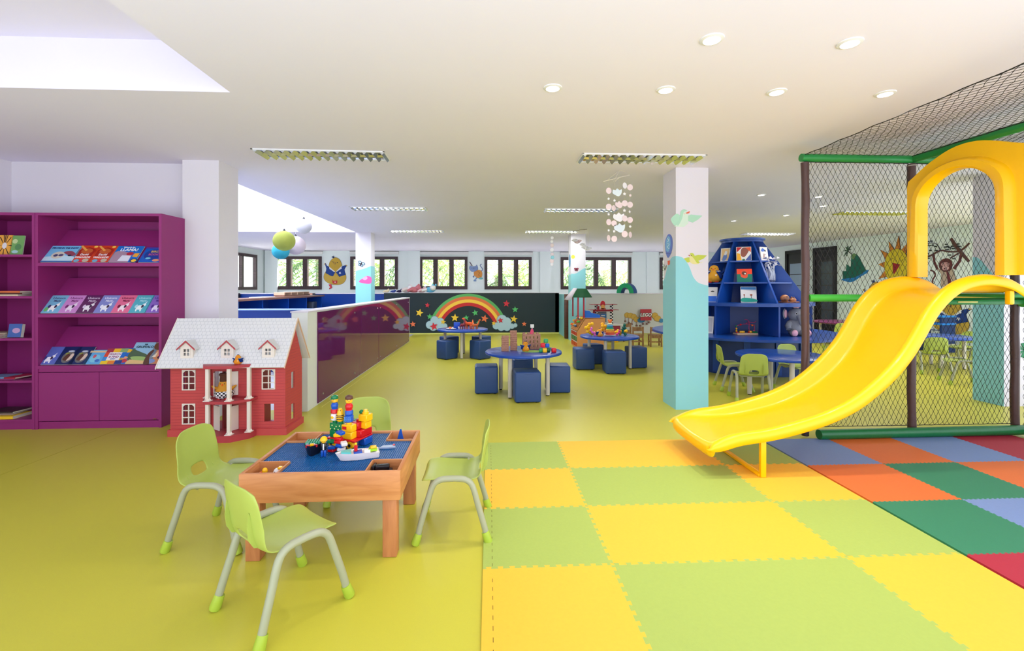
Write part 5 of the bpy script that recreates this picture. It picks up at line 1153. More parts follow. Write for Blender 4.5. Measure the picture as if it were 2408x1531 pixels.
canvas('orange and green canvas with brown bear, second shelf of the volcano unit', *cell(-25.7, .56), 1.461, .225, .22, -20, [([(0, .6), (1, .6), (1, 1), (0, 1)], (226, 62, 24)), ([(0, 0), (1, 0), (1, .6), (0, .6)], (14, 116, 96)), (sm((.25, .45), (.3, .8), (.5, .88), (.68, .8), (.7, .4), (.5, .3)), (220, 80, 50)), (ell(.48, .68, .16, .14), (96, 50, 36)), (ell(.54, .64, .05, .06), (236, 236, 230))])
canvas('white canvas with blue sky and two small palms, third shelf of volcano unit', *cell(-21, .66), 1.131, .235, .26, -16, [([(.02, .82), (.98, .8), (.98, .97), (.02, .97)], (60, 130, 190)), (sm((.06, .05), (.06, .26), (.4, .3), (.97, .2), (.97, .06)), (30, 160, 140)), (ell(.22, .48, .05, .05), (170, 96, 70)), ([(.21, .3), (.24, .3), (.24, .46), (.21, .46)], (120, 70, 50)), (ell(.66, .48, .08, .06), (170, 96, 70)), ([(.65, .28), (.68, .28), (.67, .46), (.65, .46)], (90, 60, 40))])
canvas('pale canvas with blue lower half on the left side of the volcano unit', *cell(-70, .7), 1.131, .16, .25, -50, [([(.02, .02), (.98, .02), (.98, .4), (.02, .4)], (40, 110, 220)), (sm((.3, .7), (.5, .76), (.7, .7), (.5, .68)), (60, 60, 60))])
canvas('grey edged canvas leaning on the left of the round counter', *cell(-64, .92), .621, .2, .28, -48, [([(.1, .1), (.9, .1), (.9, .9), (.1, .9)], (200, 200, 204))])
plush('large plush bird with star badge on the second shelf of the volcano unit', (*cell(-72, .63), 1.461), -35, .3, (222, 160, 56), name='plush_chick')
t = thing('vase', 'clear glass jar stuffed with silver paper flowers on the volcano shelf', 'vase', (*cell(25.7, .5), 1.461))
m = MB(); m.lathe([(.07, 0), (.085, .03), (.085, .12), (.07, .2), (.075, .22), (.068, .215), (.06, .19), (.076, .12), (.076, .035), (.001, .01)], mat('clear_glass', (240, 244, 250), .05, trans=.9, ior=1.3), 24, cap=False); m.build('glass_jar', t)
random.seed(11); FO = mat('silver_paper', (212, 212, 222), .3, .35); m = MB()
for k in range(34):
    a = random.uniform(0, 6.28); b = random.uniform(.2, 1); m.add([(0, 0, 0), (.05, .01, .01), (.03, .04, .02)], [(0, 1, 2)], FO, TR(.12*b*cos(a)+.02, .07*b*sin(a), .25+random.uniform(0, .14)) @ RZ(random.uniform(0, 360)) @ RX(random.uniform(-90, 90)) @ SCL(1.3, 1.3, 1.3))
m.build('paper_flowers', t); m = MB()
for k in range(14): a = random.uniform(0, 6.28); m.tube([(.03*cos(a), .03*sin(a), .02), (.06*cos(a+1), .05*sin(a+1), .14), (.08*cos(a), .06*sin(a), .3)], .006, FO, 5)
m.build('stems', t)
t = thing('wooden_ornament', 'brown carved wooden turtle ornament on the right wing of the volcano shelf', 'ornament', (*cell(27, .78), 1.131), 5)
WO = wood('carved_brown_wood', (190, 120, 70), (70, 36, 26), .4, 14, (1, 1, 1))
m = MB(); m.rbox(-.13, -.06, 0, .17, .06, .02, WO, .01); m.build('stand', t); m = MB(); m.ball((-.05, 0, .07), (.075, .05, .06), WO, 16); m.build('big_turtle', t); m = MB(); m.ball((.09, 0, .045), (.06, .04, .035), WO, 14); m.ball((.07, 0, .085), .014, WO, 8); m.ball((.11, 0, .08), .014, WO, 8); m.build('small_turtle', t)
# grey plush elephant
t = thing('plush_elephant', 'grey plush elephant with pink ears sitting on the round blue counter', 'soft toy', (*cell(26, .9), .621), -4)
EG = mat('elephant_grey_plush', (150, 152, 160), .95, bump=.4, bscale=200, spec=.1); EP = mat('elephant_pink_plush', (236, 178, 196), .9, spec=.1)
m = MB(); m.ball((0, 0, .14), (.125, .11, .14), EG, 20); m.build('body', t); m = MB(); m.ball((0, -.03, .33), (.115, .105, .105), EG, 20); m.tube([(0, -.12, .31), (0, -.155, .26), (0, -.16, .2), (.015, -.165, .17)], [.05, .038, .028, .022], EG, 14); m.build('head', t)
for sx in (-1, 1):
    m = MB(); m.ball((0, 0, 0), (.075, .018, .085), EG, 14, TR(sx*.15, .01, .34) @ RZ(sx*-40) @ RY(sx*20)); e_ = m.build('ear', t); m = MB(); m.ball((0, -.012, 0), (.058, .012, .068), EP, 14, TR(sx*.15, .005, .34) @ RZ(sx*-40) @ RY(sx*20)); m.build('inner_ear', e_)
    m = MB(); m.tube([(sx*.1, -.03, .2), (sx*.15, -.07, .15), (sx*.15, -.1, .11)], [.045, .045, .04], EG, 12); m.build('arm', t)
    m = MB(); m.tube([(sx*.06, -.04, .06), (sx*.1, -.15, .05)], [.06, .052], EG, 14); l_ = m.build('leg', t); m = MB(); m.ball((sx*.102, -.175, .052), (.048, .02, .05), EP, 14); m.build('foot_pad', l_)
    m = MB(); m.ball((sx*.05, -.118, .35), .019, WHT, 12); m.ball((sx*.052, -.133, .35), .011, BLK, 10); m.build('eye', t)
m = MB(); m.tube([(0, -.03, .43), (-.04, -.04, .45), (0, -.05, .44), (.04, -.04, .45), (0, -.03, .43)], .012, EP, 8); m.build('bow', t)
# bead maze
t = thing('bead_maze', 'wooden bead maze with red wires and painted beads on round blue counter', 'toy', (*cell(-25.7, .72), .621), 0)
m = MB(); m.rbox(-.17, -.07, 0, .17, .07, .028, paint((226, 190, 160), .5), .004); m.build('base_board', t)
WR = paint((206, 40, 90), .3)
for pts in [[(-.15, 0, .02), (-.15, 0, .12), (-.1, .02, .15), (.0, .0, .17), (.1, -.02, .16), (.16, 0, .15)], [(.0, .03, .24), (.05, .02, .23), (.06, 0, .18), (.06, 0, .08), (.1, -.02, .05), (.16, 0, .04)], [(.0, -.03, .18), (.06, .03, .2), (.14, .02, .19), (.17, -.01, .21)], [(.13, -.03, .02), (.13, -.03, .15)]]:
    m = MB(); m.tube(smooth(pts, 4, False), .0038, WR, 6); m.build('wire', t)
for (x, y, z, c) in [(-.15, 0, .06, YEL), (-.15, 0, .095, YEL), (-.152, 0, .135, GRN), (-.14, 0, .035, RED), (-.08, 0, .16, RED), (.1, -.02, .15, ORA), (.14, 0, .06, PNK), (.15, .01, .04, GRN), (.05, -.01, .04, RED)]:
    m = MB(); m.ball((x, y, z), .016, c, 10); m.build('bead', t)
m = MB(); m.rbox(-.1, -.02, .03, -.02, .02, .06, YEL, .008); m.build('toy_car_block', t); m = MB(); m.rbox(.05, -.02, .03, .11, .02, .06, YEL, .008); m.cyl((.1, -.03, .045), (.17, -.03, .035), .016, GRN, 10); m.build('toy_car_block', t)
# ------------------------------------------------------------------ shop stand, activity frame, signs
BW = mat('beech_veneer', (212, 146, 84), .45, var=.06, scale=4, stretch=(1, 1, 6))
t = thing('shop_stand', 'wooden toy shop stand with sloping produce tray and green awning on red poles', 'toy shop stand', (1.97, 10.1, 0))
xzM = lambda y0: TR(0, y0, 0) @ RX(90)
prof = [(0, 0), (.63, 0), (.63, .67), (.16, .68), (-.0, .42)]
m = MB(); m.prism(prof, -.02, 0, BW, xzM(0)); m.build('side_panel', t); m = MB(); m.prism(prof, -.02, 0, BW, xzM(.74)); m.build('side_panel', t)
m = MB(); m.box(0, .02, .0, .63, .74, .03, BW); m.box(.61, .02, 0, .63, .74, .67, BW); m.box(.16, 0, .665, .64, .76, .685, BW); m.box(0, .02, .39, .1, .74, .41, BW); m.box(.3, .02, 0, .32, .74, .6, BW); m.build('carcass', t)
for z, c in ((.03, (196, 50, 36)), (.16, (60, 120, 80)), (.26, (196, 50, 36))):
    for y in (.04, .4): m = MB(); m.box(.005, y, z, .28, y+.32, z+.1, paint(c, .4)); m.box(.0, y-.01, z+.1, .01, y+.33, z+.112, paint((220, 220, 220), .4)); m.build('storage_bin', t)
m = MB(); m.prism([(0, .40), (.16, .66), (.17, .655), (.01, .395)], -.74, 0, BW, xzM(0)); m.build('tray_board', t)
random.seed(8)
for i in range(26):
    q = random.random(); y = .06+.62*((i % 9)+.5)/9; c = random.choice([(240, 200, 40), (226, 70, 40), (70, 60, 130), (60, 90, 130), (90, 170, 80), (240, 240, 230), (246, 150, 50)])
    f_ = (i//9+.5)/3; nm = 'toy_vegetable'
    o = MB().ball((0, 0, 0), (random.uniform(.026, .042), random.uniform(.03, .06), .028), paint(c, .4, 'veg'), 10).build('toy_vegetable', loc=(1.97+.16*f_-.03+random.uniform(-.02, .02), 10.1+y, .42+.25*f_+.035+random.uniform(0, .02)), rz=random.uniform(0, 180))
    tag(o, 'small coloured toy vegetable heaped on the sloping tray of the shop stand', 'toy vegetable', 'toy vegetables on the shop stand')
for y in (.06, .7): m = MB(); m.box(.02, y, .68, .05, y+.03, 1.2, paint((176, 30, 50), .4), TR(.0, 0, 0)) ; m.build('awning_pole', t)
m = MB(); m.box(.15, .06, .68, .18, .09, 1.2, paint((176, 30, 50), .4)); m.build('awning_pole', t)
GA = mat('awning_green', (24, 92, 50), .6)
b = [(-.1, -.02), (.33, -.02), (.33, .78), (-.1, .78)]; u = [(.03, .15), (.24, .15), (.24, .6), (.03, .6)]
m = MB(); m.add([(x, y, 1.15) for x, y in b]+[(x, y, 1.34) for x, y in u], [(0, 1, 5, 4), (1, 2, 6, 5), (2, 3, 7, 6), (3, 0, 4, 7), (4, 5, 6, 7)], GA); mods(m.build('awning', t), .012, 0, 0)
m = MB(); m.add([(-.16, -.03, 1.08), (-.16, .79, 1.08), (.03, .6, 1.355), (.03, .15, 1.355)], [(0, 1, 2, 3)], paint((190, 180, 186), .7)); mods(m.build('awning_side_print', t), .006, 0, 0)
t = thing('toy_cash_register', 'bright blue toy cash register on top of the shop stand', 'toy cash register', (2.32, 10.3, .686), -5)
m = MB(); m.prism([(-.14, 0), (.2, 0), (.2, .06), (.0, .11), (-.04, .155), (-.14, .16)], -.11, .11, paint((20, 104, 210), .35), RX(90)); m.build('register_body', t); m = MB(); m.cyl((.12, 0, .08), (.12, 0, .11), .008, BLK, 8); m.ball((.12, 0, .115), .014, BLK, 8); m.build('key_knob', t)
t = thing('activity_frame', 'red and white toy garage play frame with chequered posts and grey screen', 'play frame', (2.95, 11.35, 0))
RD = paint((150, 26, 40), .4)
m = MB(); m.box(-.4, -.2, .42, .42, .25, .45, paint((214, 212, 206), .5)); m.build('table_top', t); m = MB(); m.rbox(-.36, -.17, .1, .32, .22, .42, RD, .01); m.build('base', t)
for x in (-.3, .22): m = MB(); m.box(x-.05, -.15, 0, x+.05, .2, .1, YEL); m.build('foot', t)
for x in (-.27, .12):
    m = MB()
    for k in range(13): m.box(x-.02, -.02, .45+k*.038, x+.02, .02, .45+(k+1)*.038, BLK if k % 2 else WHT); m.box(x+.02, -.02, .45+k*.038, x+.055, .02, .45+(k+1)*.038, WHT if k % 2 else BLK)
    m.build('chequered_post', t)
m = MB(); m.box(-.4, -.1, .935, .26, .15, .945, RD); m.build('upper_deck', t); m = MB(); m.box(-.43, -.12, .8, .29, .15, .812, RD); m.box(-.3, -.1, .77, .15, .12, .8, RD); m.build('lower_deck', t)
m = MB(); m.prism([(-.38, .45), (-.3, .45), (-.27, .8), (-.33, .8)], 0, .02, RD, RX(90)); m.build('side_ramp', t)
m = MB(); m.prism(ell(-.105, .945, .062, .09, 24), 0, .015, paint((190, 30, 44), .4), TR(0, -.07, 0) @ RX(90)); m.build('round_sign', t); m = MB(); m.prism(ell(-.105, .88, .05, .06, 20), 0, .02, paint((214, 150, 80), .5), TR(0, -.09, 0) @ RX(90)); m.prism([(-.17, .81), (-.03, .81), (-.04, .85), (-.16, .85)], 0, .02, paint((190, 90, 80), .5), TR(0, -.09, 0) @ RX(90)); m.build('portrait_sign', t)
m = MB(); m.box(-.24, -.08, .81, -.19, -.04, .9, RD); m.build('pump', t)
m = MB(); m.box(-.22, -.03, .5, -.0, -.01, .76, paint((100, 108, 122), .5)); m.box(-.14, -.04, .6, -.0, -.03, .7, paint((50, 100, 150), .4)); m.build('screen_panel', t); m = MB(); m.box(-.135, -.046, .65, -.04, -.04, .67, WHT); m.build('screen_print', t)
t = thing('logo_sign', 'square red sign with white LEGO lettering standing against the white half wall', 'sign', (4.5, 13.2, .4)) 
t.location = (4.66, 13.32, .385)
m = MB(); m.box(-.165, -.012, 0, .165, .012, .335, paint((178, 26, 40), .4)); m.build('sign_board', t)
m = MB(); m.text('LEGO', .135, BLK, TR(0, -.0135, .16) @ RX(90) @ Matrix(((1, .2, 0, 0), (0, 1, 0, 0), (0, 0, 1, 0), (0, 0, 0, 1))), .001, .016); m.text('LEGO', .135, WHT, TR(0, -.0155, .16) @ RX(90) @ Matrix(((1, .2, 0, 0), (0, 1, 0, 0), (0, 0, 1, 0), (0, 0, 0, 1))), .001, .004); m.build('sign_lettering', t)
# wooden chairs
OW = wood('weathered_brown_wood', (168, 124, 80), (110, 76, 48), .6, 4, (8, 8, 1.5))
def wchair(label, loc, rz):
    t = thing('wooden_child_chair', label, 'chair', loc, rz, 'small wooden chairs by the white half wall')
    for x in (-.12, .12):
        m = MB(); m.rbox(x-.016, -.13, 0, x+.016, -.1, .46, OW, .004); m.build('leg', t); m = MB(); m.rbox(x-.016, .1, 0, x+.016, .13, .26, OW, .004); m.build('leg', t)
        m = MB(); m.box(x-.01, -.1, .1, x+.01, .1, .125, OW); m.build('stretcher', t)
    m = MB(); m.rbox(-.14, -.13, .255, .14, .14, .275, OW, .004); m.build('seat', t)
    m = MB(); m.box(-.105, -.125, .36, .105, -.11, .45, OW); m.build('back_rail', t); m = MB(); m.box(-.105, -.125, .1, .105, -.11, .13, OW); m.box(-.105, -.125, .2, .105, -.11, .25, OW); m.build('stretcher', t)
    return t
wc = wchair('small wooden chair left of the pair by the white half wall', (3.44, 10.5, 0), 4); dup(wc, 'small wooden chair right of the pair, next to the blue table edge', (3.86, 10.42, 0), -8); dup(wc, 'small wooden chair behind the pair, beside the red play frame', (3.45, 11.5, 0), 30)
t = thing('foam_arch', 'green and blue foam half-ring arch on top of the white half wall', 'foam arch', (4.12, 13.44, 1.191), 0)
A = ell(0, 0, .26, .3, 16, 0, 180)+ell(0, 0, .13, .17, 16, 180, 0)
GF = mat('green_foam_block', (30, 170, 110), .6); BF = mat('blue_foam_block', (14, 74, 140), .6)
yz2 = TR(0, 0, 0) @ RZ(-36) @ RX(90)
m = MB(); m.prism(A, -.17, .15, BF, yz2); m.build('arch_block', t); m = MB(); m.prism(A, .15, .16, GF, yz2); m.build('end_face', t)
t = thing('blue_rack', 'blue plastic shelf rack standing in front of the mural wall beyond the netting', 'rack', (9.55, 9.55, 0), -80)
m = MB(); m.rbox(-.5, -.2, .74, .5, .2, .78, paint((30, 130, 220), .35), .01); m.rbox(-.5, -.2, .58, .5, .2, .62, paint((30, 130, 220), .35), .01); m.build('shelf', t)
for x in (-.46, -.0, .46):
    m = MB(); m.box(x-.02, -.19, 0, x+.02, .19, .74, paint((20, 50, 110), .4)); m.build('rack_frame', t)
for k in range(5): m = MB(); m.cyl((-.46, -.19, .15+.08*k), (.46, -.19, .15+.08*k), .01, paint((20, 50, 110), .4), 8); m.build('rack_bar', t)
t = thing('return_panel', 'narrow dark brown gate panel at the end of the light blue wall stub', 'panel', (2.06, 12.0, .0)); m = MB(); m.rbox(-.06, 0, .012, .07, .05, 1.19, wood('brown_gate_wood', (92, 52, 36), (70, 36, 26), .4), .004); m.build('panel_body', t)
m = MB(); m.box(1.96, 13.4, 0, 2.07, 13.41, 1.2, SKYBLUE); struct(m.build('trim_2'))
# ------------------------------------------------------------------ wall paintings
C_ = lambda r, g, b: (r, g, b)
def rainbow():
    A_ = ART((940, 683, 1330, 785), 1, 1); A_.w = 4.36; A_.h = 1.14; A_.P = lambda p: ((p[0]-1128)*.01224*1.0-.0, -(p[1]-690)*.01224)
    cx, cy = 1101, 812
    cx, cy = 1101, 788; A_.t = .0003
    def band(r0, r1, c):
        A_.poly(ell(cx, cy, r1*1.0, r1*.98, 40, 24, 156)+ell(cx, cy, r0, r0*.98, 40, 24, 156)[::-1] if False else [(cx+r1*cos(R(a)), cy-r1*1.02*sin(R(a))) for a in range(22, 159, 3)]+[(cx+r0*cos(R(a)), cy-r0*1.02*sin(R(a))) for a in range(157, 21, -3)], c, False)
    A_.z = .0012
    band(88.5, 95.5, (92, 176, 98)); A_.z += .0003; band(81.5, 89, (226, 116, 66)); A_.z += .0003; band(74, 82, (250, 204, 70)); A_.z += .0003; band(66.5, 74.5, (200, 40, 44))
    for puffs in ([(1010, 765, 9), (1021, 754, 9.5), (1035, 758, 9), (1045, 768, 6), (1018, 771, 8), (1032, 769, 9)], [(1168, 768, 8), (1182, 754, 12), (1193, 759, 11), (1180, 772, 8), (1194, 772, 8), (1206, 769, 6), (1214, 767, 4.5), (1187, 766, 12)]):
        for dx, dy, r_ in puffs: A_.poly(ell(dx, dy, r_+.9, r_+.9, 22), (110, 150, 170))
        for dx, dy, r_ in puffs: A_.poly(ell(dx, dy, r_, r_, 22), (178, 208, 220))
    return A_
RB = rainbow().build('rainbow_mural', 'painted rainbow arching between two pale blue clouds on the chalkboard wall', 'mural', TR(-.28, 13.395, 1.19) @ RX(90))
def wpos(px_, py_): return (-2.30+(px_-965)*.012465, 1.2-(py_-690)*.01247)
for i, (px_, py_, s, c, nm) in enumerate([(987, 736, 9.5, 'y', 'yellow star left of the rainbow, above the left cloud'), (1005.5, 718.5, 6.2, 'r', 'small red star at the upper left of the rainbow'), (1011, 745, 7.2, 'g', 'green star touching the left cloud'), (972, 762.5, 7.4, 'o', 'orange star beside the end of white partition'), (1020.5, 768, 9.8, 'r', 'large red star on the left cloud'), (1042, 757.5, 6.6, 'y', 'yellow star at the right edge of the left cloud'), (1069.5, 748, 9.8, 'y', 'yellow star under the rainbow at the left'), (1096, 748, 7, 'g', 'green star under the rainbow above the toy tiger'), (1117, 736.5, 7.6, 'g', 'green star under the middle of rainbow'), (1139, 750, 9.5, 'o', 'orange star under the right leg of the rainbow'), (1190.5, 715, 8.6, 'r', 'red star at the upper right of the rainbow'), (1211, 729, 7.8, 'g', 'green star right of the rainbow'), (1176.5, 754.5, 7.4, 'r', 'dark red star on the right cloud'), (1160.5, 761, 5.8, 'y', 'small yellow star at the left edge of the right cloud'), (1208, 751.5, 9.2, 'y', 'yellow star at the top right of the right cloud'), (1232.5, 763, 6.2, 'o', 'small orange star farthest right of the rainbow')]):
    x, z = wpos(px_, py_); col = {'y': (244, 204, 60), 'r': (212, 44, 60), 'g': (84, 188, 104), 'o': (240, 122, 76)}[c]
    m = MB(); m.prism(star(5, s*.0125, s*.0055, rot=90+(i*37) % 30-15), 0, .006, paint(col, .5)); o = m.build('star_decal', M=TR(x, 13.399, z) @ RX(90) @ TR(0, 0, .018)); tag(o, nm, 'star decal', 'star stickers on the chalkboard wall')
def bird_guy(box, w, h, M, label, foot=True):
    A_ = ART(box, w, h); E_ = (24, 34, 60)
    A_.out(smooth([(1668, 1120), (1700, 1040), (1760, 1000), (1870, 1040), (1990, 990), (2040, 1050), (2062, 1120), (2050, 1190), (1990, 1250), (1880, 1268), (1770, 1245), (1690, 1190)]), (206, 172, 70), E_, 6)
    A_.out([(1684, 895), (1700, 888), (1720, 930), (1752, 950), (1780, 990), (1870, 1040), (1830, 1115), (1800, 1112), (1700, 1060), (1715, 985), (1700, 930)], (20, 62, 140), E_, 5)
    A_.out([(2062, 920), (2080, 928), (2050, 960), (2030, 1000), (2050, 1090), (1940, 1125), (1885, 1045), (1960, 990), (2000, 940)], (20, 62, 140), E_, 5)
    A_.out(smooth([(1760, 950), (1780, 860), (1840, 800), (1890, 792), (1950, 830), (1984, 920), (1960, 970), (1870, 1040), (1800, 990)]), (200, 164, 56), E_, 6)
    A_.poly([(1765, 950), (1870, 1038), (1855, 1045), (1790, 1000), (1770, 990)], (236, 236, 232)); A_.poly([(1980, 940), (1880, 1040), (1900, 1036), (1960, 995), (1985, 985)], (236, 236, 232))
    A_.poly([(1838, 800), (1795, 780), (1825, 785), (1812, 762), (1838, 775), (1843, 752), (1858, 795)], (16, 40, 100))
    A_.line(smooth([(1805, 860), (1850, 868), (1875, 880), (1870, 905), (1845, 890), (1830, 868)], 3, False), 4, E_); A_.poly(ell(1908, 878, 7, 9), E_)
    A_.poly(star(5, 24, 10, 1955, 1060, 80), (240, 240, 244)); A_.poly([(1820, 1175), (1840, 1200), (1905, 1190), (1905, 1245), (1850, 1250), (1825, 1235)], (206, 60, 60)); A_.poly(ell(1870, 1220, 12, 10), (240, 226, 214))
    if foot: A_.out([(1755, 1262), (1800, 1258), (1815, 1320), (1770, 1345), (1762, 1330), (1785, 1310)], (220, 60, 76), E_, 3)
    A_.poly(ell(1690, 905, 9, 12), (200, 164, 56)); A_.poly(ell(2068, 928, 10, 8), (200, 164, 56))
    return A_.build('bird_mural', label, 'mural', M)
bird_guy((1664, 752, 2080, 1345), .87, 1.27, TR(-5.76, 17.395, 2.56) @ RX(90), 'painted round yellow bird with navy jacket and red boot between the left windows')
# cat painting
A_ = ART((930, 255, 1135, 530), .56, .76); E_ = (50, 60, 90)
A_.line(smooth([(1100, 390), (1118, 360), (1100, 330), (1085, 305), (1105, 288)], 3, False), 12, (110, 130, 170)); A_.poly([(932, 258), (945, 256), (980, 310), (965, 316)], (110, 100, 110))
A_.out(smooth([(1000, 400), (1060, 370), (1105, 390), (1112, 440), (1090, 480), (1040, 476), (1010, 440)]), (222, 150, 70), E_, 4); A_.line(smooth([(1050, 390), (1080, 410), (1060, 440), (1090, 460)], 3, False), 4, (120, 80, 40)); A_.line([(1010, 410), (1000, 455)], 12, (222, 150, 70))
A_.out(smooth([(935, 350), (945, 310), (965, 320), (1020, 318), (1038, 300), (1054, 350), (1030, 380), (970, 392)]), (132, 156, 200), E_, 4); A_.poly(ell(998, 345, 6, 5), E_); A_.line([(960, 345), (975, 350)], 3, E_); A_.line([(1018, 345), (1032, 340)], 3, E_)
A_.poly(ell(992, 462, 12, 12), (120, 150, 190)); A_.line([(1036, 478), (1020, 500), (1000, 515)], 16, (120, 150, 190)); A_.poly(ell(1012, 518, 22, 9), (120, 150, 190)); A_.poly(ell(1095, 486, 30, 14), (110, 180, 180))
A_.build('cat_mural', 'painted blue cat in an orange jumper on the wall between two middle windows', 'mural', TR(-.48, 17.395, 2.34) @ RX(90))
# caterpillar painting on the white half wall
A_ = ART((1420, 545, 2290, 890), 1.13, .44); yw = (206, 166, 70)
for (x, y, a, b) in [(1480, 610, 60, 60), (1560, 620, 70, 60), (1640, 650, 66, 66), (1700, 710, 60, 60), (2130, 620, 70, 66), (2190, 690, 80, 66)]: A_.poly(ell(x, y, a+5, b+5), (150, 110, 40)); A_.poly(ell(x, y, a, b), yw)
A_.poly(ell(1810, 730, 90, 56), (60, 130, 180)); A_.poly(ell(2280, 740, 50, 50), (60, 130, 180))
for (x, y, x2, y2) in [(1438, 640, 1440, 750), (1520, 670, 1522, 785), (1610, 720, 1590, 820), (1706, 760, 1706, 855), (1850, 770, 1852, 820), (1790, 860, 1790, 860), (1970, 750, 1990, 780), (1940, 800, 1940, 815)]:
    A_.line([(x, y), (x2+.1, y2+.1)], 8, (190, 150, 140)); A_.poly(ell(x2, y2, 22, 22), (110, 70, 64)); A_.poly(ell(x2, y2, 10, 10), (190, 150, 140))
A_.build('caterpillar_mural', 'painted yellow and blue segmented caterpillar on the white half wall', 'mural', TR(4.6, 13.398, .62) @ RX(90))
# right wall paintings, drawn in crop units
def onwall(y, z): return wallM(y, z) @ TR(0, 0, 0) @ RX(90)
A_ = ART((655, 285, 1110, 985), .78, 1.06); GR_ = (16, 104, 84)
A_.poly(smooth([(655, 915), (700, 960), (800, 985), (900, 950), (1000, 880), (1110, 815), (1080, 770)], 3), (30, 130, 200))
A_.out([(665, 915), (660, 775), (725, 775), (735, 645), (795, 700), (815, 690), (825, 480), (870, 455), (930, 490), (980, 560), (1030, 680), (1080, 780), (960, 860), (860, 900)], GR_, (20, 50, 50), 5)
A_.poly([(830, 480), (870, 458), (915, 490), (880, 520), (885, 560), (840, 565)], (110, 150, 90)); A_.line([(830, 470), (755, 400)], 14, (60, 60, 50))
for a, b in [((755, 400), (680, 400)), ((755, 400), (720, 320)), ((755, 400), (760, 300)), ((755, 400), (830, 310)), ((755, 400), (690, 500)), ((755, 400), (740, 500)), ((755, 400), (830, 380))]: A_.line([a, ((a[0]+b[0])/2, (a[1]+b[1])/2-12), b], [8, 22, 6], (50, 84, 60))
A_.build('island_mural', 'painted green island with palm tree and blue sea beside the dark door', 'mural', wallM(12.08, 2.57) @ RX(90))
A_ = ART((1315, 130, 1930, 950), 1.04, 1.5); OC = (214, 134, 44)
cx, cy, rx_, ry_ = 1645, 560, 180, 235
for k in range(12):
    a = 2*pi*k/12+.1; d = .2; L_2 = 1.75 if k % 2 else 1.6
    A_.out([(cx+rx_*cos(a-d), cy+ry_*sin(a-d)), (cx+rx_*L_2*cos(a), cy+ry_*L_2*sin(a)), (cx+rx_*cos(a+d), cy+ry_*sin(a+d))], OC, (90, 50, 20), 6)
A_.out(ell(cx, cy, rx_, ry_, 40), (222, 200, 40), (90, 60, 20), 8); A_.out([(1592, 515), (1705, 540), (1615, 670), (1596, 640)], (160, 24, 30), (60, 20, 20), 4)
A_.line(smooth([(1570, 480), (1585, 450), (1605, 455)], 3, False), 6, (70, 60, 20)); A_.line(smooth([(1710, 490), (1730, 495), (1750, 470)], 3, False), 6, (70, 60, 20)); A_.poly(ell(1645, 490, 8, 6), (90, 70, 20))
A_.build('sun_mural', 'painted smiling yellow sun with orange rays on the right wall', 'mural', wallM(10.93, 2.69) @ RX(90))
bird_guy((1664, 752, 2080, 1345), .8, 1.1, wallM(11.45, 1.58) @ RX(90), 'painted yellow bird with navy crest peeking over the slide, on the right wall')
bird_guy((1664, 752, 2080, 1345), .8, 1.0, wallM(9.68, 1.2) @ RX(90), 'painted bird in navy jacket low on the right wall under the monkey')
A_ = ART((590, 190, 1260, 1010), .95, 1.12); BR = (98, 44, 44)
A_.line(smooth([(690, 705), (750, 740), (765, 800), (720, 900), (760, 1005)], 3, False), 24, BR); A_.line([(740, 450), (750, 560), (800, 700)], [40, 34, 40], BR); A_.line([(1150, 440), (1120, 580), (1040, 700)], [40, 40, 46], BR)
A_.out([(800, 700), (850, 690), (1010, 680), (1040, 740), (1080, 900), (960, 1000), (850, 985), (860, 780)], (190, 170, 150), (60, 50, 50), 5); A_.poly([(935, 745), (965, 745), (1010, 920), (960, 950)], (110, 40, 50))
A_.out(smooth([(825, 640), (850, 560), (930, 520), (1000, 560), (1020, 640), (990, 720), (920, 745), (860, 710)]), BR, (50, 20, 24), 4); A_.poly(ell(920, 620, 62, 36), (200, 150, 150)); A_.poly(ell(925, 680, 50, 40), (214, 170, 170)); A_.poly(ell(912, 690, 12, 14), (80, 20, 30)); A_.line([(880, 615), (900, 605)], 5, (60, 20, 30)); A_.line([(940, 605), (960, 612)], 5, (60, 20, 30))
A_.line(smooth([(610, 490), (700, 460), (850, 385), (950, 410), (1100, 420), (1180, 380), (1258, 300)], 3, False), 26, (92, 56, 50)); A_.line([(1000, 200), (1080, 340), (1130, 420), (1250, 590)], [40, 44, 50, 34], (92, 56, 50)); A_.line(smooth([(850, 385), (800, 280), (720, 245), (620, 250)], 3, False), 7, (50, 40, 40)); A_.line([(1000, 520), (1110, 450)], 16, (92, 56, 50))
for (x, y) in [(620, 260), (650, 285), (690, 290), (735, 285), (660, 215), (715, 215), (780, 310), (700, 370), (790, 380), (655, 420), (670, 505), (940, 290), (960, 330), (990, 350), (1030, 330), (1040, 370), (960, 380), (1110, 300), (1125, 340), (990, 470), (1050, 535), (930, 335)]: A_.poly(ell(x, y, 16, 11, 10), (40, 52, 46))
A_.build('monkey_mural', 'painted brown monkey in a shirt and tie hanging from a branch on the right wall', 'mural', wallM(9.78, 2.48) @ RX(90))
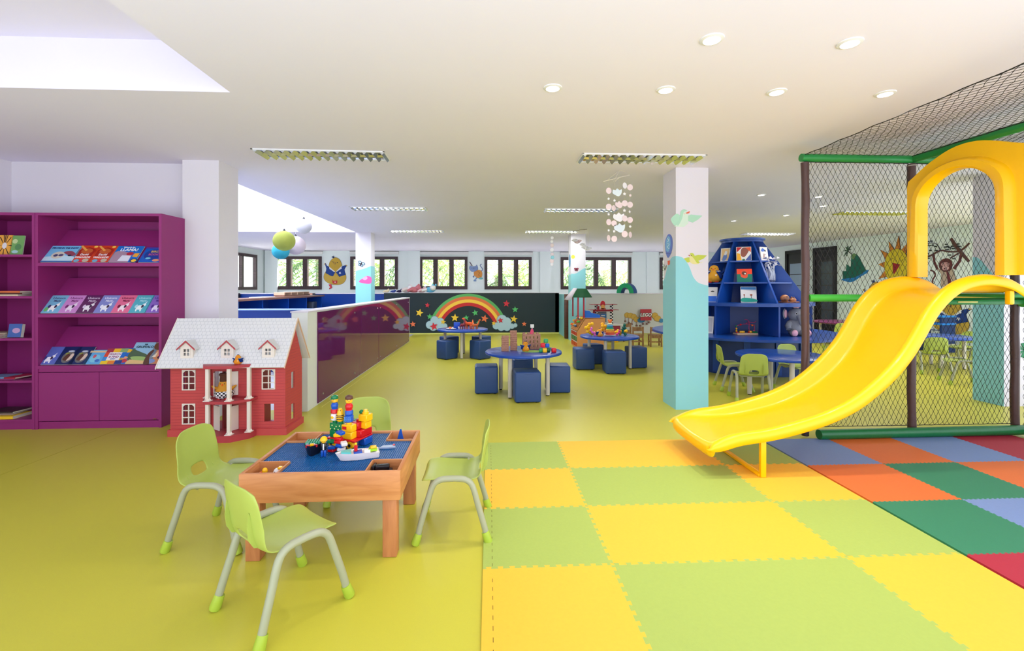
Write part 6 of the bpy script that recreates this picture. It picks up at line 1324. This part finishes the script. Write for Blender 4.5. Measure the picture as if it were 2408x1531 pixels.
# paintings on the near column
def colart(box, w, h): return ART(box, w, h, .0008)
cf = lambda u: 2.105+(u-1589)/76*.375
zf = lambda v: 1.39+(674-v)*.004757
def PF(A_): A_.P = lambda p: (cf(1440+p[0]/4.785)-2.105, zf(380+p[1]/4.785)); return A_
A_ = PF(colart((0, 0, 1, 1), 1, 1)); gg = (170, 214, 188)
A_.poly(smooth([(658, 640), (690, 600), (725, 580), (760, 600), (770, 630), (740, 700), (700, 715), (670, 680)]), gg); A_.poly([(760, 620), (775, 560), (800, 535), (830, 545), (850, 600), (850, 690), (800, 730), (730, 728)], (206, 226, 208)); A_.poly(smooth([(765, 560), (800, 528), (838, 545), (800, 560), (780, 640), (735, 720), (705, 712), (755, 640)], 3), gg)
A_.poly([(850, 600), (880, 588), (1008, 600), (960, 645), (900, 680), (850, 660)], gg); A_.poly([(822, 570), (868, 548), (862, 572), (835, 580)], (210, 100, 70)); A_.poly(ell(812, 580, 9, 7), (236, 200, 190)); A_.poly([(690, 730), (720, 705), (735, 720)], (206, 226, 208))
A_.build('bird_painting', 'painted pale green flying bird on the white top of the nearest column', 'mural', TR(2.105, 5.034, 0) @ RX(90))
A_ = PF(colart((0, 0, 1, 1), 1, 1)); gy = (190, 202, 74)
A_.poly(smooth([(775, 1100), (850, 1075), (870, 1090), (862, 1130), (810, 1125)], 3), gy); A_.poly(smooth([(868, 1060), (900, 1050), (930, 1090), (970, 1130), (960, 1150), (900, 1148), (868, 1120)], 3), (224, 216, 150)); A_.poly(smooth([(870, 1035), (900, 1026), (920, 1050), (930, 1090), (980, 1130), (950, 1140), (915, 1090)], 3), gy)
A_.poly([(915, 1060), (960, 1046), (1058, 1052), (1020, 1090), (960, 1115), (935, 1100)], gy); A_.poly([(870, 1048), (846, 1048), (866, 1062)], (190, 90, 60)); A_.poly(ell(884, 1056, 4, 4), (60, 50, 40)); A_.poly([(975, 1135), (1020, 1120), (1000, 1140)], (230, 224, 200))
A_.build('bird_painting', 'painted yellow green flying bird where the blue hill meets white on the nearest column', 'mural', TR(2.105, 5.034, 0) @ RX(90))
# left face of the near column: balloon and butterfly.  x runs towards the viewer
def PL_(A_): A_.P = lambda p: ((p[0]-578)/147*.375, 1.39+(674-(380+p[1]/4.785))*(.00495-.00019*(p[0]-578)/147)); return A_
A_ = PL_(colart((0, 0, 1, 1), 1, 1))
A_.out(smooth([(602, 900), (625, 825), (650, 803), (678, 830), (690, 900), (680, 1000), (640, 1075), (612, 1010)]), (96, 120, 206), (50, 70, 150), 2); A_.poly(smooth([(612, 900), (635, 830), (660, 840), (668, 920), (650, 1000), (618, 990)]), (120, 180, 226)); A_.line([(612, 1020), (650, 1030), (680, 1020)], 4, (40, 60, 140))
A_.line(smooth([(632, 850), (650, 870), (635, 890)], 3, False), 5, (220, 236, 246)); A_.line(smooth([(632, 910), (655, 920), (635, 950), (655, 970)], 3, False), 5, (220, 236, 246)); A_.poly([(638, 1110), (662, 1105), (660, 1150), (648, 1160), (640, 1150)], (232, 96, 60))
A_.build('balloon_painting', 'painted blue hot air balloon with red basket on the side of nearest column', 'mural', TR(2.104, 5.41, 0) @ RZ(-90) @ RX(90))
A_ = PL_(colart((0, 0, 1, 1), 1, 1)); A_.poly(smooth([(582, 1150), (592, 1145), (600, 1180), (620, 1155), (618, 1190), (602, 1220), (588, 1200)], 3), (120, 130, 110)); A_.poly(ell(600, 1180, 6, 12), (220, 220, 200))
A_.build('butterfly_painting', 'small grey green butterfly painted low on the side of the nearest column', 'mural', TR(2.104, 5.41, 0) @ RZ(-90) @ RX(90))
# far columns
def fly(label, M, c1, c2, s):
    A_ = ART((-50, -40, 50, 40), s, s*.8); A_.poly(ell(-22, -14, 24, 18), c2); A_.poly(ell(22, -14, 24, 18), c2); A_.poly(ell(-18, 16, 16, 14), c2); A_.poly(ell(18, 16, 16, 14), c2)
    A_.poly(ell(-22, -14, 15, 10), c1); A_.poly(ell(22, -14, 15, 10), c1); A_.poly(ell(-18, 16, 9, 8), c1); A_.poly(ell(18, 16, 9, 8), c1); A_.poly(ell(0, 0, 5, 26), (60, 30, 40)); A_.build('butterfly_painting', label, 'mural', M)
fly('red butterfly painted on the white part of the far right column', TR(2.225, 11.519, 1.88) @ RX(90), (150, 60, 80), (120, 24, 50), .13)
fly('pale blue butterfly painted on the far left column', TR(-3.13, 11.449, 2.02) @ RX(90) @ RZ(-25), (190, 220, 226), (60, 90, 110), .2)
A_ = ART((0, 0, 100, 70), .3, .2); A_.poly(smooth([(0, 50), (30, 20), (60, 0), (100, 10), (100, 60), (60, 66)]), (226, 90, 160)); A_.poly(smooth([(30, 22), (60, 2), (70, 20), (50, 36)]), (240, 170, 200)); A_.build('bird_painting', 'pink bird painted on the blue part of the far left column', 'mural', TR(-3.07, 11.449, 1.65) @ RX(90))
m = MB(); m.prism(ell(0, 0, .05, .05), 0, .003, paint((236, 206, 70))); tag(m.build('sun_painting', M=TR(2.14, 11.519, 2.15) @ RX(90)), 'small yellow disc painted high on the far right column', 'mural')
m = MB(); m.prism(ell(0, 0, .12, .17), 0, .003, paint((90, 150, 190))); tag(m.build('balloon_painting', M=TR(2.089, 11.7, 2.06) @ RZ(-90) @ RX(90)), 'tall blue balloon shape painted on the side of the far right column', 'mural')
A_ = ART((0, 0, 100, 100), .16, .2); 
for k in range(7): A_.poly([(50+45*cos(a_), 50+45*sin(a_)) for a_ in (k*.9-.3, k*.9+.3)]+[(50, 50)], (16, 120, 70))
A_.build('leaf_painting', 'dark green leaf painted on the front of the turquoise column', 'mural', TR(6.2, 4.979, .75) @ RX(90))
# ------------------------------------------------------------------ pendant globes in the skylight shaft
CORD = paint((206, 204, 208), .6)
def pend(label, x, y, z, r, c, ztop=4.16):
    t = thing('pendant_globe', label, 'pendant lamp', (x, y, z))
    C1 = mat('globe_%d_%d_%d' % c, c, .8, bump=.25, bscale=60, var=.04, scale=40)
    m = MB(); m.ball((0, 0, 0), (r, r, r*.96), C1, 36); m.build('globe_shade', t)
    m = MB(); m.cyl((0, 0, r*.94), (0, 0, r*.94+.04), .03, BLK, 14, r2=.008); m.build('lamp_cap', t)
    m = MB(); m.cyl((0, 0, r), (0, 0, ztop-z), .003, CORD, 6); m.build('cord', t)
pend('pale white pendant globe hanging highest of the four', -3.62, 9.1, 2.57, .15, (196, 194, 200))
pend('large lime green pendant globe in front of the others', -3.60, 8.2, 2.195, .183, (150, 158, 66))
pend('large pale pink pendant globe behind the lime one', -3.80, 9.15, 2.2, .19, (200, 186, 192))
pend('turquoise pendant globe hanging lowest, below the lime one', -3.95, 8.85, 2.06, .155, (40, 150, 170))
def area(nm, loc, rot, sx, sy, e, c=(1, 1, 1)):
    l = bpy.data.lights.new(nm, 'AREA'); l.shape = 'RECTANGLE'; l.size = sx; l.size_y = sy; l.energy = e; l.color = c
    o = bpy.data.objects.new(nm, l); COL.objects.link(o); o.location = loc; o.rotation_euler = tuple(R(a) for a in rot); return o
TUBEM = mat('lit_fluorescent_tube', (244, 250, 255), .5, emit=2.5)
# ------------------------------------------------------------------ ceiling troffers with mirrored louvres
AL = mat('mirror_aluminium', (228, 232, 244), .16, .9); AF = mat('white_metal_frame', (230, 230, 232), .4)
def troffer(label, x, y, rz=0):
    t = thing('ceiling_troffer', label, 'ceiling light', (x, y, H), rz, 'mirrored ceiling light boxes')
    m = MB(); w, d = .64, .16
    for q in [(-w, -d, w, -d+.018), (-w, d-.018, w, d), (-w, -d, -w+.018, d), (w-.018, -d, w, d)]: m.box(q[0], q[1], -.012, q[2], q[3], 0, AF)
    m.box(-w+.018, -d+.018, -.0006, w-.018, d-.018, -.0002, paint((70, 72, 80), .5)); m.build('frame', t)  # dark sheet paints in the shade of the housing cavity
    m = MB(); 
    for y0 in (-1, 1):
        m.add([(-w+.018, y0*(d-.018), -.006), (w-.018, y0*(d-.018), -.006), (w-.018, y0*.09, -.0015), (-w+.018, y0*.09, -.0015)], [(0, 1, 2, 3)], AL)
    m.prism([(-.02, -.001), (.02, -.001), (0, -.02)], -w+.02, w-.02, AL, Matrix(((0, 0, 1, 0), (1, 0, 0, 0), (0, 1, 0, 0), (0, 0, 0, 1))))
    m.build('reflector', t)
    m = MB(); n = 14
    for k in range(n+1):
        xx = -w+.03+(2*w-.06)*k/n
        m.prism([(xx-.03, -.002), (xx+.03, -.002), (xx, -.032)], -d+.02, d-.02, AL, RX(90))
    m.build('louvre', t); return t
t0 = None
for (x, y, rz, nm) in [(-1.68, 4.72, 1.5, 'mirrored ceiling light nearest the book corner, left of the middle'), (1.58, 4.69, -.5, 'mirrored ceiling light above the nearest painted column'), (-1.71, 7.92, .5, 'mirrored ceiling light second from the book corner on the left row'), (1.6, 7.92, -1, 'mirrored ceiling light in the middle of the right row'), (-1.73, 11.1, 0, 'mirrored ceiling light farthest on the left row, before the windows'), (1.52, 11.05, 0, 'mirrored ceiling light farthest on the right row'), (6.95, 7.95, 0, 'mirrored ceiling light seen through the safety net'), (7.05, 11.2, 0, 'mirrored ceiling light above the volcano shelf by the right wall')]:
    if t0 is None: t0 = t = troffer(nm, x, y, rz)
    else: t = dup(t0, nm, (x, y, H), rz)
    if y > 7:
        for q in (-.08, .08): m = MB(); m.cyl((-.58, q, -.006), (.58, q, -.006), .008, TUBEM, 10); m.build('fluorescent_tube', t)
        area('troffer_light', (x, y, H-.04), (0, 0, 0), 1.2, .26, 20 if y < 10 else 20, (.93, .97, 1.))
# ------------------------------------------------------------------ recessed spots
EM = mat('warm_lamp_face', (255, 236, 220), .5, emit=14.)
s0 = None
for (x, y, nm) in [(1.209, 2.415, 'nearest recessed spot light, on the left of the near pair'), (1.988, 2.414, 'nearest recessed spot light, on the right of the near pair'), (.43, 3.06, 'recessed spot light at the left end of the row of four'), (1.204, 3.05, 'recessed spot light second from the left in the row of four'), (1.983, 3.046, 'recessed spot light third from the left in the row of four'), (2.755, 3.035, 'recessed spot light at the right end of row of four, nearest the net'), (3.98, 6.47, 'recessed spot light above the blue volcano shelf front'), (4.908, 6.55, 'first of the two recessed spots seen through the net'), (4.983, 9.045, 'recessed spot light behind the top of the volcano shelf'), (5.581, 8.296, 'recessed spot light right of the volcano shelf top'), (5.55, 7.304, 'second of the two recessed spots seen through the net')]:
    if s0 is None:
        t = thing('ceiling_spot', nm, 'spot light', (x, y, H), 0, 'recessed ceiling spots')
        m = MB(); m.lathe([(.042, -.004), (.045, -.01), (.062, -.005), (.064, 0)], AF, 30, cap=False); m.build('trim_ring', t)
        m = MB(); m.lathe([(.001, -.0045), (.043, -.0045)], EM, 24, cap=False); m.build('lamp_face', t); s0 = t
    else: dup(s0, nm, (x, y, H))
    l = bpy.data.lights.new('spot_beam', 'SPOT'); l.energy = 26; l.color = (1, .93, .86); l.spot_size = R(130); l.spot_blend = 1; l.shadow_soft_size = .05
    lo = bpy.data.objects.new('spot_beam', l); COL.objects.link(lo); lo.location = (x, y, H-.03)
# ------------------------------------------------------------------ paper mobiles
PP = mat('translucent_white_paper', (240, 238, 242), .6); PK = mat('pale_pink_paper', (236, 216, 218), .6); PB = mat('pale_blue_paper', (222, 234, 242), .6)
t = thing('paper_mobile', 'tall paper mobile of pale discs, stars and clouds hanging before the nearest column', 'mobile', (1.51, 5.2, H))
ST = paint((236, 228, 214), .6)
xm = lambda u: (u-1505)/1070*5.2; zm = lambda v: (1.39+(674-v)/1070*5.2)-H
m = MB(); m.cyl((xm(1466), 0, zm(424)), (xm(1535), .1, zm(403)), .003, ST, 6); m.cyl((xm(1488), -.1, zm(428)), (xm(1515), .15, zm(405)), .003, ST, 6); m.build('cross_stick', t)
m = MB()
for u, v in ((1476, 420), (1490, 424), (1518, 400)): m.cyl((0, 0, 0), (xm(u), 0, zm(v)), .0012, ST, 4)
m.build('hanging_string', t)
def disc(u, v, r, mm, sh='c', rz=0, dy=0):
    m = MB(); r = r/1070*5.2; M = TR(xm(u), dy, zm(v)) @ RZ(rz) @ RX(90)
    if sh == 'c': m.prism(ell(0, 0, r, r*1.05, 24), -.0006, .0006, mm, M)
    elif sh == 's': m.prism(star(5, r, r*.5), -.0006, .0006, mm, M)
    else: m.prism(smooth([(-r, -.2*r), (-.9*r, .5*r), (-.4*r, .4*r), (0, .8*r), (.5*r, .4*r), (r, .6*r), (.9*r, -.3*r), (.3*r, -.9*r), (-.5*r, -.6*r)], 3), -.0006, .0006, mm, M)
    m.build({'c': 'paper_disc', 's': 'paper_star'}.get(sh, 'paper_cloud'), t)
px2 = lambda a: 1440+a/4.785; py2 = lambda a: 380+a/4.785
for (a, b, r, mm, sh, rz) in [(178, 322, 7, PK, 'c', 10), (178, 503, 7, PK, 'c', 0), (178, 677, 7, PK, 'c', 20), (177, 858, 7, PK, 'c', 40), (176, 412, 3.6, PP, 's', 0), (177, 588, 3.8, PP, 's', 0), (177, 770, 3.6, PP, 's', 0), (283, 330, 11, PB, 'k', 0), (252, 425, 4, PP, 's', 0), (243, 512, 6.6, PK, 'c', 30), (305, 470, 10, PK, 'k', 10), (300, 612, 13, PP, 'k', 0), (246, 685, 6.6, PK, 'c', 0), (310, 735, 13, PB, 'k', 0), (248, 776, 4, PP, 's', 0), (249, 863, 7, PK, 'c', 0), (371, 254, 7, PP, 'c', 30), (368, 350, 4.6, PP, 's', 0), (371, 457, 7, PK, 'c', 0), (366, 538, 4.6, PP, 's', 0), (371, 630, 7, PK, 'c', 10), (369, 808, 7.4, PK, 'c', 0), (444, 265, 7, PK, 'c', 0), (447, 358, 4, PK, 's', 0), (444, 465, 7, PK, 'c', 0), (440, 546, 4, PP, 's', 20), (443, 640, 7, PK, 'c', 0), (446, 716, 4, PP, 's', 0), (447, 810, 7, PK, 'c', 40)]:
    disc(px2(a), py2(b), r, mm, sh, rz, {1: 0}.get(1)+(.04 if a > 400 else (-.03 if a < 200 else 0)))
m = MB()
for a, d in ((178, -.03), (248, 0), (305, 0), (370, 0), (444, .04)): m.cyl((xm(px2(a)), d, zm(py2(240 if a > 360 else 190))), (xm(px2(a)), d, zm(py2(860))), .0006, ST, 4)
m.build('thread', t)
t = thing('paper_mobile', 'slim mobile of small white paper shapes hanging left of the far column', 'mobile', (1.35, 9.7, H))
m = MB(); m.cyl((0, 0, 0), (0, 0, -.92), .0012, ST, 4); m.build('thread', t)
for k, (z, r, c) in enumerate([(-.3, .035, PP), (-.38, .032, PP), (-.46, .04, PK), (-.56, .045, PP), (-.65, .035, PK), (-.72, .04, mat('aqua_paper', (150, 214, 226), .6)), (-.8, .045, PK), (-.87, .035, PP)]): m = MB(); m.ball((random.uniform(-.01, .01), 0, z), (r, .012, r), c, 10); m.build('paper_shape', t)
t = thing('paper_mobile', 'mobile of crumpled white and pink paper flowers hanging from a twig', 'mobile', (2.0, 9.9, H))
m = MB(); m.tube([(-.17, 0, -.13), (-.08, .0, -.125), (0, .01, -.095), (.15, 0, -.085)], .006, paint((120, 110, 104), .7), 6); m.build('twig', t)
m = MB()
for x, z in ((-.1, -.35), (.1, -.45), (.18, -.5)): m.cyl((x, 0, -.1), (x, 0, z), .001, ST, 4)
m.cyl((0, 0, 0), (0, 0, -.1), .001, ST, 4); m.build('thread', t)
for (x, z, r, c) in [(-.12, -.33, .07, PP), (-.07, -.37, .06, PK), (-.02, -.34, .05, PK), (.05, -.42, .06, PP), (.1, -.48, .07, PP), (.16, -.52, .06, PP), (.2, -.5, .05, PP)]:
    m = MB(); random.seed(int(x*100)); 
    for k in range(9): m.prism(ell(0, 0, r*.8, r*.45, 10), -.001, .001, c, TR(x, 0, z) @ RZ(k*40) @ RX(random.uniform(20, 90)) @ TR(r*.35, 0, 0))
    m.ball((x, 0, z), (r*.7, r*.6, r*.55), c, 8)
    m.build('paper_flower', t)
# ------------------------------------------------------------------ garden outside the windows
LG = [mat('leaf_a', (120, 150, 70), .5), mat('leaf_b', (80, 120, 60), .5), mat('leaf_c', (170, 190, 110), .5)]
for lm in LG:      # thin leaves let the sun through
    nt = lm.node_tree; bs = nt.nodes['Principled BSDF']; tl = nt.nodes.new('ShaderNodeBsdfTranslucent'); tl.inputs['Color'].default_value = bs.inputs['Base Color'].default_value; mxs = nt.nodes.new('ShaderNodeMixShader'); mxs.inputs[0].default_value = .5
    nt.links.new(bs.outputs[0], mxs.inputs[1]); nt.links.new(tl.outputs[0], mxs.inputs[2]); nt.links.new(mxs.outputs[0], nt.nodes['Material Output'].inputs['Surface'])
TRK = paint((150, 130, 110), .8)
def palm(label, x, y, h, n, seed, c, L=1.2):
    t = thing('palm_tree', label, 'tree', (x, y, 0), 0, 'palms outside the windows'); rnd = random.Random(seed)
    m = MB(); m.tube([(0, 0, 0), (.05, 0, h*.5), (0, 0, h)], [.09, .07, .06], TRK, 8); m.build('trunk', t)
    m = MB()
    for k in range(n):
        a = rnd.uniform(0, 2*pi); up = rnd.uniform(-.2, 1.1); z0 = h-rnd.uniform(0, .5)
        pts = [Vector((cos(a)*L*s_, sin(a)*L*s_, z0+up*L*s_-1.1*L*s_*s_)) for s_ in [q/6 for q in range(7)]]
        m.tube(pts, [.012]*7, c, 4)
        for q in range(1, 7):
            for w_ in (0, .5):
                if q == 6 and w_: continue
                p = pts[q] if not w_ else (pts[q]+pts[q+1])/2; d = (pts[q]-pts[q-1]).normalized(); sd = Vector((-sin(a), cos(a), 0)); ll = .42*L*(1-abs(q-3)/5)
                for sg in (-1, 1):
                    tip = p+sd*sg*ll+d*ll*.5-Vector((0, 0, ll*.35)); wd = d*.035
                    m.add([p-wd, p+wd, tip], [(0, 1, 2)], c)
    m.build('fronds', t); return t
random.seed(2)
spots = [(-12.2, 14.2), (-12.6, 16.5), (-11.5, 18.6), (-8.4, 19.6), (-7.1, 19.2), (-6.0, 20.2), (-4.6, 19.4), (-3.2, 20.1), (-2.2, 19.2), (-1.0, 19.9), (.3, 19.4), (1.3, 20.2), (2.6, 19.6), (3.9, 19.1), (5.1, 20.0), (6.6, 19.5), (8.0, 19.7)]
wn = ['outside the far left side window', 'beyond the side window, nearer the corner', 'outside the far left corner', 'outside the left end of the first window', 'behind the first window', 'outside right end of the first window', 'outside the second window', 'outside right end of the second window', 'outside the left end of third window', 'outside the middle of third window', 'outside between the third and fourth windows', 'outside the fourth window', 'outside the right of the fourth window', 'outside the left part of the widest window', 'outside the right part of the widest window', 'outside the window by the painted column', 'outside the far right window']
for i, (x, y) in enumerate(spots): palm('green palm '+wn[i], x, y, random.uniform(1.8, 3.0), 20, i, LG[i % 3], random.uniform(1.2, 1.7))
for i, x in enumerate([-8.2, -6.9, -5.2, -3.9, -2.3, -.9, .6, 1.9, 3.4, 4.9, 7.0]):
    rnd = random.Random(50+i); t = thing('garden_shrub', 'leafy green garden shrub '+['at the left edge of the first window', 'under the first window', 'left of the second window', 'under the second window', 'left of the third window', 'under the third window', 'left of the fourth window', 'under the fourth window', 'left of the widest window', 'under the widest window', 'under the far right window'][i], 'shrub', (x, 22.5, 0), 0, 'shrubs outside the windows')
    m = MB()
    for k in range(420):
        a = rnd.uniform(0, 6.28); rr = 1.1*rnd.random()**.5; z = rnd.uniform(.9, 3.4); m.add([(0, 0, 0), (.09, .03, .02), (.17, 0, 0), (.09, -.03, .02)], [(0, 1, 2, 3)], LG[rnd.randrange(3)], TR(rr*cos(a), rr*sin(a)*.5, z) @ RZ(rnd.uniform(0, 360)) @ RX(rnd.uniform(-60, 60)) @ RY(rnd.uniform(-60, 60)))
    m.build('foliage', t); m = MB(); m.tube([(0, 0, 0), (.05, 0, 1), (0, 0, 2.4)], [.05, .04, .02], TRK, 6); m.build('stem', t)
# ------------------------------------------------------------------ daylight
w = bpy.data.worlds.new('sky'); SC.world = w; w.use_nodes = True; nt = w.node_tree
bg = nt.nodes['Background']; tc = nt.nodes.new('ShaderNodeTexCoord'); sp = nt.nodes.new('ShaderNodeSeparateXYZ'); rp = nt.nodes.new('ShaderNodeValToRGB')
nt.links.new(tc.outputs['Generated'], sp.inputs[0]); mr = nt.nodes.new('ShaderNodeMapRange'); mr.inputs['From Min'].default_value = -1; mr.inputs['From Max'].default_value = 1
nt.links.new(sp.outputs['Z'], mr.inputs['Value']); nt.links.new(mr.outputs['Result'], rp.inputs['Fac'])
# world brightened below the horizon to light the ceiling, softer blue sky above it
rp.color_ramp.elements[0].position = .47; rp.color_ramp.elements[0].color = (.82, .88, 1., 1)
rp.color_ramp.elements[1].position = .53; rp.color_ramp.elements[1].color = (.7, .76, .88, 1)
nt.links.new(rp.outputs['Color'], bg.inputs['Color']); bg.inputs['Strength'].default_value = 2.1
sun = bpy.data.lights.new('sun', 'SUN'); sun.energy = 28; sun.angle = R(1.5); sun.color = (1, .96, .9); so = bpy.data.objects.new('sun', sun); COL.objects.link(so); so.rotation_euler = Vector((-.28, -.72, -.72)).to_track_quat('-Z', 'Y').to_euler()
gm = MB(); gm.box(-30, 17.7, -.25, 30, 45, -.12, mat('pale_bounce_paving', (206, 206, 200), .8, var=.1, scale=1)); gm.box(-30, 5.2, -.25, -9.2, 17.7, -.12, mat('pale_bounce_paving', (206, 206, 200), .8)); struct(gm.build('floor_garden'))  # unseen pale ground added to bounce sunlight up through the windows
def area(nm, loc, rot, sx, sy, e, c=(1, 1, 1)):
    l = bpy.data.lights.new(nm, 'AREA'); l.shape = 'RECTANGLE'; l.size = sx; l.size_y = sy; l.energy = e; l.color = c
    o = bpy.data.objects.new(nm, l); COL.objects.link(o); o.location = loc; o.rotation_euler = tuple(R(a) for a in rot); return o
area('skylight_daylight', (-5.45, 8.7, H+1.4), (0, 0, 0), 4.2, 5.3, 150, (.86, .92, 1.05))
v = SC.view_settings; v.view_transform = 'Standard'; v.look = 'None'; v.gamma = 1.; v.use_curve_mapping = False; v.exposure = .74
